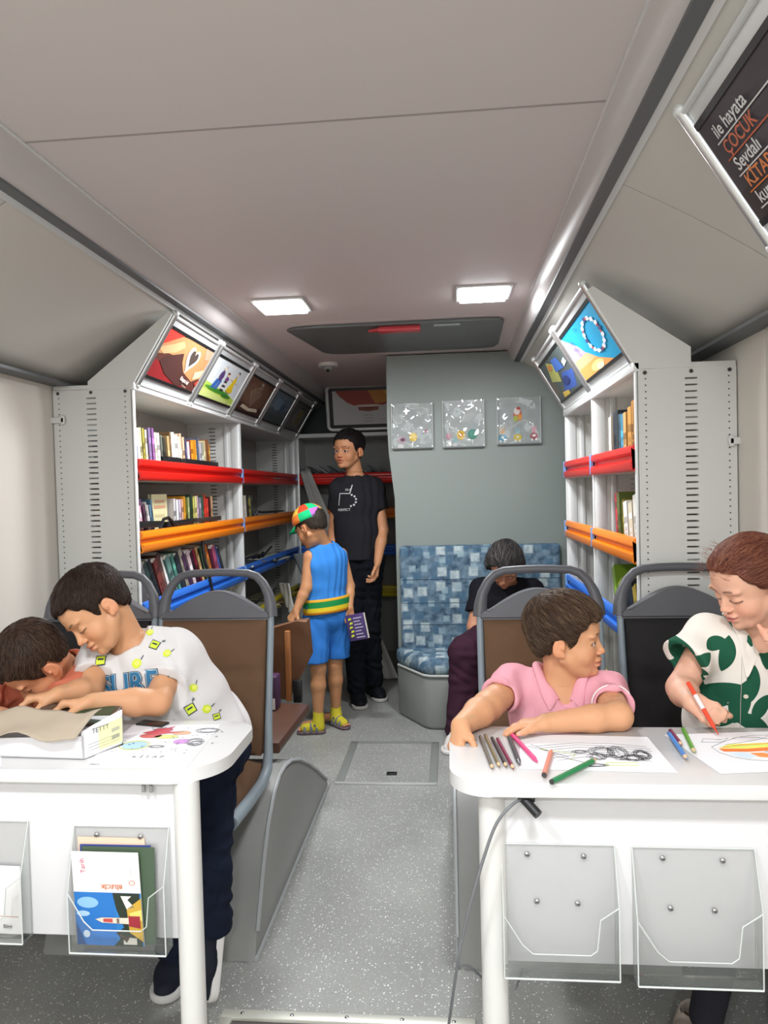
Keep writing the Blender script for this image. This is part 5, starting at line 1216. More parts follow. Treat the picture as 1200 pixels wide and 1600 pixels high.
# ---- head
def basis(f, u):
    Y = nrm(f); Z = npv(u)-Y*(npv(u)@Y); Z = Z/np.linalg.norm(Z); X = np.cross(Y, Z)
    return np.stack([X, Y, Z], 1)
class Head:
    def __init__(s, c, f, u, size, skin='d9a07c', brow='33221a', hair='2e211b', openn=0, gaze=(0, 1, -.1), fat=1.0, lips='b0645a', mouth_open=0, nose=.55):
        s.nose = nose
        s.c, s.R, s.s = npv(c), basis(f, u), size; s.skin, s.brow, s.haircol, s.open, s.gaze, s.fat, s.lips, s.mo = skin, brow, hair, openn, gaze, fat, lips, mouth_open
    def W(s, p): return s.c+s.R@(npv(p)*s.s)
    def L(s, P): return ((P-s.c)@s.R)/s.s
    def add(s, F):
        S = s.s; R = s.R; fa = s.fat
        def E(c, r, k=.05, op='a', rot=None): F.ell(s.W(c), npv(r)*S, R if rot is None else R@rot, k*S, op)
        def Cn(a, b, ra, rb, k=.04, op='a'): F.cone(s.W(a), s.W(b), ra*S, rb*S, k*S, op)
        E((0, -.06, .13), (.352, .425, .37)); E((0, .11, .09), (.285, .262, .27), .08)
        E((0, .10, -.14), (.272*fa, .255, .30), .08); E((0, .13, -.33), (.195*fa, .20, .145), .08)
        for q in (-1, 1):
            E((q*.155, .19, -.20), (.118*fa, .125, .12), .07); Cn((q*.235*fa, -.02, -.22), (q*.10, .20, -.41), .07, .065, .07)
        E((0, .285, -.43), (.075, .065, .06), .06)
        for q in (-1, 1):
            E((q*.135, .405, -.05), (.105, .085, .062), .06, 's'); E((q*.135, .325, .045), (.115, .05, .028), .05)
            E((q*.132, .272, -.062), (.080, .080, .078), .018)
            if s.open: E((q*.132, .36, -.062), (.060, .06, .026*s.open), .008, 's')
        n_ = s.nose; Cn((0, .325, .0), (0, .372+.05*n_, -.165), .026, .036, .04); E((0, .375+.055*n_, -.180), (.046, .036, .034), .02)
        for q in (-1, 1): E((q*.052, .355+.03*n_, -.190), (.032, .040, .027), .018); E((q*.026, .37+.042*n_, -.219), (.014, .02, .012), .008, 's')
        E((0, .35, -.275), (.105, .048, .034), .025); E((0, .343, -.335), (.085, .045, .032), .02); E((0, .365, -.285), (.085, .032, .018), .010); E((0, .362, -.325), (.070, .032, .019), .010)
        E((0, .405, -.304), (.098, .04, .006+.022*s.mo), .007, 's')
        for q in (-1, 1):
            a = math.radians(18*q); rz = np.array([[math.cos(a), -math.sin(a), 0], [math.sin(a), math.cos(a), 0], [0, 0, 1]])
            b = math.radians(-12); rx = np.array([[1, 0, 0], [0, math.cos(b), -math.sin(b)], [0, math.sin(b), math.cos(b)]])
            ro = rz@rx
            E((q*.365, -.05, -.07), (.030, .078, .120), .02, rot=ro); E((q*.405, -.030, -.050), (.034, .052, .086), .010, 's', rot=ro); E((q*.352, -.015, -.165), (.024, .034, .036), .02)
            E((q*.385, .0, -.075), (.018, .02, .025), .012); E((q*.372, -.05, -.055), (.012, .035, .05), .01)
    def box(s, pad=.14):
        m = s.s*(.5+pad); return s.c-m, s.c+m
    def paint(s, P):
        l = s.L(P); x, y, z = l[:, 0], l[:, 1], l[:, 2]; ax_ = np.abs(x)
        base = npv(hexc(s.skin)); col = np.tile(base, (len(P), 1))
        def mixc(w, c): nonlocal col; w = np.clip(w, 0, 1)[:, None]; col = col*(1-w)+npv(c)*w
        near = np.clip(1.2-np.abs(l).max(1)*1.6, 0, 1) > 0
        ss = lambda a, b, t: np.clip((t-a)/(b-a), 0, 1)**2*(3-2*np.clip((t-a)/(b-a), 0, 1))
        inside = (np.abs(x) < .5) & (y > -.7) & (y < .6) & (z > -.6) & (z < .6)
        red = base*npv((1.06, .80, .76))
        mixc(inside*.55*np.exp(-(((ax_-.17)/.09)**2+((z+.2)/.09)**2))*(y > .1), red); mixc(inside*.4*np.exp(-((x/.06)**2+((z+.19)/.05)**2))*(y > .34), red); mixc(inside*.45*(ax_ > .335), red)
        lipm = inside*(y > .32)*(1-ss(.75, 1.1, np.sqrt((x/.092)**2+((z+.305)/.048)**2))); mixc(.75*lipm, hexc(s.lips))
        mixc(inside*.8*(y > .3)*(1-ss(.5, 1.0, np.sqrt((x/.10)**2+((z+.304)/.010)**2))), npv(hexc(s.lips))*.35)
        bz = .060-2.4*(ax_-.145)**2
        mixc(inside*(y > .18)*(ax_ > .045)*(ax_ < .225)*.8*(1-ss(.005, .017, np.abs(z-bz)+.02*np.clip((ax_-.17)/.06, 0, 1))), hexc(s.brow))
        if s.open:
            e = np.sqrt(((ax_-.132)/.062)**2+((z+.062)/(.028*s.open))**2); up_ = (z > -.068)
            mixc(inside*(y > .2)*.9*(1-ss(.10, .30, np.abs(e-1.05)))*np.where(up_, 1, .35), npv((.03, .018, .012)))
            mixc(inside*(y > .2)*(e < .95)*1.0, npv(hexc('c9a79a')))
        else:
            lz = -.092+1.9*(ax_-.132)**2
            mixc(inside*(y > .2)*(ax_ > .055)*(ax_ < .215)*.9*(1-ss(.004, .014, np.abs(z-lz))), npv((.03, .018, .012)))
            mixc(inside*(y > .2)*.25*np.exp(-(((ax_-.132)/.07)**2+((z+.03)/.03)**2)), base*.6)
        return col
    def eyes(s, parent):
        if not s.open: return
        for q in (-1, 1):
            c = s.W((q*.132, .270, -.062)); r = .073*s.s; g = nrm(s.R@nrm(s.gaze)); t = nrm(np.cross(g, (0, .1, 1))); b = np.cross(g, t)
            B = MB(); rings = []; th = [0, .12, .235, .25, .42, .6, .9, 1.3, 1.8, 2.4]
            n = 22
            vs_ = [[B.bm.verts.new(c+r*(g*math.cos(a)*(1.0)+(t*math.cos(2*PI*k/n)+b*math.sin(2*PI*k/n))*math.sin(a))) for k in range(n)] for a in th[1:]]
            top = B.bm.verts.new(c+r*g); m0 = [B.mi(M_PUPIL), B.mi(M_IRIS), B.mi(M_EYEW)]
            for k in range(n): f = B.bm.faces.new((top, vs_[0][k], vs_[0][(k+1) % n])); f.material_index = 0
            for i in range(len(vs_)-1):
                for k in range(n):
                    f = B.bm.faces.new((vs_[i][k], vs_[i+1][k], vs_[i+1][(k+1) % n], vs_[i][(k+1) % n])); f.material_index = 0 if th[i+2] <= .24 else (1 if th[i+2] <= .43 else 2)
            o = B.build('eye', parent, smooth=80)
# ---- hair
HL_BOY = ([-.6, -.34, -.16, -.11, .03, .06, .12, .20, .30, .45], [-.24, -.24, -.14, .04, .05, -.09, -.02, .13, .25, .27])
def hair_build(H, parent, t_top=.06, t_side=.02, hl=HL_BOY, fringe=0, n=2600, Ls=.16, whorl=(.0, -.22, .46), seed=1, extra=None, cols=None, name='hair', h=.0028, lift=.010, comb=(0, 0, 0), rad=.0007, zs=(0, .33)):
    S = H.s; Fh = Field()
    def E(c, r, k=.05): Fh.ell(H.W(c), npv(r)*S, H.R, k*S)
    E((0, -.06, .13), (.352, .425, .37)); E((0, .11, .09), (.285, .262, .27), .08); E((0, -.12, -.08), (.27, .30, .22), .08)
    hx, hz = hl
    def disp(x, y, z):
        P = np.stack(np.broadcast_arrays(x, y, z), -1); l = H.L(P); q = np.clip((l[..., 2]-zs[0])/(zs[1]-zs[0]), 0, 1)
        return -S*(t_side+(t_top-t_side)*q)+S*.010*nz(l, 9, seed)*q-.004*S*nz(l, 26, seed)
    lo, hi = H.c-S*.62, H.c+S*.62
    Fh.p.append((disp, lo, hi, .001, 'd'))
    if fringe:
        for x in (-.2, -.1, .0, .1, .2): Fh.cone(H.W((x, .20, .33)), H.W((x*.95, .385, .20-fringe+.03*math.sin(40*x+seed))), .07*S, .022*S, .03*S)
    if extra: extra(Fh, H)
    def mask(x, y, z):
        P = np.stack(np.broadcast_arrays(x, y, z), -1); l = H.L(P)
        hh = np.interp(l[..., 1], hx, hz)-fringe*1.3*np.clip((l[..., 1]-.15)/.1, 0, 1)
        m = (hh-l[..., 2])*.8+.012*np.sin(70*l[..., 0]+seed)+.010*np.sin(55*l[..., 1]+seed)
        return m*S
    Fh.clip(mask)
    a, b = H.c-S*.68, H.c+S*.68
    if extra: a2, b2 = Fh.bounds(.01); a, b = np.minimum(a, a2), np.maximum(b, b2)
    cols = cols or (H.haircol,)
    hm = [mat('hair_'+c, c, .55, spec=.3) for c in cols]
    o = field_mesh(name, Fh, [(a, b, h)], [hm[0]], parent)
    me = o.data; rr = np.random.RandomState(seed)
    off = npv(world_of(parent).translation) if parent is not None else np.zeros(3)
    nv = len(me.vertices); co = np.empty(nv*3, np.float32); me.vertices.foreach_get('co', co); co = co.reshape(-1, 3).astype(float)+off
    no = np.empty(nv*3, np.float32); me.vertices.foreach_get('normal', no); no = no.reshape(-1, 3).astype(float)
    lc = H.L(co); out = np.einsum('ij,ij->i', no, co-H.c) > 0.3*S*.3
    cand = np.where(out)[0]
    if len(cand) == 0: return o
    bv = BVHTree.FromPolygons([tuple(p) for p in co], [tuple(p.vertices) for p in me.polygons])
    pick = rr.choice(cand, n); wh = H.W(whorl); cb = H.R@npv(comb)
    B = bmesh.new(); B.from_mesh(me)
    for m in hm[1:]: me.materials.append(m)
    segs = 5
    for vi in pick:
        p = co[vi].copy(); N0 = no[vi]; L_ = Ls*S*rr.uniform(.7, 1.2); pts = [p-N0*.001]; jit = rr.normal(0, .18, 3); q = p.copy(); Nn = N0
        r0 = rad*rr.uniform(.7, 1.3)
        for k in range(1, segs+1):
            d = (q-wh)/S; d = d/(np.linalg.norm(d)+1e-6)+jit+cb; d = d-Nn*(d@Nn); d = d/(np.linalg.norm(d)+1e-6)
            q = q+d*L_/segs
            hit = bv.find_nearest(Vector(q))
            if hit[0] is None: break
            pos = npv(hit[0]); Nn = npv(hit[1]); lf = lift*S*math.sin(PI*min(1, k/segs*.95))*1.0+.0004
            q = pos; pts.append(pos+Nn*lf)
        if len(pts) < 3: continue
        mi_ = rr.randint(len(hm)); rings = []
        for k, pp in enumerate(pts):
            t = pts[min(k+1, len(pts)-1)]-pts[max(k-1, 0)]; t = t/(np.linalg.norm(t)+1e-9); a_ = np.cross(t, N0); a_ = a_/(np.linalg.norm(a_)+1e-9); b_ = np.cross(t, a_); r = r0*(1-.75*k/(len(pts)-1))
            rings.append([B.verts.new(Vector(pp-off+r*(a_*math.cos(w_)+b_*math.sin(w_)))) for w_ in (0, 2.094, 4.189)])
        for u, v in zip(rings, rings[1:]):
            for k in range(3):
                f = B.faces.new((u[k], u[(k+1) % 3], v[(k+1) % 3], v[k])); f.material_index = mi_; f.smooth = True
    B.to_mesh(me); B.free()
    return o
# ---- hands
def hand(F, wrist, d, palm, thumbside, Lh, curl=(25, 30, 30, 35), curl2=None, spread=4, thumb=(.6, .75, .25), thumb_bend=20, fat=1.0, nails=None, wr=None):
    w0 = npv(wrist); D = nrm(d); Pn = npv(palm)-D*(npv(palm)@D); Pn = nrm(Pn); T = npv(thumbside); T = T-D*(T@D)-Pn*(T@Pn); T = nrm(T)
    offs = (.185, .065, -.055, -.165); ks = (.50, .52, .50, .45); ln = (.40, .45, .42, .33); k = .005
    tips = []
    for i in range(4):
        a = w0+T*offs[i]*.55*Lh+D*.05*Lh; b = w0+D*ks[i]*Lh+T*offs[i]*Lh-Pn*.01*Lh*(1 if i in (1, 2) else 0)
        F.cone(a, b, .085*Lh*fat, .068*Lh*fat, .010)
        sp = math.radians(spread*(1.5-i)); dd = nrm(D*math.cos(sp)+T*math.sin(sp)); c0 = curl[i] if hasattr(curl, '__len__') else curl
        cc = (c0, c0*1.1, c0*.7) if curl2 is None else (c0, curl2[i], curl2[i]*.6)
        ang = 0; p = b; r = .056*Lh*fat
        for j, fr in enumerate((.46, .30, .24)):
            ang += math.radians(cc[j]); dr = dd*math.cos(ang)+Pn*math.sin(ang); q = p+dr*ln[i]*fr*Lh; r2 = r*.92
            F.cone(p, q, r, r2, k if j else .007); p, r = q, r2
            last = dr
        tips.append((p, nrm(last), nrm(np.cross(last, T))*1.0, r))
    a = w0+D*.10*Lh+T*.14*Lh+Pn*.03*Lh; td = nrm(D*thumb[0]+T*thumb[1]+Pn*thumb[2]); b = a+td*.27*Lh
    F.cone(a, b, .085*Lh*fat, .066*Lh*fat, .012)
    tb = math.radians(thumb_bend); td2 = nrm(td*math.cos(tb)+nrm(D+.3*Pn)*math.sin(tb)); c = b+td2*.20*Lh; F.cone(b, c, .064*Lh*fat, .056*Lh*fat, .006)
    td3 = nrm(td2*math.cos(tb)+nrm(D+.3*Pn)*math.sin(tb)); e = c+td3*.15*Lh; F.cone(c, e, .056*Lh*fat, .046*Lh*fat, .005)
    tips.append((e, td3, -Pn, .046*Lh*fat))
    if nails is not None:
        for p, dr, up_, r in tips[:4]: nails.append((p, dr, -nrm(Pn-dr*(Pn@dr)), r))
        nails.append((e, td3, nrm(T-td3*(T@td3)), tips[4][3]))
    pts = np.array([t[0] for t in tips]+[w0]); return pts
def paint_nails(col, P, nails, c):
    for p, dr, n_, r in nails:
        v = P-(p-dr*r*.1+n_*r*.95); t = v@dr; sd = np.linalg.norm(v-np.outer(t, dr), axis=1); m = (np.abs(t) < r*.85) & (sd < r*.72) & ((P-p)@n_ > r*.35)
        col[m] = npv(c)
    return col
def boxes_for(F, fine):
    lo, hi = F.bounds(.015); return fine+[(lo, hi, .0045)]
# ------------------------------------------------------------------ people
def halfball(F, P0, N, R, k=.003):
    P0, N = npv(P0), nrm(N); c = P0+N*R*.35
    def fn(x, y, z):
        pl = -((x-P0[0])*N[0]+(y-P0[1])*N[1]+(z-P0[2])*N[2]); b = np.sqrt((x-c[0])**2+(y-c[1])**2+(z-c[2])**2)-R
        return np.maximum(pl, b)
    F.add(fn, c-R, c+R, k, 's')
def torso(F, neck, pel, sh, sc, off=0, belly=1.0, k=.03):
    neck, pel = npv(neck), npv(pel); X = nrm(npv(sh[1])-npv(sh[0])); Z = neck-pel; L_ = np.linalg.norm(Z); Z = Z/L_; X = nrm(X-Z*(X@Z)); Y = np.cross(Z, X); R = np.stack([X, Y, Z], 1)
    P = lambda t: neck+(pel-neck)*t
    F.ell(P(.30), npv((.118*sc+off, .078*sc+off, .36*L_)), R, k); F.ell(P(.62), npv((.110*sc*belly+off, .080*sc*belly+off, .36*L_)), R, k); F.ell(P(.97), npv((.118*sc+off, .088*sc+off, .095*sc+off)), R, k)
    for s_ in sh:
        F.cone(neck-Z*.018*sc, s_, .040*sc+off, .040*sc+off, k)
    return R
def arm(F, sh, el, wr, r=(.038, .031, .029, .020), k=.012, fk=.006):
    sh, el, wr = npv(sh), npv(el), npv(wr)
    F.cone(sh, el, r[0], r[1], k); m = el+(wr-el)*.35; F.cone(el, m, r[1]*.98, r[2]*1.06, k); F.cone(m, wr, r[2]*1.06, r[3], k)
def sleeve(F, sh, el, t, ra, rb, hole=None, k=.012, flare=1.0):
    sh, el = npv(sh), npv(el); d = nrm(el-sh); e = sh+(el-sh)*t
    F.cone(sh, e+d*.015, ra, rb, k); F.__dict__.setdefault('sl', []).append(F.p.pop())
    return (e, d, rb, hole or rb-.005)
def finish_sleeves(F, ends):
    rest = F.p; F.p = list(F.sl)
    for e, d, rb, hl_ in ends:
        halfball(F, e, d, rb*1.5); F.cone(e-d*.035, e+d*.03, hl_*.9, hl_, .003, 's')
    F.p += rest
def decal(parent, target, O, X, Y, shapes, off=.0012, name='print', maxd=.4):
    """flat prints laid on cloth: shapes = [(polygon in metres, material, level)] or ('text', ...)"""
    O, X, Y = Vector(O), Vector(X).normalized(), Vector(Y).normalized(); Y = (Y-X*Y.dot(X)).normalized(); N = X.cross(Y)
    me = target.data; w_ = world_of(target).translation
    bv = BVHTree.FromPolygons([tuple(v.co+w_) for v in me.vertices], [tuple(p.vertices) for p in me.polygons])
    B = MB()
    for sh in shapes:
        if sh[0] == 'text':
            _, txt, size, m, lv, bold = sh[:6]; ox, oy = sh[6] if len(sh) > 6 else (0, 0)
            T = MB(); text_mb(T, txt, (ox, oy, 0), (1, 0, 0), (0, 1, 0), size, m, bold=bold, lift=0, h=0, spacing=sh[7] if len(sh) > 7 else 1)
            bmesh.ops.triangulate(T.bm, faces=T.bm.faces)
            for _ in range(2):
                es = [e for e in T.bm.edges if e.calc_length() > .006]
                if es: bmesh.ops.subdivide_edges(T.bm, edges=es, cuts=1); bmesh.ops.triangulate(T.bm, faces=T.bm.faces)
            T.bm.verts.index_update(); vv = [v.co.copy() for v in T.bm.verts]; ff = [[v.index for v in f.verts] for f in T.bm.faces]; T.bm.free()
        else:
            pl, m, lv = sh; T = bmesh.new(); T.faces.new([T.verts.new((a, b, 0)) for a, b in pl]); bmesh.ops.triangulate(T, faces=T.faces)
            for _ in range(3):
                es = [e for e in T.edges if e.calc_length() > .006]
                if es: bmesh.ops.subdivide_edges(T, edges=es, cuts=1); bmesh.ops.triangulate(T, faces=T.faces)
            T.verts.index_update(); vv = [v.co.copy() for v in T.verts]; ff = [[v.index for v in f.verts] for f in T.faces]; T.free()
        k = B.mi(m); out = []
        for v in vv:
            p = O+X*v.x+Y*v.y+N*.15; h_ = bv.ray_cast(p, -N, maxd)
            out.append(B.bm.verts.new(h_[0]+h_[1]*(off+.0004*lv)) if h_[0] is not None else None)
        for f in ff:
            q = [out[i] for i in f]
            if None in q or (max((a.co-b.co).length for a in q for b in q) > .03): continue
            fc = B.bm.faces.new(q); fc.material_index = k
    o = B.build(name, parent, smooth=80); return o
def shoe(parent, heel, toe, hexs, sole, ht=.055, w_=.034, name='shoe', straps=None):
    heel, toe = npv(heel), npv(toe); d = nrm(toe-heel); zf = heel[2]; F = Field(); s_ = np.cross(d, (0, 0, 1))
    F.cone(heel+(0, 0, .028), heel+(toe-heel)*.55+(0, 0, .030), w_, w_*1.05, .015); F.cone(heel+(toe-heel)*.5+(0, 0, .026), toe+(0, 0, .018)-d*w_*.8, w_*1.05, w_*.80, .02)
    F.cone(heel+d*.012+(0, 0, .03), heel+d*.008+(0, 0, ht), w_*.95, w_*.86, .015)
    F.clip(plane_keep(heel+(0, 0, .014), (0, 0, -1)))
    F.cone(heel+d*.008+(0, 0, ht-.01), heel+d*.008+(0, 0, ht+.06), w_*.72, w_*.74, .003, 's')
    lo, hi = F.bounds(.01); o = field_mesh(name, F, [(lo, hi, .004)], [fabric('shoe_'+hexs, hexs, rough=.6)], parent)
    L_ = np.linalg.norm(toe-heel); prof = []
    for k in range(28):
        a = 2*PI*k/28; cx, sx = math.cos(a), math.sin(a); rad_ = w_*(1.12 if cx > 0 else 1.0)
        ctr = .0 if cx < 0 else L_-w_*1.0
        prof.append((ctr+rad_*cx, rad_*sx))
    B = MB(); B.prism(prof, (heel[0], heel[1], zf+.0015), Vector(d), Vector(s_), (0, 0, 1), .02, mat('sole_'+sole, sole, .5), bev=.005)
    so = B.build('sole', o, smooth=50); return o
def person(label, loc, H, F, fine, mats_=None, nails=(), nailc=None):
    lo, hi = F.bounds(.012)
    def col(P):
        c = H.paint(P); return paint_nails(c, P, nails, npv(hexc(nailc)) if nailc else npv(hexc(H.skin))*npv((1.12, 1.0, 1.0)))
    o = field_mesh('person', F, fine+[(lo, hi, .005)], [M_SKIN], None, col, loc=loc)
    tag(o, label, 'person'); H.eyes(o)
    return o
def handbox(pts, pad=.018, h=.0022): return (pts.min(0)-pad, pts.max(0)+pad, h)
def cloth_obj(name, F, m, parent, h=.0042, label=None, attrs=None, ms=None, matfn=None):
    lo, hi = F.bounds(.012); o = field_mesh(name, F, [(lo, hi, h)], ms or [m], parent, attrs=attrs, matfn=matfn)
    if label: o['label'] = label
    return o
def add_folds(F, amp, f, seed, dirv=(0, 0, 1), st=3):
    lo, hi = F.bounds(.02)
    if hasattr(F, 'sl'): lo, hi = np.minimum(lo, np.min([q[1] for q in F.sl], 0)-.02), np.maximum(hi, np.max([q[2] for q in F.sl], 0)+.02)
    F.p.append((fold_fn(amp, f, seed, dirv, st), lo, hi, .001, 'd'))
A3 = npv
def collar(P, shirt, ctr, m, zb=.030, zf=-.030, rx=.050, ry=.050, drop=(.050, .030), fwd=0, gap=8, point=16, m2=None, name='collar', yaw=0, off=.006, th=.003, tilt=None, roll=.010):
    """band turned down over the cloth round the neck; ctr neck centre, angles run from the front to the back on each side"""
    me = shirt.data; w_ = world_of(shirt).translation
    bv = BVHTree.FromPolygons([tuple(v.co+w_) for v in me.vertices], [tuple(p.vertices) for p in me.polygons])
    B = MB(); ctr = A3(ctr)
    def top_z(p, dflt):
        h_ = bv.ray_cast(Vector((p[0], p[1], ctr[2]+.07)), Vector((0, 0, -1)), .30)
        if h_[0] is None: return dflt, A3((0, 0, 1))
        return h_[0].z, A3(h_[1])
    for side in (-1, 1):
        rows = []
        for i in range(19):
            t = i/18; a0 = math.radians(gap+(180-gap)*t)*side; z_e = ctr[2]+zf+(zb-zf)*(1-math.cos(math.radians(180*t)))/2; dr = drop[0]+(drop[1]-drop[0])*min(1, t*2.2)
            sw = math.radians(point)*max(0, 1-t*4)*side
            D = lambda a: A3((math.sin(a+yaw), -math.cos(a+yaw), 0))
            def on(a, r, lift, fall):
                p = ctr*A3((1, 1, 0))+D(a)*A3((rx/.05, ry/.05, 0))*r; z, n_ = top_z(p, z_e-fall); z = max(z, z_e-fall-.03)
                return A3((p[0], p[1], z))+D(a)*lift*.6+A3((0, 0, lift))
            e_ = A3((rx/.05, ry/.05, 0)); zs_, _n = top_z(ctr*A3((1, 1, 0))+D(a0)*e_*.056, z_e); zs_ = max(zs_, z_e-.02)
            inner = ctr*A3((1, 1, 0))+D(a0)*e_*.045+A3((0, 0, zs_-.012)); top = ctr*A3((1, 1, 0))+D(a0)*e_*.049+A3((0, 0, zs_+roll))
            o1 = on(a0+sw, .052+dr*.62, off, dr); mid = (top+o1)/2+D(a0)*.007+A3((0, 0, .007))
            rows.append([inner, top, top*.5+mid*.5+A3((0, 0, roll*.35)), mid, o1])
        g = [[B.bm.verts.new(Vector(p)) for p in r] for r in rows]
        for i in range(18):
            for j in range(4):
                f = B.bm.faces.new((g[i][j], g[i+1][j], g[i+1][j+1], g[i][j+1])); f.material_index = B.mi(m2 if (m2 and ((side > 0 and 2 <= i < 6) or (side < 0 and 5 <= i < 9))) else m)
    o = B.build(name, P, smooth=80); s_ = o.modifiers.new('s', 'SOLIDIFY'); s_.thickness = th; s2 = o.modifiers.new('b', 'SUBSURF'); s2.levels = 1; s2.render_levels = 2
    return o

# ===== boy in pink, seated behind the right table
def boy_pink():
    H = Head((.264, 1.745, .892), (.95, -.28, .02), (-.06, -.02, 1), .190, skin='cf9a74', brow='3a281c', hair='3b2a20', openn=.95, gaze=(0, 1, .05), fat=1.08, lips='b8685c')
    neck, pel = (.250, 1.765, .768), (.245, 1.80, .50); shL, shR = (.352, 1.745, .757), (.138, 1.775, .768)
    elL, wrL = (.345, 1.595, .748), (.190, 1.560, .745); elR, wrR = (.072, 1.655, .752), (.010, 1.540, .744)
    F = Field(); torso(F, neck, pel, (shL, shR), .98, -.004, 1.05); F.cone(neck, H.W((0, -.10, -.16)), .038, .040, .02)
    F.cone(neck, H.W((0, .05, -.30)), .034, .034, .02)
    arm(F, shL, elL, wrL, (.034, .030, .027, .020)); arm(F, shR, elR, wrR, (.034, .033, .030, .021)); H.add(F)
    nails = []
    pl = hand(F, wrL, (-1, .05, -.09), (0, -.1, -1), (0, -1, 0), .098, curl=(12, 14, 16, 18), spread=5, thumb=(.8, .5, .1), thumb_bend=5, fat=1.12, nails=nails)
    pr = hand(F, wrR, (-.22, -.62, -.55), (.25, -.4, -.9), (1, -.25, .1), .098, curl=(38, 40, 42, 45), curl2=(35, 38, 40, 42), spread=4, thumb=(.75, .55, .35), thumb_bend=15, fat=1.12, nails=nails)
    for x in (.165, .325): F.chain([(x, 1.66, .475), (x, 1.60, .455), (x, 1.625, .38), (x, 1.66, .32)], [.045, .042, .036, .024], .015)
    b = H.box(.10); P = person('boy in a pink polo shirt, head turned right, leaning on the right table', (.25, 1.80, .45), H, F, [(b[0], b[1], .0024), handbox(pl), handbox(pr)], nails=nails, nailc='e0a694')
    pink = fabric('pink_pique', 'e0a0ac', .35, 900)
    S = Field(); R = torso(S, neck, pel, (shL, shR), .98, .006, 1.06)
    e1 = sleeve(S, shL, elL, .55, .041, .043, .037); e2 = sleeve(S, shR, elR, .56, .041, .044, .039)
    add_folds(S, .0042, 60, 1.2, (.2, 0, 1), 2.6)
    S.cone(A3(neck)+(0, 0, .004), A3(neck)+(0, -.01, .07), .043, .056, .004, 's')
    S.cone(A3(neck)+(0, -.040, .012), A3(neck)+(.004, -.098, -.050), .026, .005, .004, 's')
    finish_sleeves(S, (e1, e2))
    sh = cloth_obj('polo_shirt', S, pink, P, .0036)
    collar(P, sh, A3(neck)+(0, -.004, .002), pink, zb=.022, zf=-.022, rx=.047, ry=.048, drop=(.040, .026), gap=9, point=20)
    # placket with white edging on the left sleeve
    decal(P, sh, (.258, 1.70, .70), (1, 0, 0), (.05, 0, 1), [([(-.012, -.06), (.010, -.06), (.014, .035), (-.010, .035)], fabric('pink_placket', 'd8949f', .3, 900), 1), (ell(.001, .010, .004, .004, 10), mat('button_pink', 'efc4c8', .3), 3)], name='placket')
    for (e, d, rb, hl_) in (e1,):
        t1 = nrm(np.cross(d, (0, 0, 1))); t2 = np.cross(d, t1)
        B = MB(); B.tube([Vector(e-d*.006+(t1*math.cos(a)+t2*math.sin(a))*(rb+.0015)) for a in [2*PI*k/28 for k in range(28)]], .0018, mat('white_stripe', 'efe2e4', .8), seg=6, closed=True); B.build('sleeve_stripe', P)
    hair_build(H, P, t_top=.075, t_side=.035, fringe=.02, n=4200, Ls=.24, seed=3, cols=('413024', '523c2e', '33241b', '64503c'), lift=.014, comb=(.15, .5, -.1), rad=.0008)
    # dark shorts on the seat
    T = Field(); T.cone((.19, 1.80, .475), (.17, 1.62, .475), .06, .05); T.cone((.31, 1.80, .475), (.33, 1.62, .475), .06, .05); T.cone((.2, 1.82, .49), (.3, 1.82, .49), .07, .07)
    cloth_obj('shorts', T, fabric('navy_shorts', '2b3042'), P, .006)
    for x in (.165, .325): shoe(P, (x, 1.685, .262), (x, 1.555, .262), '3a3f4a', 'd0d0d0', ht=.05, w_=.030)
    return P
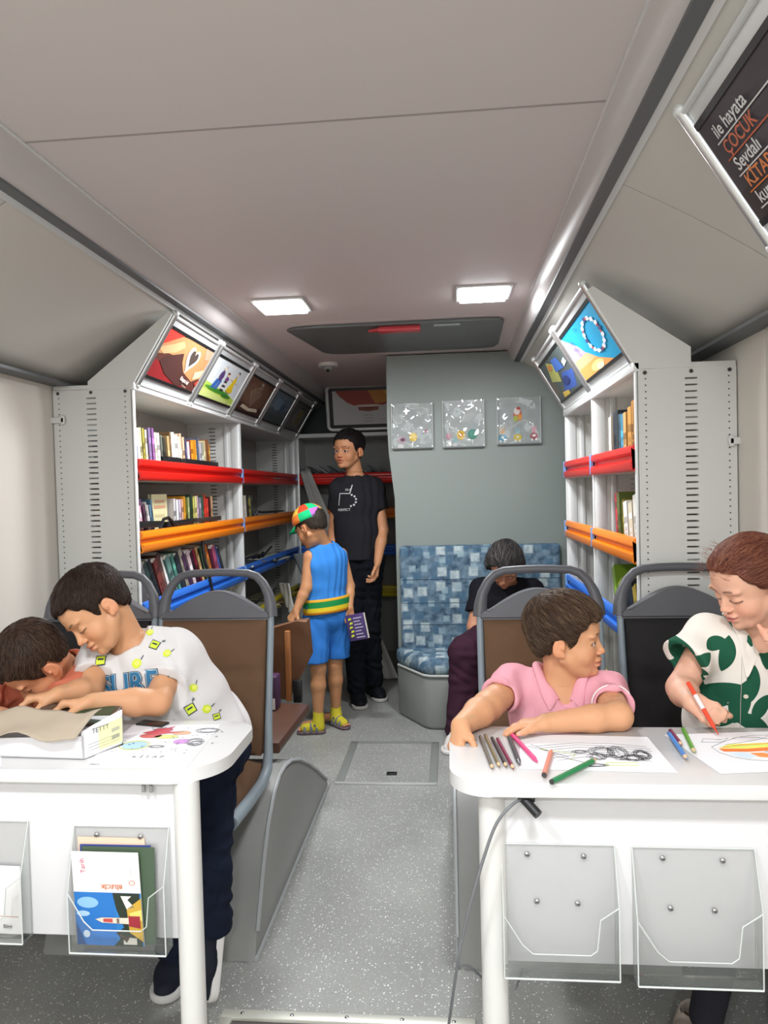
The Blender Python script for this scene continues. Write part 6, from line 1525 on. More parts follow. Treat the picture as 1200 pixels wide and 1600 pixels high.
# ===== boy in the white printed T-shirt
def boy_white():
    H = Head((-.858, 1.692, .974), (-.47, -.64, -.60), (-.54, -.14, .83), .193, skin='c99670', brow='2a1c14', hair='2b1e18', openn=0, fat=1.0, lips='b06a58')
    neck, pel = (-.795, 1.755, .868), (-.645, 1.815, .60); shL, shR = (-.700, 1.800, .842), (-.885, 1.768, .842)
    elL, wrL = (-.690, 1.640, .765), (-.800, 1.550, .790); elR, wrR = (-.862, 1.660, .785), (-.890, 1.572, .800)
    F = Field(); torso(F, neck, pel, (shL, shR), 1.0, -.004); F.cone(neck, H.W((0, -.12, -.18)), .038, .041, .02)
    arm(F, shL, elL, wrL, (.036, .031, .029, .021)); arm(F, shR, elR, wrR, (.036, .030, .028, .021)); H.add(F); nails = []
    pl = hand(F, wrL, (-.85, -.30, .02), (-.15, -.35, -1), (-.1, -1, .1), .112, curl=(42, 46, 50, 54), curl2=(40, 45, 50, 50), spread=3, thumb=(.8, .35, .5), thumb_bend=12, nails=nails)
    pr = hand(F, wrR, (-.80, -.40, -.02), (-.2, -.3, -1), (.1, -1, -.1), .112, curl=(35, 45, 50, 52), curl2=(30, 45, 50, 50), spread=5, thumb=(.75, .4, .5), thumb_bend=10, nails=nails)
    # legs inside the trousers
    b = H.box(.10); P = person('boy in a white printed T-shirt leaning over the box on the left table', (-.66, 1.84, 0), H, F, [(b[0], b[1], .0024), handbox(pl), handbox(pr)], nails=nails)
    wht = fabric('white_jersey', 'd0cdcc', .3, 900, var=.02)
    S = Field(); torso(S, neck, pel, (shL, shR), 1.04, .010, 1.08)
    S.cone((-.70, 1.79, .78), (-.625, 1.825, .64), .07, .085, .03)
    e1 = sleeve(S, shL, elL, .66, .046, .052, .043); e2 = sleeve(S, shR, elR, .60, .042, .045, .038)
    add_folds(S, .0058, 46, 2.1, (-.4, .2, 1), 2.8)
    nd = nrm(H.W((0, -.12, -.18))-A3(neck)); S.cone(A3(neck)-nd*.006, A3(neck)+nd*.07, .047, .062, .004, 's')
    S.clip(plane_keep((-.64, 1.81, .585), (.25, .1, -1)))
    finish_sleeves(S, (e1, e2))
    sh = cloth_obj('t_shirt', S, wht, P, .0036)
    B = MB(); u1 = nrm(np.cross(nd, (0, 1, 0))); u2 = np.cross(nd, u1); B.tube([Vector(A3(neck)+nd*.010+(u1*math.cos(a)+u2*math.sin(a))*.049) for a in [2*PI*k/36 for k in range(36)]], .0048, wht, seg=8, closed=True); B.build('neckband', P, smooth=80)
    # chest print and scattered motifs
    X = V(.98, .20, .06); Yv = V(-.12, .25, 1)
    blue, teal, dk, lm, yl = [mat('print_'+c, c, .7) for c in ('2f6f98', '2a4f6e', '1f3346', 'c8d838', 'e0e46a')]
    decal(P, sh, (-.775, 1.68, .795), X, Yv, [('text', 'SURF', .066, dk, 0, .06), ('text', 'SURF', .066, mat('print_white', 'b9cdd8', .7), 2, .035), ('text', 'SURF', .066, blue, 4, .018)], name='chest_print')
    rr = random.Random(9)
    for u, v, k, s_ in ((-.055, .062, 0, 1), (.035, .045, 1, 1), (.075, .085, 0, .9), (.062, .118, 1, .7), (.105, .062, 1, .8), (.092, -.012, 0, 1), (.150, -.075, 0, 1), (.185, -.078, 1, .9), (.160, -.025, 1, .8), (-.050, .01, 2, 1), (.06, .10, 2, .7), (.13, .0, 2, .8), (.205, -.10, 0, .7), (.10, -.11, 1, .8)):
        a = rr.uniform(-.6, .6); s_ *= 1.3; ro = lambda p: (u+s_*(p[0]*math.cos(a)-p[1]*math.sin(a)), v+s_*(p[0]*math.sin(a)+p[1]*math.cos(a)))
        mot = []
        if k == 0: mot += [([ro(p) for p in [(-.009, -.008), (.009, -.008), (.010, .009), (-.008, .010)]], dk, 0), ([ro(p) for p in [(-.0075, -.006), (.0075, -.006), (.008, .008), (-.007, .008)]], lm, 1), ([ro(p) for p in [(-.005, .001), (.005, .001), (.005, .004), (-.005, .004)]], dk, 2), ([ro(p) for p in [(.009, .010), (.016, .012), (.015, .017), (.010, .014)]], mat('print_grey', '6a7072', .7), 1)]
        elif k == 1: mot += [([ro(p) for p in ell(0, 0, .0085, .009, 12)], lm, 0), ([ro(p) for p in ell(.001, .001, .005, .005, 10)], yl, 1), ([ro(p) for p in [(.005, .008), (.008, .016), (.0095, .016), (.0065, .007)]], dk, 1)]
        else: mot += [([ro(p) for p in [(math.cos(t)*r, math.sin(t)*r) for r, ts in ((.014, range(0, 12)), (.0125, range(11, -1, -1))) for t in [q*.45 for q in ts]]], mat('print_grey', '6a7072', .7), 0)][:0]
        if mot: decal(P, sh, (-.787, 1.68, .795), X, Yv, mot, name='motif')
    hair_build(H, P, t_top=.055, t_side=.022, n=4600, Ls=.14, seed=5, cols=('2b1e18', '35261e', '211611', '3f2d24'), lift=.008, comb=(0, .25, 0), rad=.0007)
    T = Field()
    T.cone((-.70, 1.79, .62), (-.61, 1.81, .60), .083, .083, .03); T.cone((-.615, 1.79, .58), (-.607, 1.728, .34), .064, .047, .02); T.cone((-.607, 1.728, .34), (-.606, 1.735, .19), .047, .042, .02)
    T.cone((-.71, 1.80, .58), (-.725, 1.735, .34), .064, .047, .02); T.cone((-.725, 1.735, .34), (-.735, 1.80, .085), .047, .040, .02)
    add_folds(T, .006, 55, 4, (0, 0, 1), .8)
    cloth_obj('trousers', T, fabric('navy_trousers', '1b2233'), P, .0055)
    s1 = shoe(P, (0, 0, 0), (0, -.175, 0), '20242e', 'dcdad8', ht=.065, w_=.036); s1['label'] = 'dark trainer with white sole, toe pointing down'
    ta, ub = V(-.04, -.30, -.95).normalized(), V(-.80, -.50, .18); ub = (ub-ta*ub.dot(ta)).normalized(); Yc = -ta; Xc = Yc.cross(ub)
    PL = V(-.66, 1.84, 0); pv = -PL   # mesh coordinates are relative to the person's origin
    s1.matrix_basis = Matrix.Translation(V(-.588, 1.752, .190)-PL) @ Matrix((Xc, Yc, ub)).transposed().to_4x4() @ Matrix.Translation(-pv)
    s2 = shoe(P, (-.742, 1.86, 0), (-.730, 1.705, 0), '20242e', 'c8c6c4', ht=.065, w_=.036)
    B = MB()
    for k in range(5): t = .30+.09*k; c = V(0, -.175*t, .074-.022*t); B.tube([c+V(-.030, 0, -.016), c+V(-.012, 0, 0), c+V(.012, 0, 0), c+V(.030, 0, -.016)], .0035, mat('lace_white', 'd8d6da', .6), seg=6)
    bmesh.ops.translate(B.bm, vec=pv, verts=B.bm.verts); B.build('lace', s1, local=True)
    return P
# ===== boy in terracotta shirt, head bowed
def boy_red():
    H = Head((-1.002, 1.668, .852), (-.45, -.40, -.80), (-.42, -.62, .62), .184, skin='c98e6a', brow='3a2a20', hair='35261e', openn=0, fat=1.04, lips='b06a58')
    neck, pel = (-.99, 1.765, .815), (-1.06, 1.84, .50); shL, shR = (-.905, 1.755, .800), (-1.13, 1.765, .775)
    elR, wrR = (-1.15, 1.60, .752), (-1.02, 1.565, .752); elL, wrL = (-.925, 1.625, .755), (-.945, 1.575, .757)
    F = Field(); torso(F, neck, pel, (shL, shR), .95, -.004); F.cone(neck, H.W((0, -.14, -.16)), .036, .042, .02)
    arm(F, shL, elL, wrL, (.034, .029, .027, .020)); arm(F, shR, elR, wrR, (.034, .030, .028, .021)); H.add(F); nails = []
    pr = hand(F, wrR, (1, -.15, .02), (0, -.1, -1), (0, -1, 0), .100, curl=(18, 20, 22, 24), spread=4, thumb=(.8, .5, .1), nails=nails)
    pl = hand(F, wrL, (.45, -.75, .02), (0, -.1, -1), (-.8, -.3, 0), .100, curl=(25, 28, 30, 30), spread=4, nails=nails)
    for x in (-1.12, -.985): F.chain([(x, 1.68, .475), (x, 1.62, .455), (x, 1.60, .38), (x, 1.595, .335)], [.045, .040, .034, .024], .015)
    b = H.box(.10); P = person('boy in a terracotta shirt with his head bowed low over the left table', (-1.05, 1.83, .45), H, F, [(b[0], b[1], .0026), handbox(pl), handbox(pr)], nails=nails)
    m = fabric('terracotta_cotton', 'c06c54', .3, 700)
    S = Field(); torso(S, neck, pel, (shL, shR), .98, .010, 1.05)
    e1 = sleeve(S, shL, elL, .75, .043, .046, .038); e2 = sleeve(S, shR, elR, .70, .043, .047, .038)
    add_folds(S, .008, 62, 3.3, (.6, 0, .3), 2.4)
    nd = nrm(H.W((0, -.14, -.16))-A3(neck)); S.cone(A3(neck), A3(neck)+nd*.07, .044, .058, .004, 's')
    finish_sleeves(S, (e1, e2)); cloth_obj('shirt', S, m, P, .004)
    hair_build(H, P, t_top=.055, t_side=.026, n=4600, Ls=.14, seed=8, cols=('35261e', '463429', '291c16', '564234'), lift=.009, comb=(0, .2, 0), rad=.0007)
    T = Field(); T.cone((-1.12, 1.83, .475), (-1.13, 1.64, .475), .06, .05); T.cone((-1.0, 1.83, .475), (-.98, 1.64, .475), .06, .05)
    cloth_obj('shorts', T, fabric('grey_shorts', '4a4c52'), P, .006)
    for x in (-1.12, -.985): shoe(P, (x, 1.62, .29), (x, 1.49, .29), '3a3f4a', 'd0d0d0', ht=.05, w_=.030)
    return P
# ===== girl in the leaf-patterned blouse
def leaf(u, v, cu, cv, ang, L_, W_):
    a = math.radians(ang); x = (u-cu)*math.cos(a)+(v-cv)*math.sin(a); y = -(u-cu)*math.sin(a)+(v-cv)*math.cos(a)
    # pointed oval of length L_, width W_
    r = (L_*L_/4+W_*W_/4)/W_; d = r-W_/2
    return np.maximum(np.sqrt(x*x+(y-d)**2)-r, np.sqrt(x*x+(y+d)**2)-r)
def leaf_cloth():
    m = bpy.data.materials.new('leaf_print_cotton'); m.use_nodes = True; nt = m.node_tree; b = nt.nodes['Principled BSDF']
    a = nt.nodes.new('ShaderNodeAttribute'); a.attribute_name = 'leaf'
    lt = nt.nodes.new('ShaderNodeMath'); lt.operation = 'LESS_THAN'; lt.inputs[1].default_value = 0; nt.links.new(a.outputs['Fac'], lt.inputs[0])
    mx = nt.nodes.new('ShaderNodeMix'); mx.data_type = 'RGBA'; nt.links.new(lt.outputs[0], mx.inputs[0]); mx.inputs[6].default_value = (*hexc('e4dfd6'), 1); mx.inputs[7].default_value = (*hexc('1f5640'), 1)
    nt.links.new(mx.outputs[2], b.inputs['Base Color']); b.inputs['Roughness'].default_value = .85; b.inputs['Specular IOR Level'].default_value = .2
    return m
def girl():
    H = Head((.655, 1.705, 1.020), (-.92, -.30, -.40), (-.42, -.20, .86), .192, skin='d8a78e', brow='4a2c20', hair='5a3226', openn=0, fat=.97, lips='b85e60')
    neck, pel = (.700, 1.775, .890), (.68, 1.84, .52); shR, shL = (.590, 1.770, .872), (.782, 1.750, .872)
    elR, wrR = (.515, 1.730, .772), (.508, 1.640, .768); elL, wrL = (.735, 1.590, .755), (.690, 1.590, .872)
    F = Field(); torso(F, neck, pel, (shL, shR), 1.02, -.004); F.cone(neck, H.W((0, -.12, -.18)), .038, .042, .02)
    arm(F, shL, elL, wrL, (.036, .032, .030, .022)); arm(F, shR, elR, wrR, (.036, .031, .030, .020)); H.add(F); nails = []
    pr = hand(F, wrR, (.34, -.60, -.16), (.75, .1, -.65), (.35, -.2, .9), .110, curl=(42, 50, 56, 60), curl2=(40, 55, 60, 62), spread=1, thumb=(.8, .15, .55), thumb_bend=12, nails=nails)
    pl = hand(F, wrL, (-.12, .25, 1), (-.35, .9, -.1), (-1, -.3, .1), .110, curl=(75, 78, 80, 82), curl2=(80, 85, 85, 85), spread=1, thumb=(.9, .2, .4), nails=nails)
    b = H.box(.10); P = person('girl in a green-leaf blouse drawing, cheek on her fist, right table', (.68, 1.82, .45), H, F, [(b[0], b[1], .0024), handbox(pl), handbox(pr)], nails=nails)
    S = Field(); torso(S, neck, pel, (shL, shR), 1.06, .010, 1.08)
    # wide cap sleeves standing off the arm
    e1 = sleeve(S, A3(shR)+(0, 0, .004), A3(shR)+(-.074, -.048, -.044), .82, .044, .056, .049)
    e2 = sleeve(S, A3(shL), A3(elL), .35, .046, .056, .048)
    add_folds(S, .0065, 34, 5.1, (.3, 0, 1), 2.4)
    nd = nrm(H.W((0, -.12, -.18))-A3(neck)); S.cone(A3(neck)-nd*.004, A3(neck)+nd*.07, .046, .064, .004, 's'); S.cone(A3(neck)+(0, -.040, .010), A3(neck)+(-.02, -.110, -.060), .034, .008, .004, 's')
    finish_sleeves(S, (e1, e2))
    leaves = [(.515, .860, -62, .085, .036), (.545, .845, 35, .06, .03), (.532, .818, -10, .07, .030), (.610, .855, 78, .085, .038), (.585, .880, 20, .05, .03), (.548, .775, -68, .100, .052), (.600, .760, 22, .115, .048), (.575, .742, -8, .09, .045), (.640, .745, 78, .105, .040), (.665, .790, 85, .085, .03), (.680, .735, 60, .07, .03), (.66, .702, -20, .08, .035), (.72, .76, 70, .09, .04), (.60, .70, 15, .08, .035), (.70, .86, 80, .08, .035), (.76, .82, 30, .09, .045), (.665, .90, 88, .06, .026)]
    def pat(v):
        d = np.full(len(v), 9.)
        for cu, cv, an, L_, W_ in leaves: d = np.minimum(d, leaf(v[:, 0]+.35*(v[:, 1]-1.70)*0, v[:, 2], cu, cv, an, L_, W_))
        return d
    sh = cloth_obj('blouse', S, leaf_cloth(), P, .0034, attrs={'leaf': pat})
    gm, cm = fabric('leaf_green', '245c44', .2), fabric('blouse_cream', 'e4dfd6', .2)
    collar(P, sh, A3(neck)+(0, -.004, .002), cm, zb=.024, zf=-.040, rx=.050, ry=.052, drop=(.058, .030), gap=12, point=22, m2=gm)
    decal(P, sh, (.655, 1.70, .80), (1, 0, 0), (0, 0, 1), [(ell(0, .02, .005, .005, 12), mat('button_cream', 'd8d0c0', .3), 3), (ell(-.005, -.04, .005, .005, 12), mat('button_cream', 'd8d0c0', .3), 3), ([(-.0155, -.15), (-.0145, -.15), (-.0135, .05), (-.0145, .05)], mat('seam_line', 'b8b0a4', .8), 2)], name='button')
    hx = ([-.6, -.34, -.20, -.13, .00, .05, .14, .22, .31, .45], [-.28, -.28, -.16, .02, .02, -.02, .06, .17, .29, .31])
    def bun(Fh, H_): Fh.ell(H_.W((0, -.53, .02)), npv((.15, .13, .15))*H_.s, H_.R, .02)
    hair_build(H, P, t_top=.045, t_side=.040, hl=hx, n=5200, Ls=.30, whorl=(0, 1.0, .15), seed=12, cols=('6a3a2c', '7c4a38', '552c22', '8a5a44'), lift=.008, extra=bun, rad=.0007)
    # loose frizz at the temple
    B = MB(); rr = random.Random(4)
    for k in range(130):
        x = rr.uniform(-.25, .28); ph = rr.uniform(.1, 1.25); a = Vector(H.W((x, .44*math.cos(ph)*(1-.9*x*x)-.05, .16+.37*math.sin(ph)*(1-.8*x*x)))); n_ = Vector(H.R@npv((x*.6+.2*rr.uniform(-1, 1), .8, .7))).normalized()
        L_ = .016*rr.uniform(.5, 1.2); t_ = Vector((rr.uniform(-1, 1), rr.uniform(-1, 1), rr.uniform(-1, 1)))*.5
        B.tube([a, a+(n_+t_*.4)*L_*.5, a+(n_+t_)*L_], [.0004, .0003, .0002], mat('hair_8a5a44', '8a5a44', .5), seg=3)
    B.build('loose_hair', P)
    T = Field(); T.cone((.62, 1.83, .475), (.60, 1.60, .475), .065, .052); T.cone((.75, 1.83, .475), (.76, 1.60, .475), .065, .052)
    T.cone((.60, 1.60, .475), (.52, 1.60, .10), .045, .035); T.cone((.76, 1.60, .475), (.74, 1.62, .10), .045, .035)
    cloth_obj('trousers', T, fabric('dark_trousers', '25252b'), P, .006)
    s1 = shoe(P, (.520, 1.66, 0), (.440, 1.52, 0), 'b3a89c', 'b3a89c', ht=.06, w_=.045); s1['label'] = 'pale beige shoe under the table'
    s2 = shoe(P, (.74, 1.70, 0), (.73, 1.56, 0), 'b3a89c', 'b3a89c', ht=.06, w_=.042)
    # the pencil is a thing of its own
    a, b = V(.500, 1.628, .812), V(.532, 1.540, .7275); d = (b-a).normalized()
    B = MB(); B.tube([a, a+d*.030, b-d*.018], [.0045, .0048, .0042], mat('lacquer_e84a30', 'e84a30', .3), seg=12); o = B.build('felt_pen', loc=tuple(a)); tag(o, 'red and white felt pen held in the girl\'s right hand', 'felt pen')
    B = MB(); B.tube([a+d*.032, a+d*.066], .0050, mat('pen_white', 'e8d8d8', .3), seg=12); B.build('label_band', o); B = MB(); B.tube([b-d*.018, b], [.0030, .0008], mat('pen_tip', 'c0402c', .4), seg=8); B.build('tip', o)
    return P
# ===== tall boy in black
def boy_tall():
    H = Head((-.592, 4.285, 1.492), (-.46, -.88, .0), (.02, -.06, 1), .225, skin='c8906a', brow='1c1412', hair='1c1718', openn=.95, gaze=(-.15, 1, 0), fat=.93, lips='a8584e', mouth_open=.7)
    neck, pel = (-.555, 4.33, 1.318), (-.555, 4.33, .80); shL, shR = (-.448, 4.36, 1.262), (-.655, 4.31, 1.262)
    elL, wrL = (-.408, 4.34, 1.01), (-.428, 4.205, .835); elR, wrR = (-.70, 4.36, 1.01), (-.70, 4.25, .84)
    F = Field(); torso(F, neck, pel, (shL, shR), 1.08, -.004); F.cone(neck, H.W((0, -.10, -.16)), .048, .050, .02)
    arm(F, shL, elL, wrL, (.044, .036, .032, .022)); arm(F, shR, elR, wrR, (.044, .036, .032, .022)); H.add(F)
    p1 = hand(F, wrL, (-.12, -.18, -1), (-1, -.2, 0), (-.3, -1, 0), .155, curl=(25, 30, 35, 40), spread=3); p2 = hand(F, wrR, (.1, -.2, -1), (1, 0, 0), (0, -1, 0), .155)
    b = H.box(.10); P = person('tall boy in black T-shirt and trousers standing at the rear, looking left', (-.56, 4.3, 0), H, F, [(b[0], b[1], .003), handbox(p1, h=.003), handbox(p2, h=.004)])
    blk = fabric('black_jersey', '26262a', .2, 600)
    S = Field(); torso(S, neck, pel, (shL, shR), 1.12, .010); S.cone((-.555, 4.33, 1.0), (-.555, 4.33, .86), .12, .118, .03)
    e1 = sleeve(S, shL, elL, .50, .050, .052, .045); e2 = sleeve(S, shR, elR, .50, .050, .052, .045)
    add_folds(S, .006, 40, 6.6, (0, 0, 1), 2.6); S.cone(A3(neck)-(0, 0, .004), A3(neck)+(0, 0, .08), .054, .064, .004, 's'); S.clip(plane_keep((0, 0, .845), (0, 0, -1))); finish_sleeves(S, (e1, e2))
    sh = cloth_obj('t_shirt', S, blk, P, .005)
    wm = mat('print_offwhite', 'c9c9c9', .7)
    bar_ = lambda a, b, w_: [(a[0]-(b[1]-a[1])*w_/math.dist(a, b), a[1]+(b[0]-a[0])*w_/math.dist(a, b)), (b[0]-(b[1]-a[1])*w_/math.dist(a, b), b[1]+(b[0]-a[0])*w_/math.dist(a, b)), (b[0]+(b[1]-a[1])*w_/math.dist(a, b), b[1]-(b[0]-a[0])*w_/math.dist(a, b)), (a[0]+(b[1]-a[1])*w_/math.dist(a, b), a[1]-(b[0]-a[0])*w_/math.dist(a, b))]
    shp = [(bar_((-.045, -.03), (-.038, .025), .0018), wm, 1), (bar_((-.038, .025), (.010, .022), .0018), wm, 1), (bar_((.010, .022), (.020, .062), .0022), wm, 1), ('text', 'PERFECT', .016, wm, 1, .01, (-.020, -.052)), ('text', 'OLA', .014, wm, 1, .01, (.002, .040))]
    for k in range(6):
        a = math.radians(75-32*k); shp.append((bar_((.012+.026*math.cos(a)-.004, -.010+.026*math.sin(a)), (.012+.026*math.cos(a)+.004, -.010+.026*math.sin(a)), .004), wm, 1))
    shp = [((q[0], q[1], q[2]*1.25, *q[3:6], (q[6][0]*1.25, q[6][1]*1.25)) if q[0] == 'text' else ([(u*1.25, v*1.25) for u, v in q[0]], q[1], q[2])) for q in shp]
    decal(P, sh, (-.598, 4.2, 1.205), (1, -.10, .03), (0, 0, 1), shp, name='chest_print')
    hair_build(H, P, t_top=.050, t_side=.012, n=1800, Ls=.12, seed=15, cols=('1c1718', '262022'), lift=.008, comb=(0, .3, 0), rad=.0010, h=.0036)
    T = Field(); T.cone((-.61, 4.33, .84), (-.50, 4.33, .84), .098, .098, .03); T.cone((-.60, 4.33, .76), (-.51, 4.33, .76), .092, .092, .03)
    T.chain([(-.50, 4.34, .80), (-.500, 4.33, .43), (-.485, 4.38, .10)], [.085, .062, .050], .02); T.chain([(-.60, 4.32, .80), (-.585, 4.26, .43), (-.575, 4.27, .09)], [.085, .062, .052], .02)
    add_folds(T, .007, 45, 9, (0, 0, 1), .8); cloth_obj('trousers', T, fabric('black_denim', '14161d', .3), P, .0065)
    shoe(P, (-.580, 4.30, 0), (-.535, 4.12, 0), '17181c', 'b9b6b0', ht=.06, w_=.042); shoe(P, (-.50, 4.42, 0), (-.425, 4.28, 0), '17181c', 'b9b6b0', ht=.06, w_=.042)
    return P
# ===== small boy in blue with a patchwork cap
def boy_blue():
    H = Head((-.716, 3.700, 1.072), (-.80, .38, -.40), (-.30, .12, .92), .205, skin='bf8a62', brow='2a1c14', hair='2e2620', openn=0, fat=.98)
    neck, pel = (-.655, 3.750, .962), (-.655, 3.765, .66); shL, shR = (-.722, 3.70, .915), (-.585, 3.83, .915)
    elL, wrL = (-.738, 3.66, .765), (-.785, 3.62, .655); elR, wrR = (-.545, 3.84, .745), (-.538, 3.78, .640)
    F = Field(); torso(F, neck, pel, (shL, shR), .92, -.004); F.cone(neck, H.W((0, -.12, -.15)), .036, .040, .02)
    arm(F, shL, elL, wrL, (.034, .029, .025, .019)); arm(F, shR, elR, wrR, (.034, .029, .025, .019)); H.add(F)
    p1 = hand(F, wrL, (-.55, -.1, -.8), (.4, .6, -.5), (-.3, -.9, 0), .112, curl=(30, 35, 40, 45)); p2 = hand(F, wrR, (.06, -.10, -1), (.2, -.9, 0), (-.9, -.2, 0), .112, curl=(45, 50, 50, 50), curl2=(55, 55, 55, 55), thumb=(.8, .2, .5))
    for hp, kn, an in (((-.70, 3.74, .60), (-.700, 3.72, .34), (-.708, 3.725, .085)), ((-.61, 3.80, .60), (-.628, 3.82, .34), (-.636, 3.855, .085))):
        F.chain([hp, kn, A3(kn)+(A3(an)-A3(kn))*.35, an], [.055, .038, .038, .024], .015)
        d = nrm((-.75, .30, 0)); F.cone(A3(an)-(0, 0, .035), A3(an)-(0, 0, .055)+d*.085, .026, .020, .015)
    b = H.box(.10); P = person('small boy in sleeveless blue outfit and colourful cap, standing, seen from behind', (-.66, 3.76, 0), H, F, [(b[0], b[1], .003), handbox(p1, h=.003), handbox(p2, h=.003)])
    bl = fabric('blue_cotton', '3a82d0', .3, 500)
    S = Field(); torso(S, neck, (-.655, 3.765, .655), (A3(shL)+(.022, .02, 0), A3(shR)-(.022, .02, 0)), .98, .006, 1.02)
    add_folds(S, .006, 48, 1.7, (0, 0, 1), 2.6); S.cone(A3(neck)-(0, 0, .002), A3(neck)+(-.01, 0, .08), .042, .056, .004, 's')
    for s_, el in ((shL, elL), (shR, elR)):
        d = nrm(A3(el)-A3(s_)); o_ = nrm(A3(s_)-A3(neck)); S.cone(A3(s_)+o_*.030+(0, 0, .01), A3(s_)+o_*.030+(0, 0, -.05), .044, .044, .006, 's')
    S.clip(plane_keep((0, 0, .585), (0, 0, -1)))
    cloth_obj('tank_top', S, bl, P, .0045)
    B = MB(); 
    T = Field(); T.cone((-.68, 3.75, .60), (-.63, 3.78, .60), .085, .085, .03); T.cone((-.708, 3.735, .58), (-.712, 3.715, .385), .072, .064, .012); T.cone((-.610, 3.80, .58), (-.612, 3.825, .385), .072, .062, .012)
    add_folds(T, .004, 50, 2.9, (0, 0, 1), 2.0); T.clip(plane_keep((0, 0, .372), (0, 0, -1)))
    cloth_obj('shorts', T, fabric('blue_shorts', '3578c8', .3, 500), P, .005)
    # waist band in yellow, green and orange stripes
    Xs = nrm(A3(shR)-A3(shL)); Xs = nrm(Xs*A3((1, 1, 0))); Ys = np.cross((0, 0, 1), Xs); g = []
    st = [(.703, 'd8a020'), (.690, 'd8a020'), (.688, '128a44'), (.660, '128a44'), (.658, 'dcc424'), (.640, 'dcc424'), (.638, 'd89020'), (.626, 'd89020')]
    B = MB()
    for z, c in st: g.append([B.bm.verts.new(Vector(A3((-.655, 3.766, z))+Xs*.125*math.cos(a)+Ys*.101*math.sin(a)+A3((0, 0, .010*math.cos(a+.8))))) for a in [2*PI*k/40 for k in range(40)]])
    for i in range(len(st)-1):
        m_ = mat('band_'+st[i+1][1], st[i+1][1], .7)
        B._new([B.bm.faces.new((g[i][k], g[i][(k+1) % 40], g[i+1][(k+1) % 40], g[i+1][k])) for k in range(40)], m_)
    o = B.build('waist_band', P, smooth=80); mm = o.modifiers.new('s', 'SOLIDIFY'); mm.thickness = .004; mm.offset = 1
    for c, hx in (((-.708, 3.725, .085), 1), ((-.636, 3.855, .085), 1)):
        c = A3(c); d = nrm((-.75, .12, 0) if c[1] < 3.8 else (.75, -.55, 0)); d = nrm((-.80, -.12, 0)) if c[1] < 3.8 else nrm((.55, -.6, 0))
        K = Field(); K.cone(c+(0, 0, .025), c-(0, 0, .02), .027, .028, .01); K.cone(c-(0, 0, .05), c-(0, 0, .058)+d*.07, .030, .024, .015); K.cone(c-(0, 0, .02), c-(0, 0, .05), .028, .030, .01); K.clip(plane_keep((0, 0, .010), (0, 0, -1)))
        lo, hi = K.bounds(.01); o = field_mesh('sock', K, [(lo, hi, .004)], [fabric('yellow_knit', 'ccc03a', .3)], P)
        B = MB(); s_ = np.cross(d, (0, 0, 1)); L_ = .10; prof = [((0 if math.cos(a) < 0 else L_-.01)+.031*math.cos(a), .031*math.sin(a)) for a in [2*PI*k/26 for k in range(26)]]
        h0 = c-(0, 0, c[2]-.002)-d*.008; B.prism(prof, Vector(h0), Vector(d), Vector(s_), (0, 0, 1), .014, mat('sandal_sole', '6c5a60', .6), bev=.004)
        for t, hh in ((.015, .062), (.045, .052), (.078, .040)):
            q = h0+d*t; B.tube([Vector(q+s_*.031*math.cos(a)+npv((0, 0, .012+(hh-.012)*math.sin(a)))) for a in [PI*k/10 for k in range(11)]], .005, mat('sandal_strap', '5f646e', .6), seg=6, flatz=1.6)
        q = h0-d*.02; B.tube([Vector(h0+d*.03+s_*.030+npv((0, 0, .045))), Vector(q+npv((0, 0, .058))), Vector(h0+d*.03-s_*.030+npv((0, 0, .045)))], .006, MATS['sandal_strap'], seg=6)
        B.build('sandal', P, smooth=50)
        B = MB(); q = h0+d*(L_+.006)
        for k in range(4): B.ball(Vector(q+s_*(-.016+.011*k)+npv((0, 0, .022))), .0075, mat('toe_skin', 'c48a68', .6), sc=(1, 1, .8))
        B.build('toes', P)
    hx = ([-.6, -.34, -.16, -.11, .03, .06, .12, .5], [-.20, -.20, -.12, .05, .05, -.05, .06, .12])
    hair_build(H, P, t_top=.012, t_side=.010, hl=hx, n=900, Ls=.08, seed=18, cols=('2e2620',), lift=.003, h=.0036)
    # cap
    B = MB(); cols_ = ['22b877', 'e8803a', 'b46ac8', 'f08a3c', '22b877', 'e04a2c', 'e8c04a', 'b46ac8']
    S_ = H.s; nseg, nr = 32, 10; rows = []
    for j in range(nr+1):
        th = (PI/2)*j/nr; rows.append([B.bm.verts.new(Vector(H.W((.395*math.sin(th)*math.sin(2*PI*k/nseg)*(1), -.03+.45*math.sin(th)*math.cos(2*PI*k/nseg), .155+.42*math.cos(th)-.03*(j == nr))))) for k in range(nseg)] if j else None)
    top = B.bm.verts.new(Vector(H.W((0, -.03, .58))))
    for k in range(nseg):
        c = cols_[(k//4+0) % 8]; f = B.bm.faces.new((top, rows[1][k], rows[1][(k+1) % nseg])); f.material_index = B.mi(fabric('cap_'+c, c, .2))
        for j in range(1, nr):
            c = cols_[(k//4+(3 if j > 6 else 0)) % 8]; f = B.bm.faces.new((rows[j][k], rows[j+1][k], rows[j+1][(k+1) % nseg], rows[j][(k+1) % nseg])); f.material_index = B.mi(fabric('cap_'+c, c, .2))
    cap = B.build('cap', P, smooth=60); m_ = cap.modifiers.new('s', 'SOLIDIFY'); m_.thickness = .003; cap['label'] = 'patchwork cap in green, orange and violet'
    B = MB(); g = []
    for i in range(13):
        a = math.radians(-62+124*i/12); g.append([B.bm.verts.new(Vector(H.W((.385*math.sin(a)*(1-.15*t), -.03+.44*math.cos(a)+t*.26*math.cos(a*.9), .14-.05*t-.10*t*t*0-.25*t*math.sin(a)**2*.4)))) for t in (0, .33, .66, 1)])
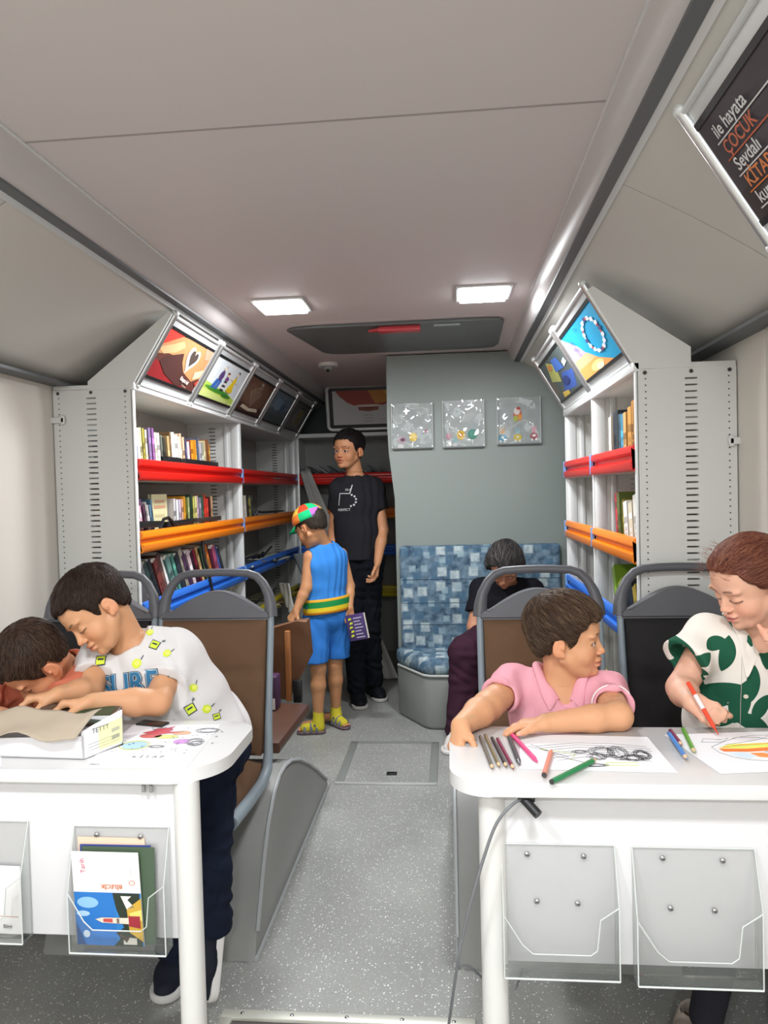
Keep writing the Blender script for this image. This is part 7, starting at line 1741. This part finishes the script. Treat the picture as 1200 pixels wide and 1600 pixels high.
    B._new([B.bm.faces.new((g[i][j], g[i+1][j], g[i+1][j+1], g[i][j+1])) for i in range(12) for j in range(3)], fabric('cap_22b877', '22b877', .2)); br = B.build('brim', cap, smooth=60); m_ = br.modifiers.new('s', 'SOLIDIFY'); m_.thickness = .004
    # the book he carries
    O = V(-.527, 3.735, .475); Xv, Zv = V(.95, -.1, .18).normalized(), V(-.16, -.1, .98).normalized(); N = Xv.cross(Zv)
    B = MB(); B.frame_box(O+Xv*.045+Zv*.068, Xv, Zv, N, (.098, .136, .014), mat('cover_4a3a6c', '4a3a6c', .4), bev=.001)
    for k in range(7): B.poly([O+Xv*a+Zv*(.012+.017*k)+Zv*b+N*.0078 for a, b in [(.035, 0), (.080-.006*(k % 3), 0), (.080-.006*(k % 3), .006), (.035, .006)]], mat('book_text', 'b8b0c8', .5))
    for k in range(5): B.poly([O+Xv*(.008+.004*(k % 2))+Xv*a+Zv*(.02+.022*k)+Zv*b+N*.0078 for a, b in [(0, 0), (.018, .004), (.016, .014), (.002, .012)]], mat('book_yel', 'd0d83a', .5))
    o = B.build('book', loc=tuple(O)); tag(o, 'purple paperback with yellow marks held low in the small boy\'s right hand', 'book')
    B = MB(); B.frame_box(O+Xv*.0955+Zv*.068, Xv, Zv, N, (.006, .132, .011), M_PAGE); B.build('pages', o)
    return P
# ===== woman bent over on the sofa
def woman():
    H = Head((.268, 3.800, .850), (-.12, -.72, -.68), (-.02, -.62, .75), .225, skin='c0896c', brow='2a2020', hair='3a3636', openn=0, fat=.95)
    neck, pel = (.285, 3.905, .735), (.26, 3.955, .46); shR, shL = (.150, 3.925, .705), (.415, 3.925, .695)
    elR, wrR = (.105, 3.86, .52), (.135, 3.70, .44); elL, wrL = (.44, 3.84, .50), (.33, 3.68, .44)
    F = Field(); torso(F, neck, pel, (shL, shR), 1.10, -.004); F.cone(neck, H.W((0, -.12, -.16)), .045, .050, .02)
    arm(F, shL, elL, wrL, (.044, .036, .032, .022)); arm(F, shR, elR, wrR, (.044, .036, .032, .022)); H.add(F)
    p1 = hand(F, wrR, (.4, -.8, -.1), (0, 0, -1), (.8, 0, 0), .16); p2 = hand(F, wrL, (-.4, -.8, -.1), (0, 0, -1), (-.8, 0, 0), .16)
    b = H.box(.10); P = person('woman in a black T-shirt sitting bent forward on the patterned bench', (.27, 3.9, 0), H, F, [(b[0], b[1], .003), handbox(p1, h=.004), handbox(p2, h=.004)])
    S = Field(); torso(S, neck, pel, (shL, shR), 1.16, .012)
    e1 = sleeve(S, shL, elL, .60, .054, .058, .050); e2 = sleeve(S, shR, elR, .62, .054, .060, .050); add_folds(S, .006, 40, 4.4, (0, 0, 1), 2.6)
    nd = nrm(H.W((0, -.12, -.16))-A3(neck)); S.cone(A3(neck)-nd*.01, A3(neck)+nd*.08, .052, .066, .004, 's'); finish_sleeves(S, (e1, e2))
    cloth_obj('t_shirt', S, fabric('black_cotton', '1b1b21', .2, 600), P, .005)
    T = Field(); T.cone((.20, 3.96, .46), (.32, 3.96, .46), .10, .10, .03)
    T.chain([(.19, 3.94, .455), (.055, 3.62, .435), (.035, 3.60, .16), (.03, 3.58, .07)], [.095, .078, .070, .080], .03); T.chain([(.33, 3.94, .455), (.22, 3.60, .435), (.17, 3.60, .07)], [.095, .078, .075], .03)
    add_folds(T, .005, 38, 7.7, (0, 0, 1), .7); cloth_obj('trousers', T, fabric('maroon_cloth', '3b2230', .3, 400), P, .006)
    s1 = shoe(P, (.03, 3.60, 0), (-.045, 3.42, 0), 'd8d4d0', 'e4e2de', ht=.05, w_=.040); s1['label'] = 'white shoe'
    hx = ([-.6, -.34, -.20, -.13, .00, .05, .14, .22, .31, .45], [-.45, -.45, -.35, -.16, -.16, -.14, .04, .17, .29, .31])
    def tail(Fh, H_):
        Fh.cone(H_.W((.05, -.42, -.05)), H_.W((-.10, -.50, -.42)), .15*H_.s, .10*H_.s, .03)
        for q in (-1, 1): Fh.cone(H_.W((q*.33, .0, .05)), H_.W((q*.36, -.06, -.34)), .10*H_.s, .08*H_.s, .03)
    hair_build(H, P, t_top=.055, t_side=.085, hl=hx, n=3000, Ls=.34, whorl=(0, 1.0, .2), seed=21, cols=('2c2828', '3a3636', '6c6866', '242020'), lift=.008, extra=tail, h=.0036, rad=.0009)
    return P
PEOPLE = [boy_pink, boy_white, boy_red, girl, boy_tall, boy_blue, woman]
for fn in PEOPLE: fn()
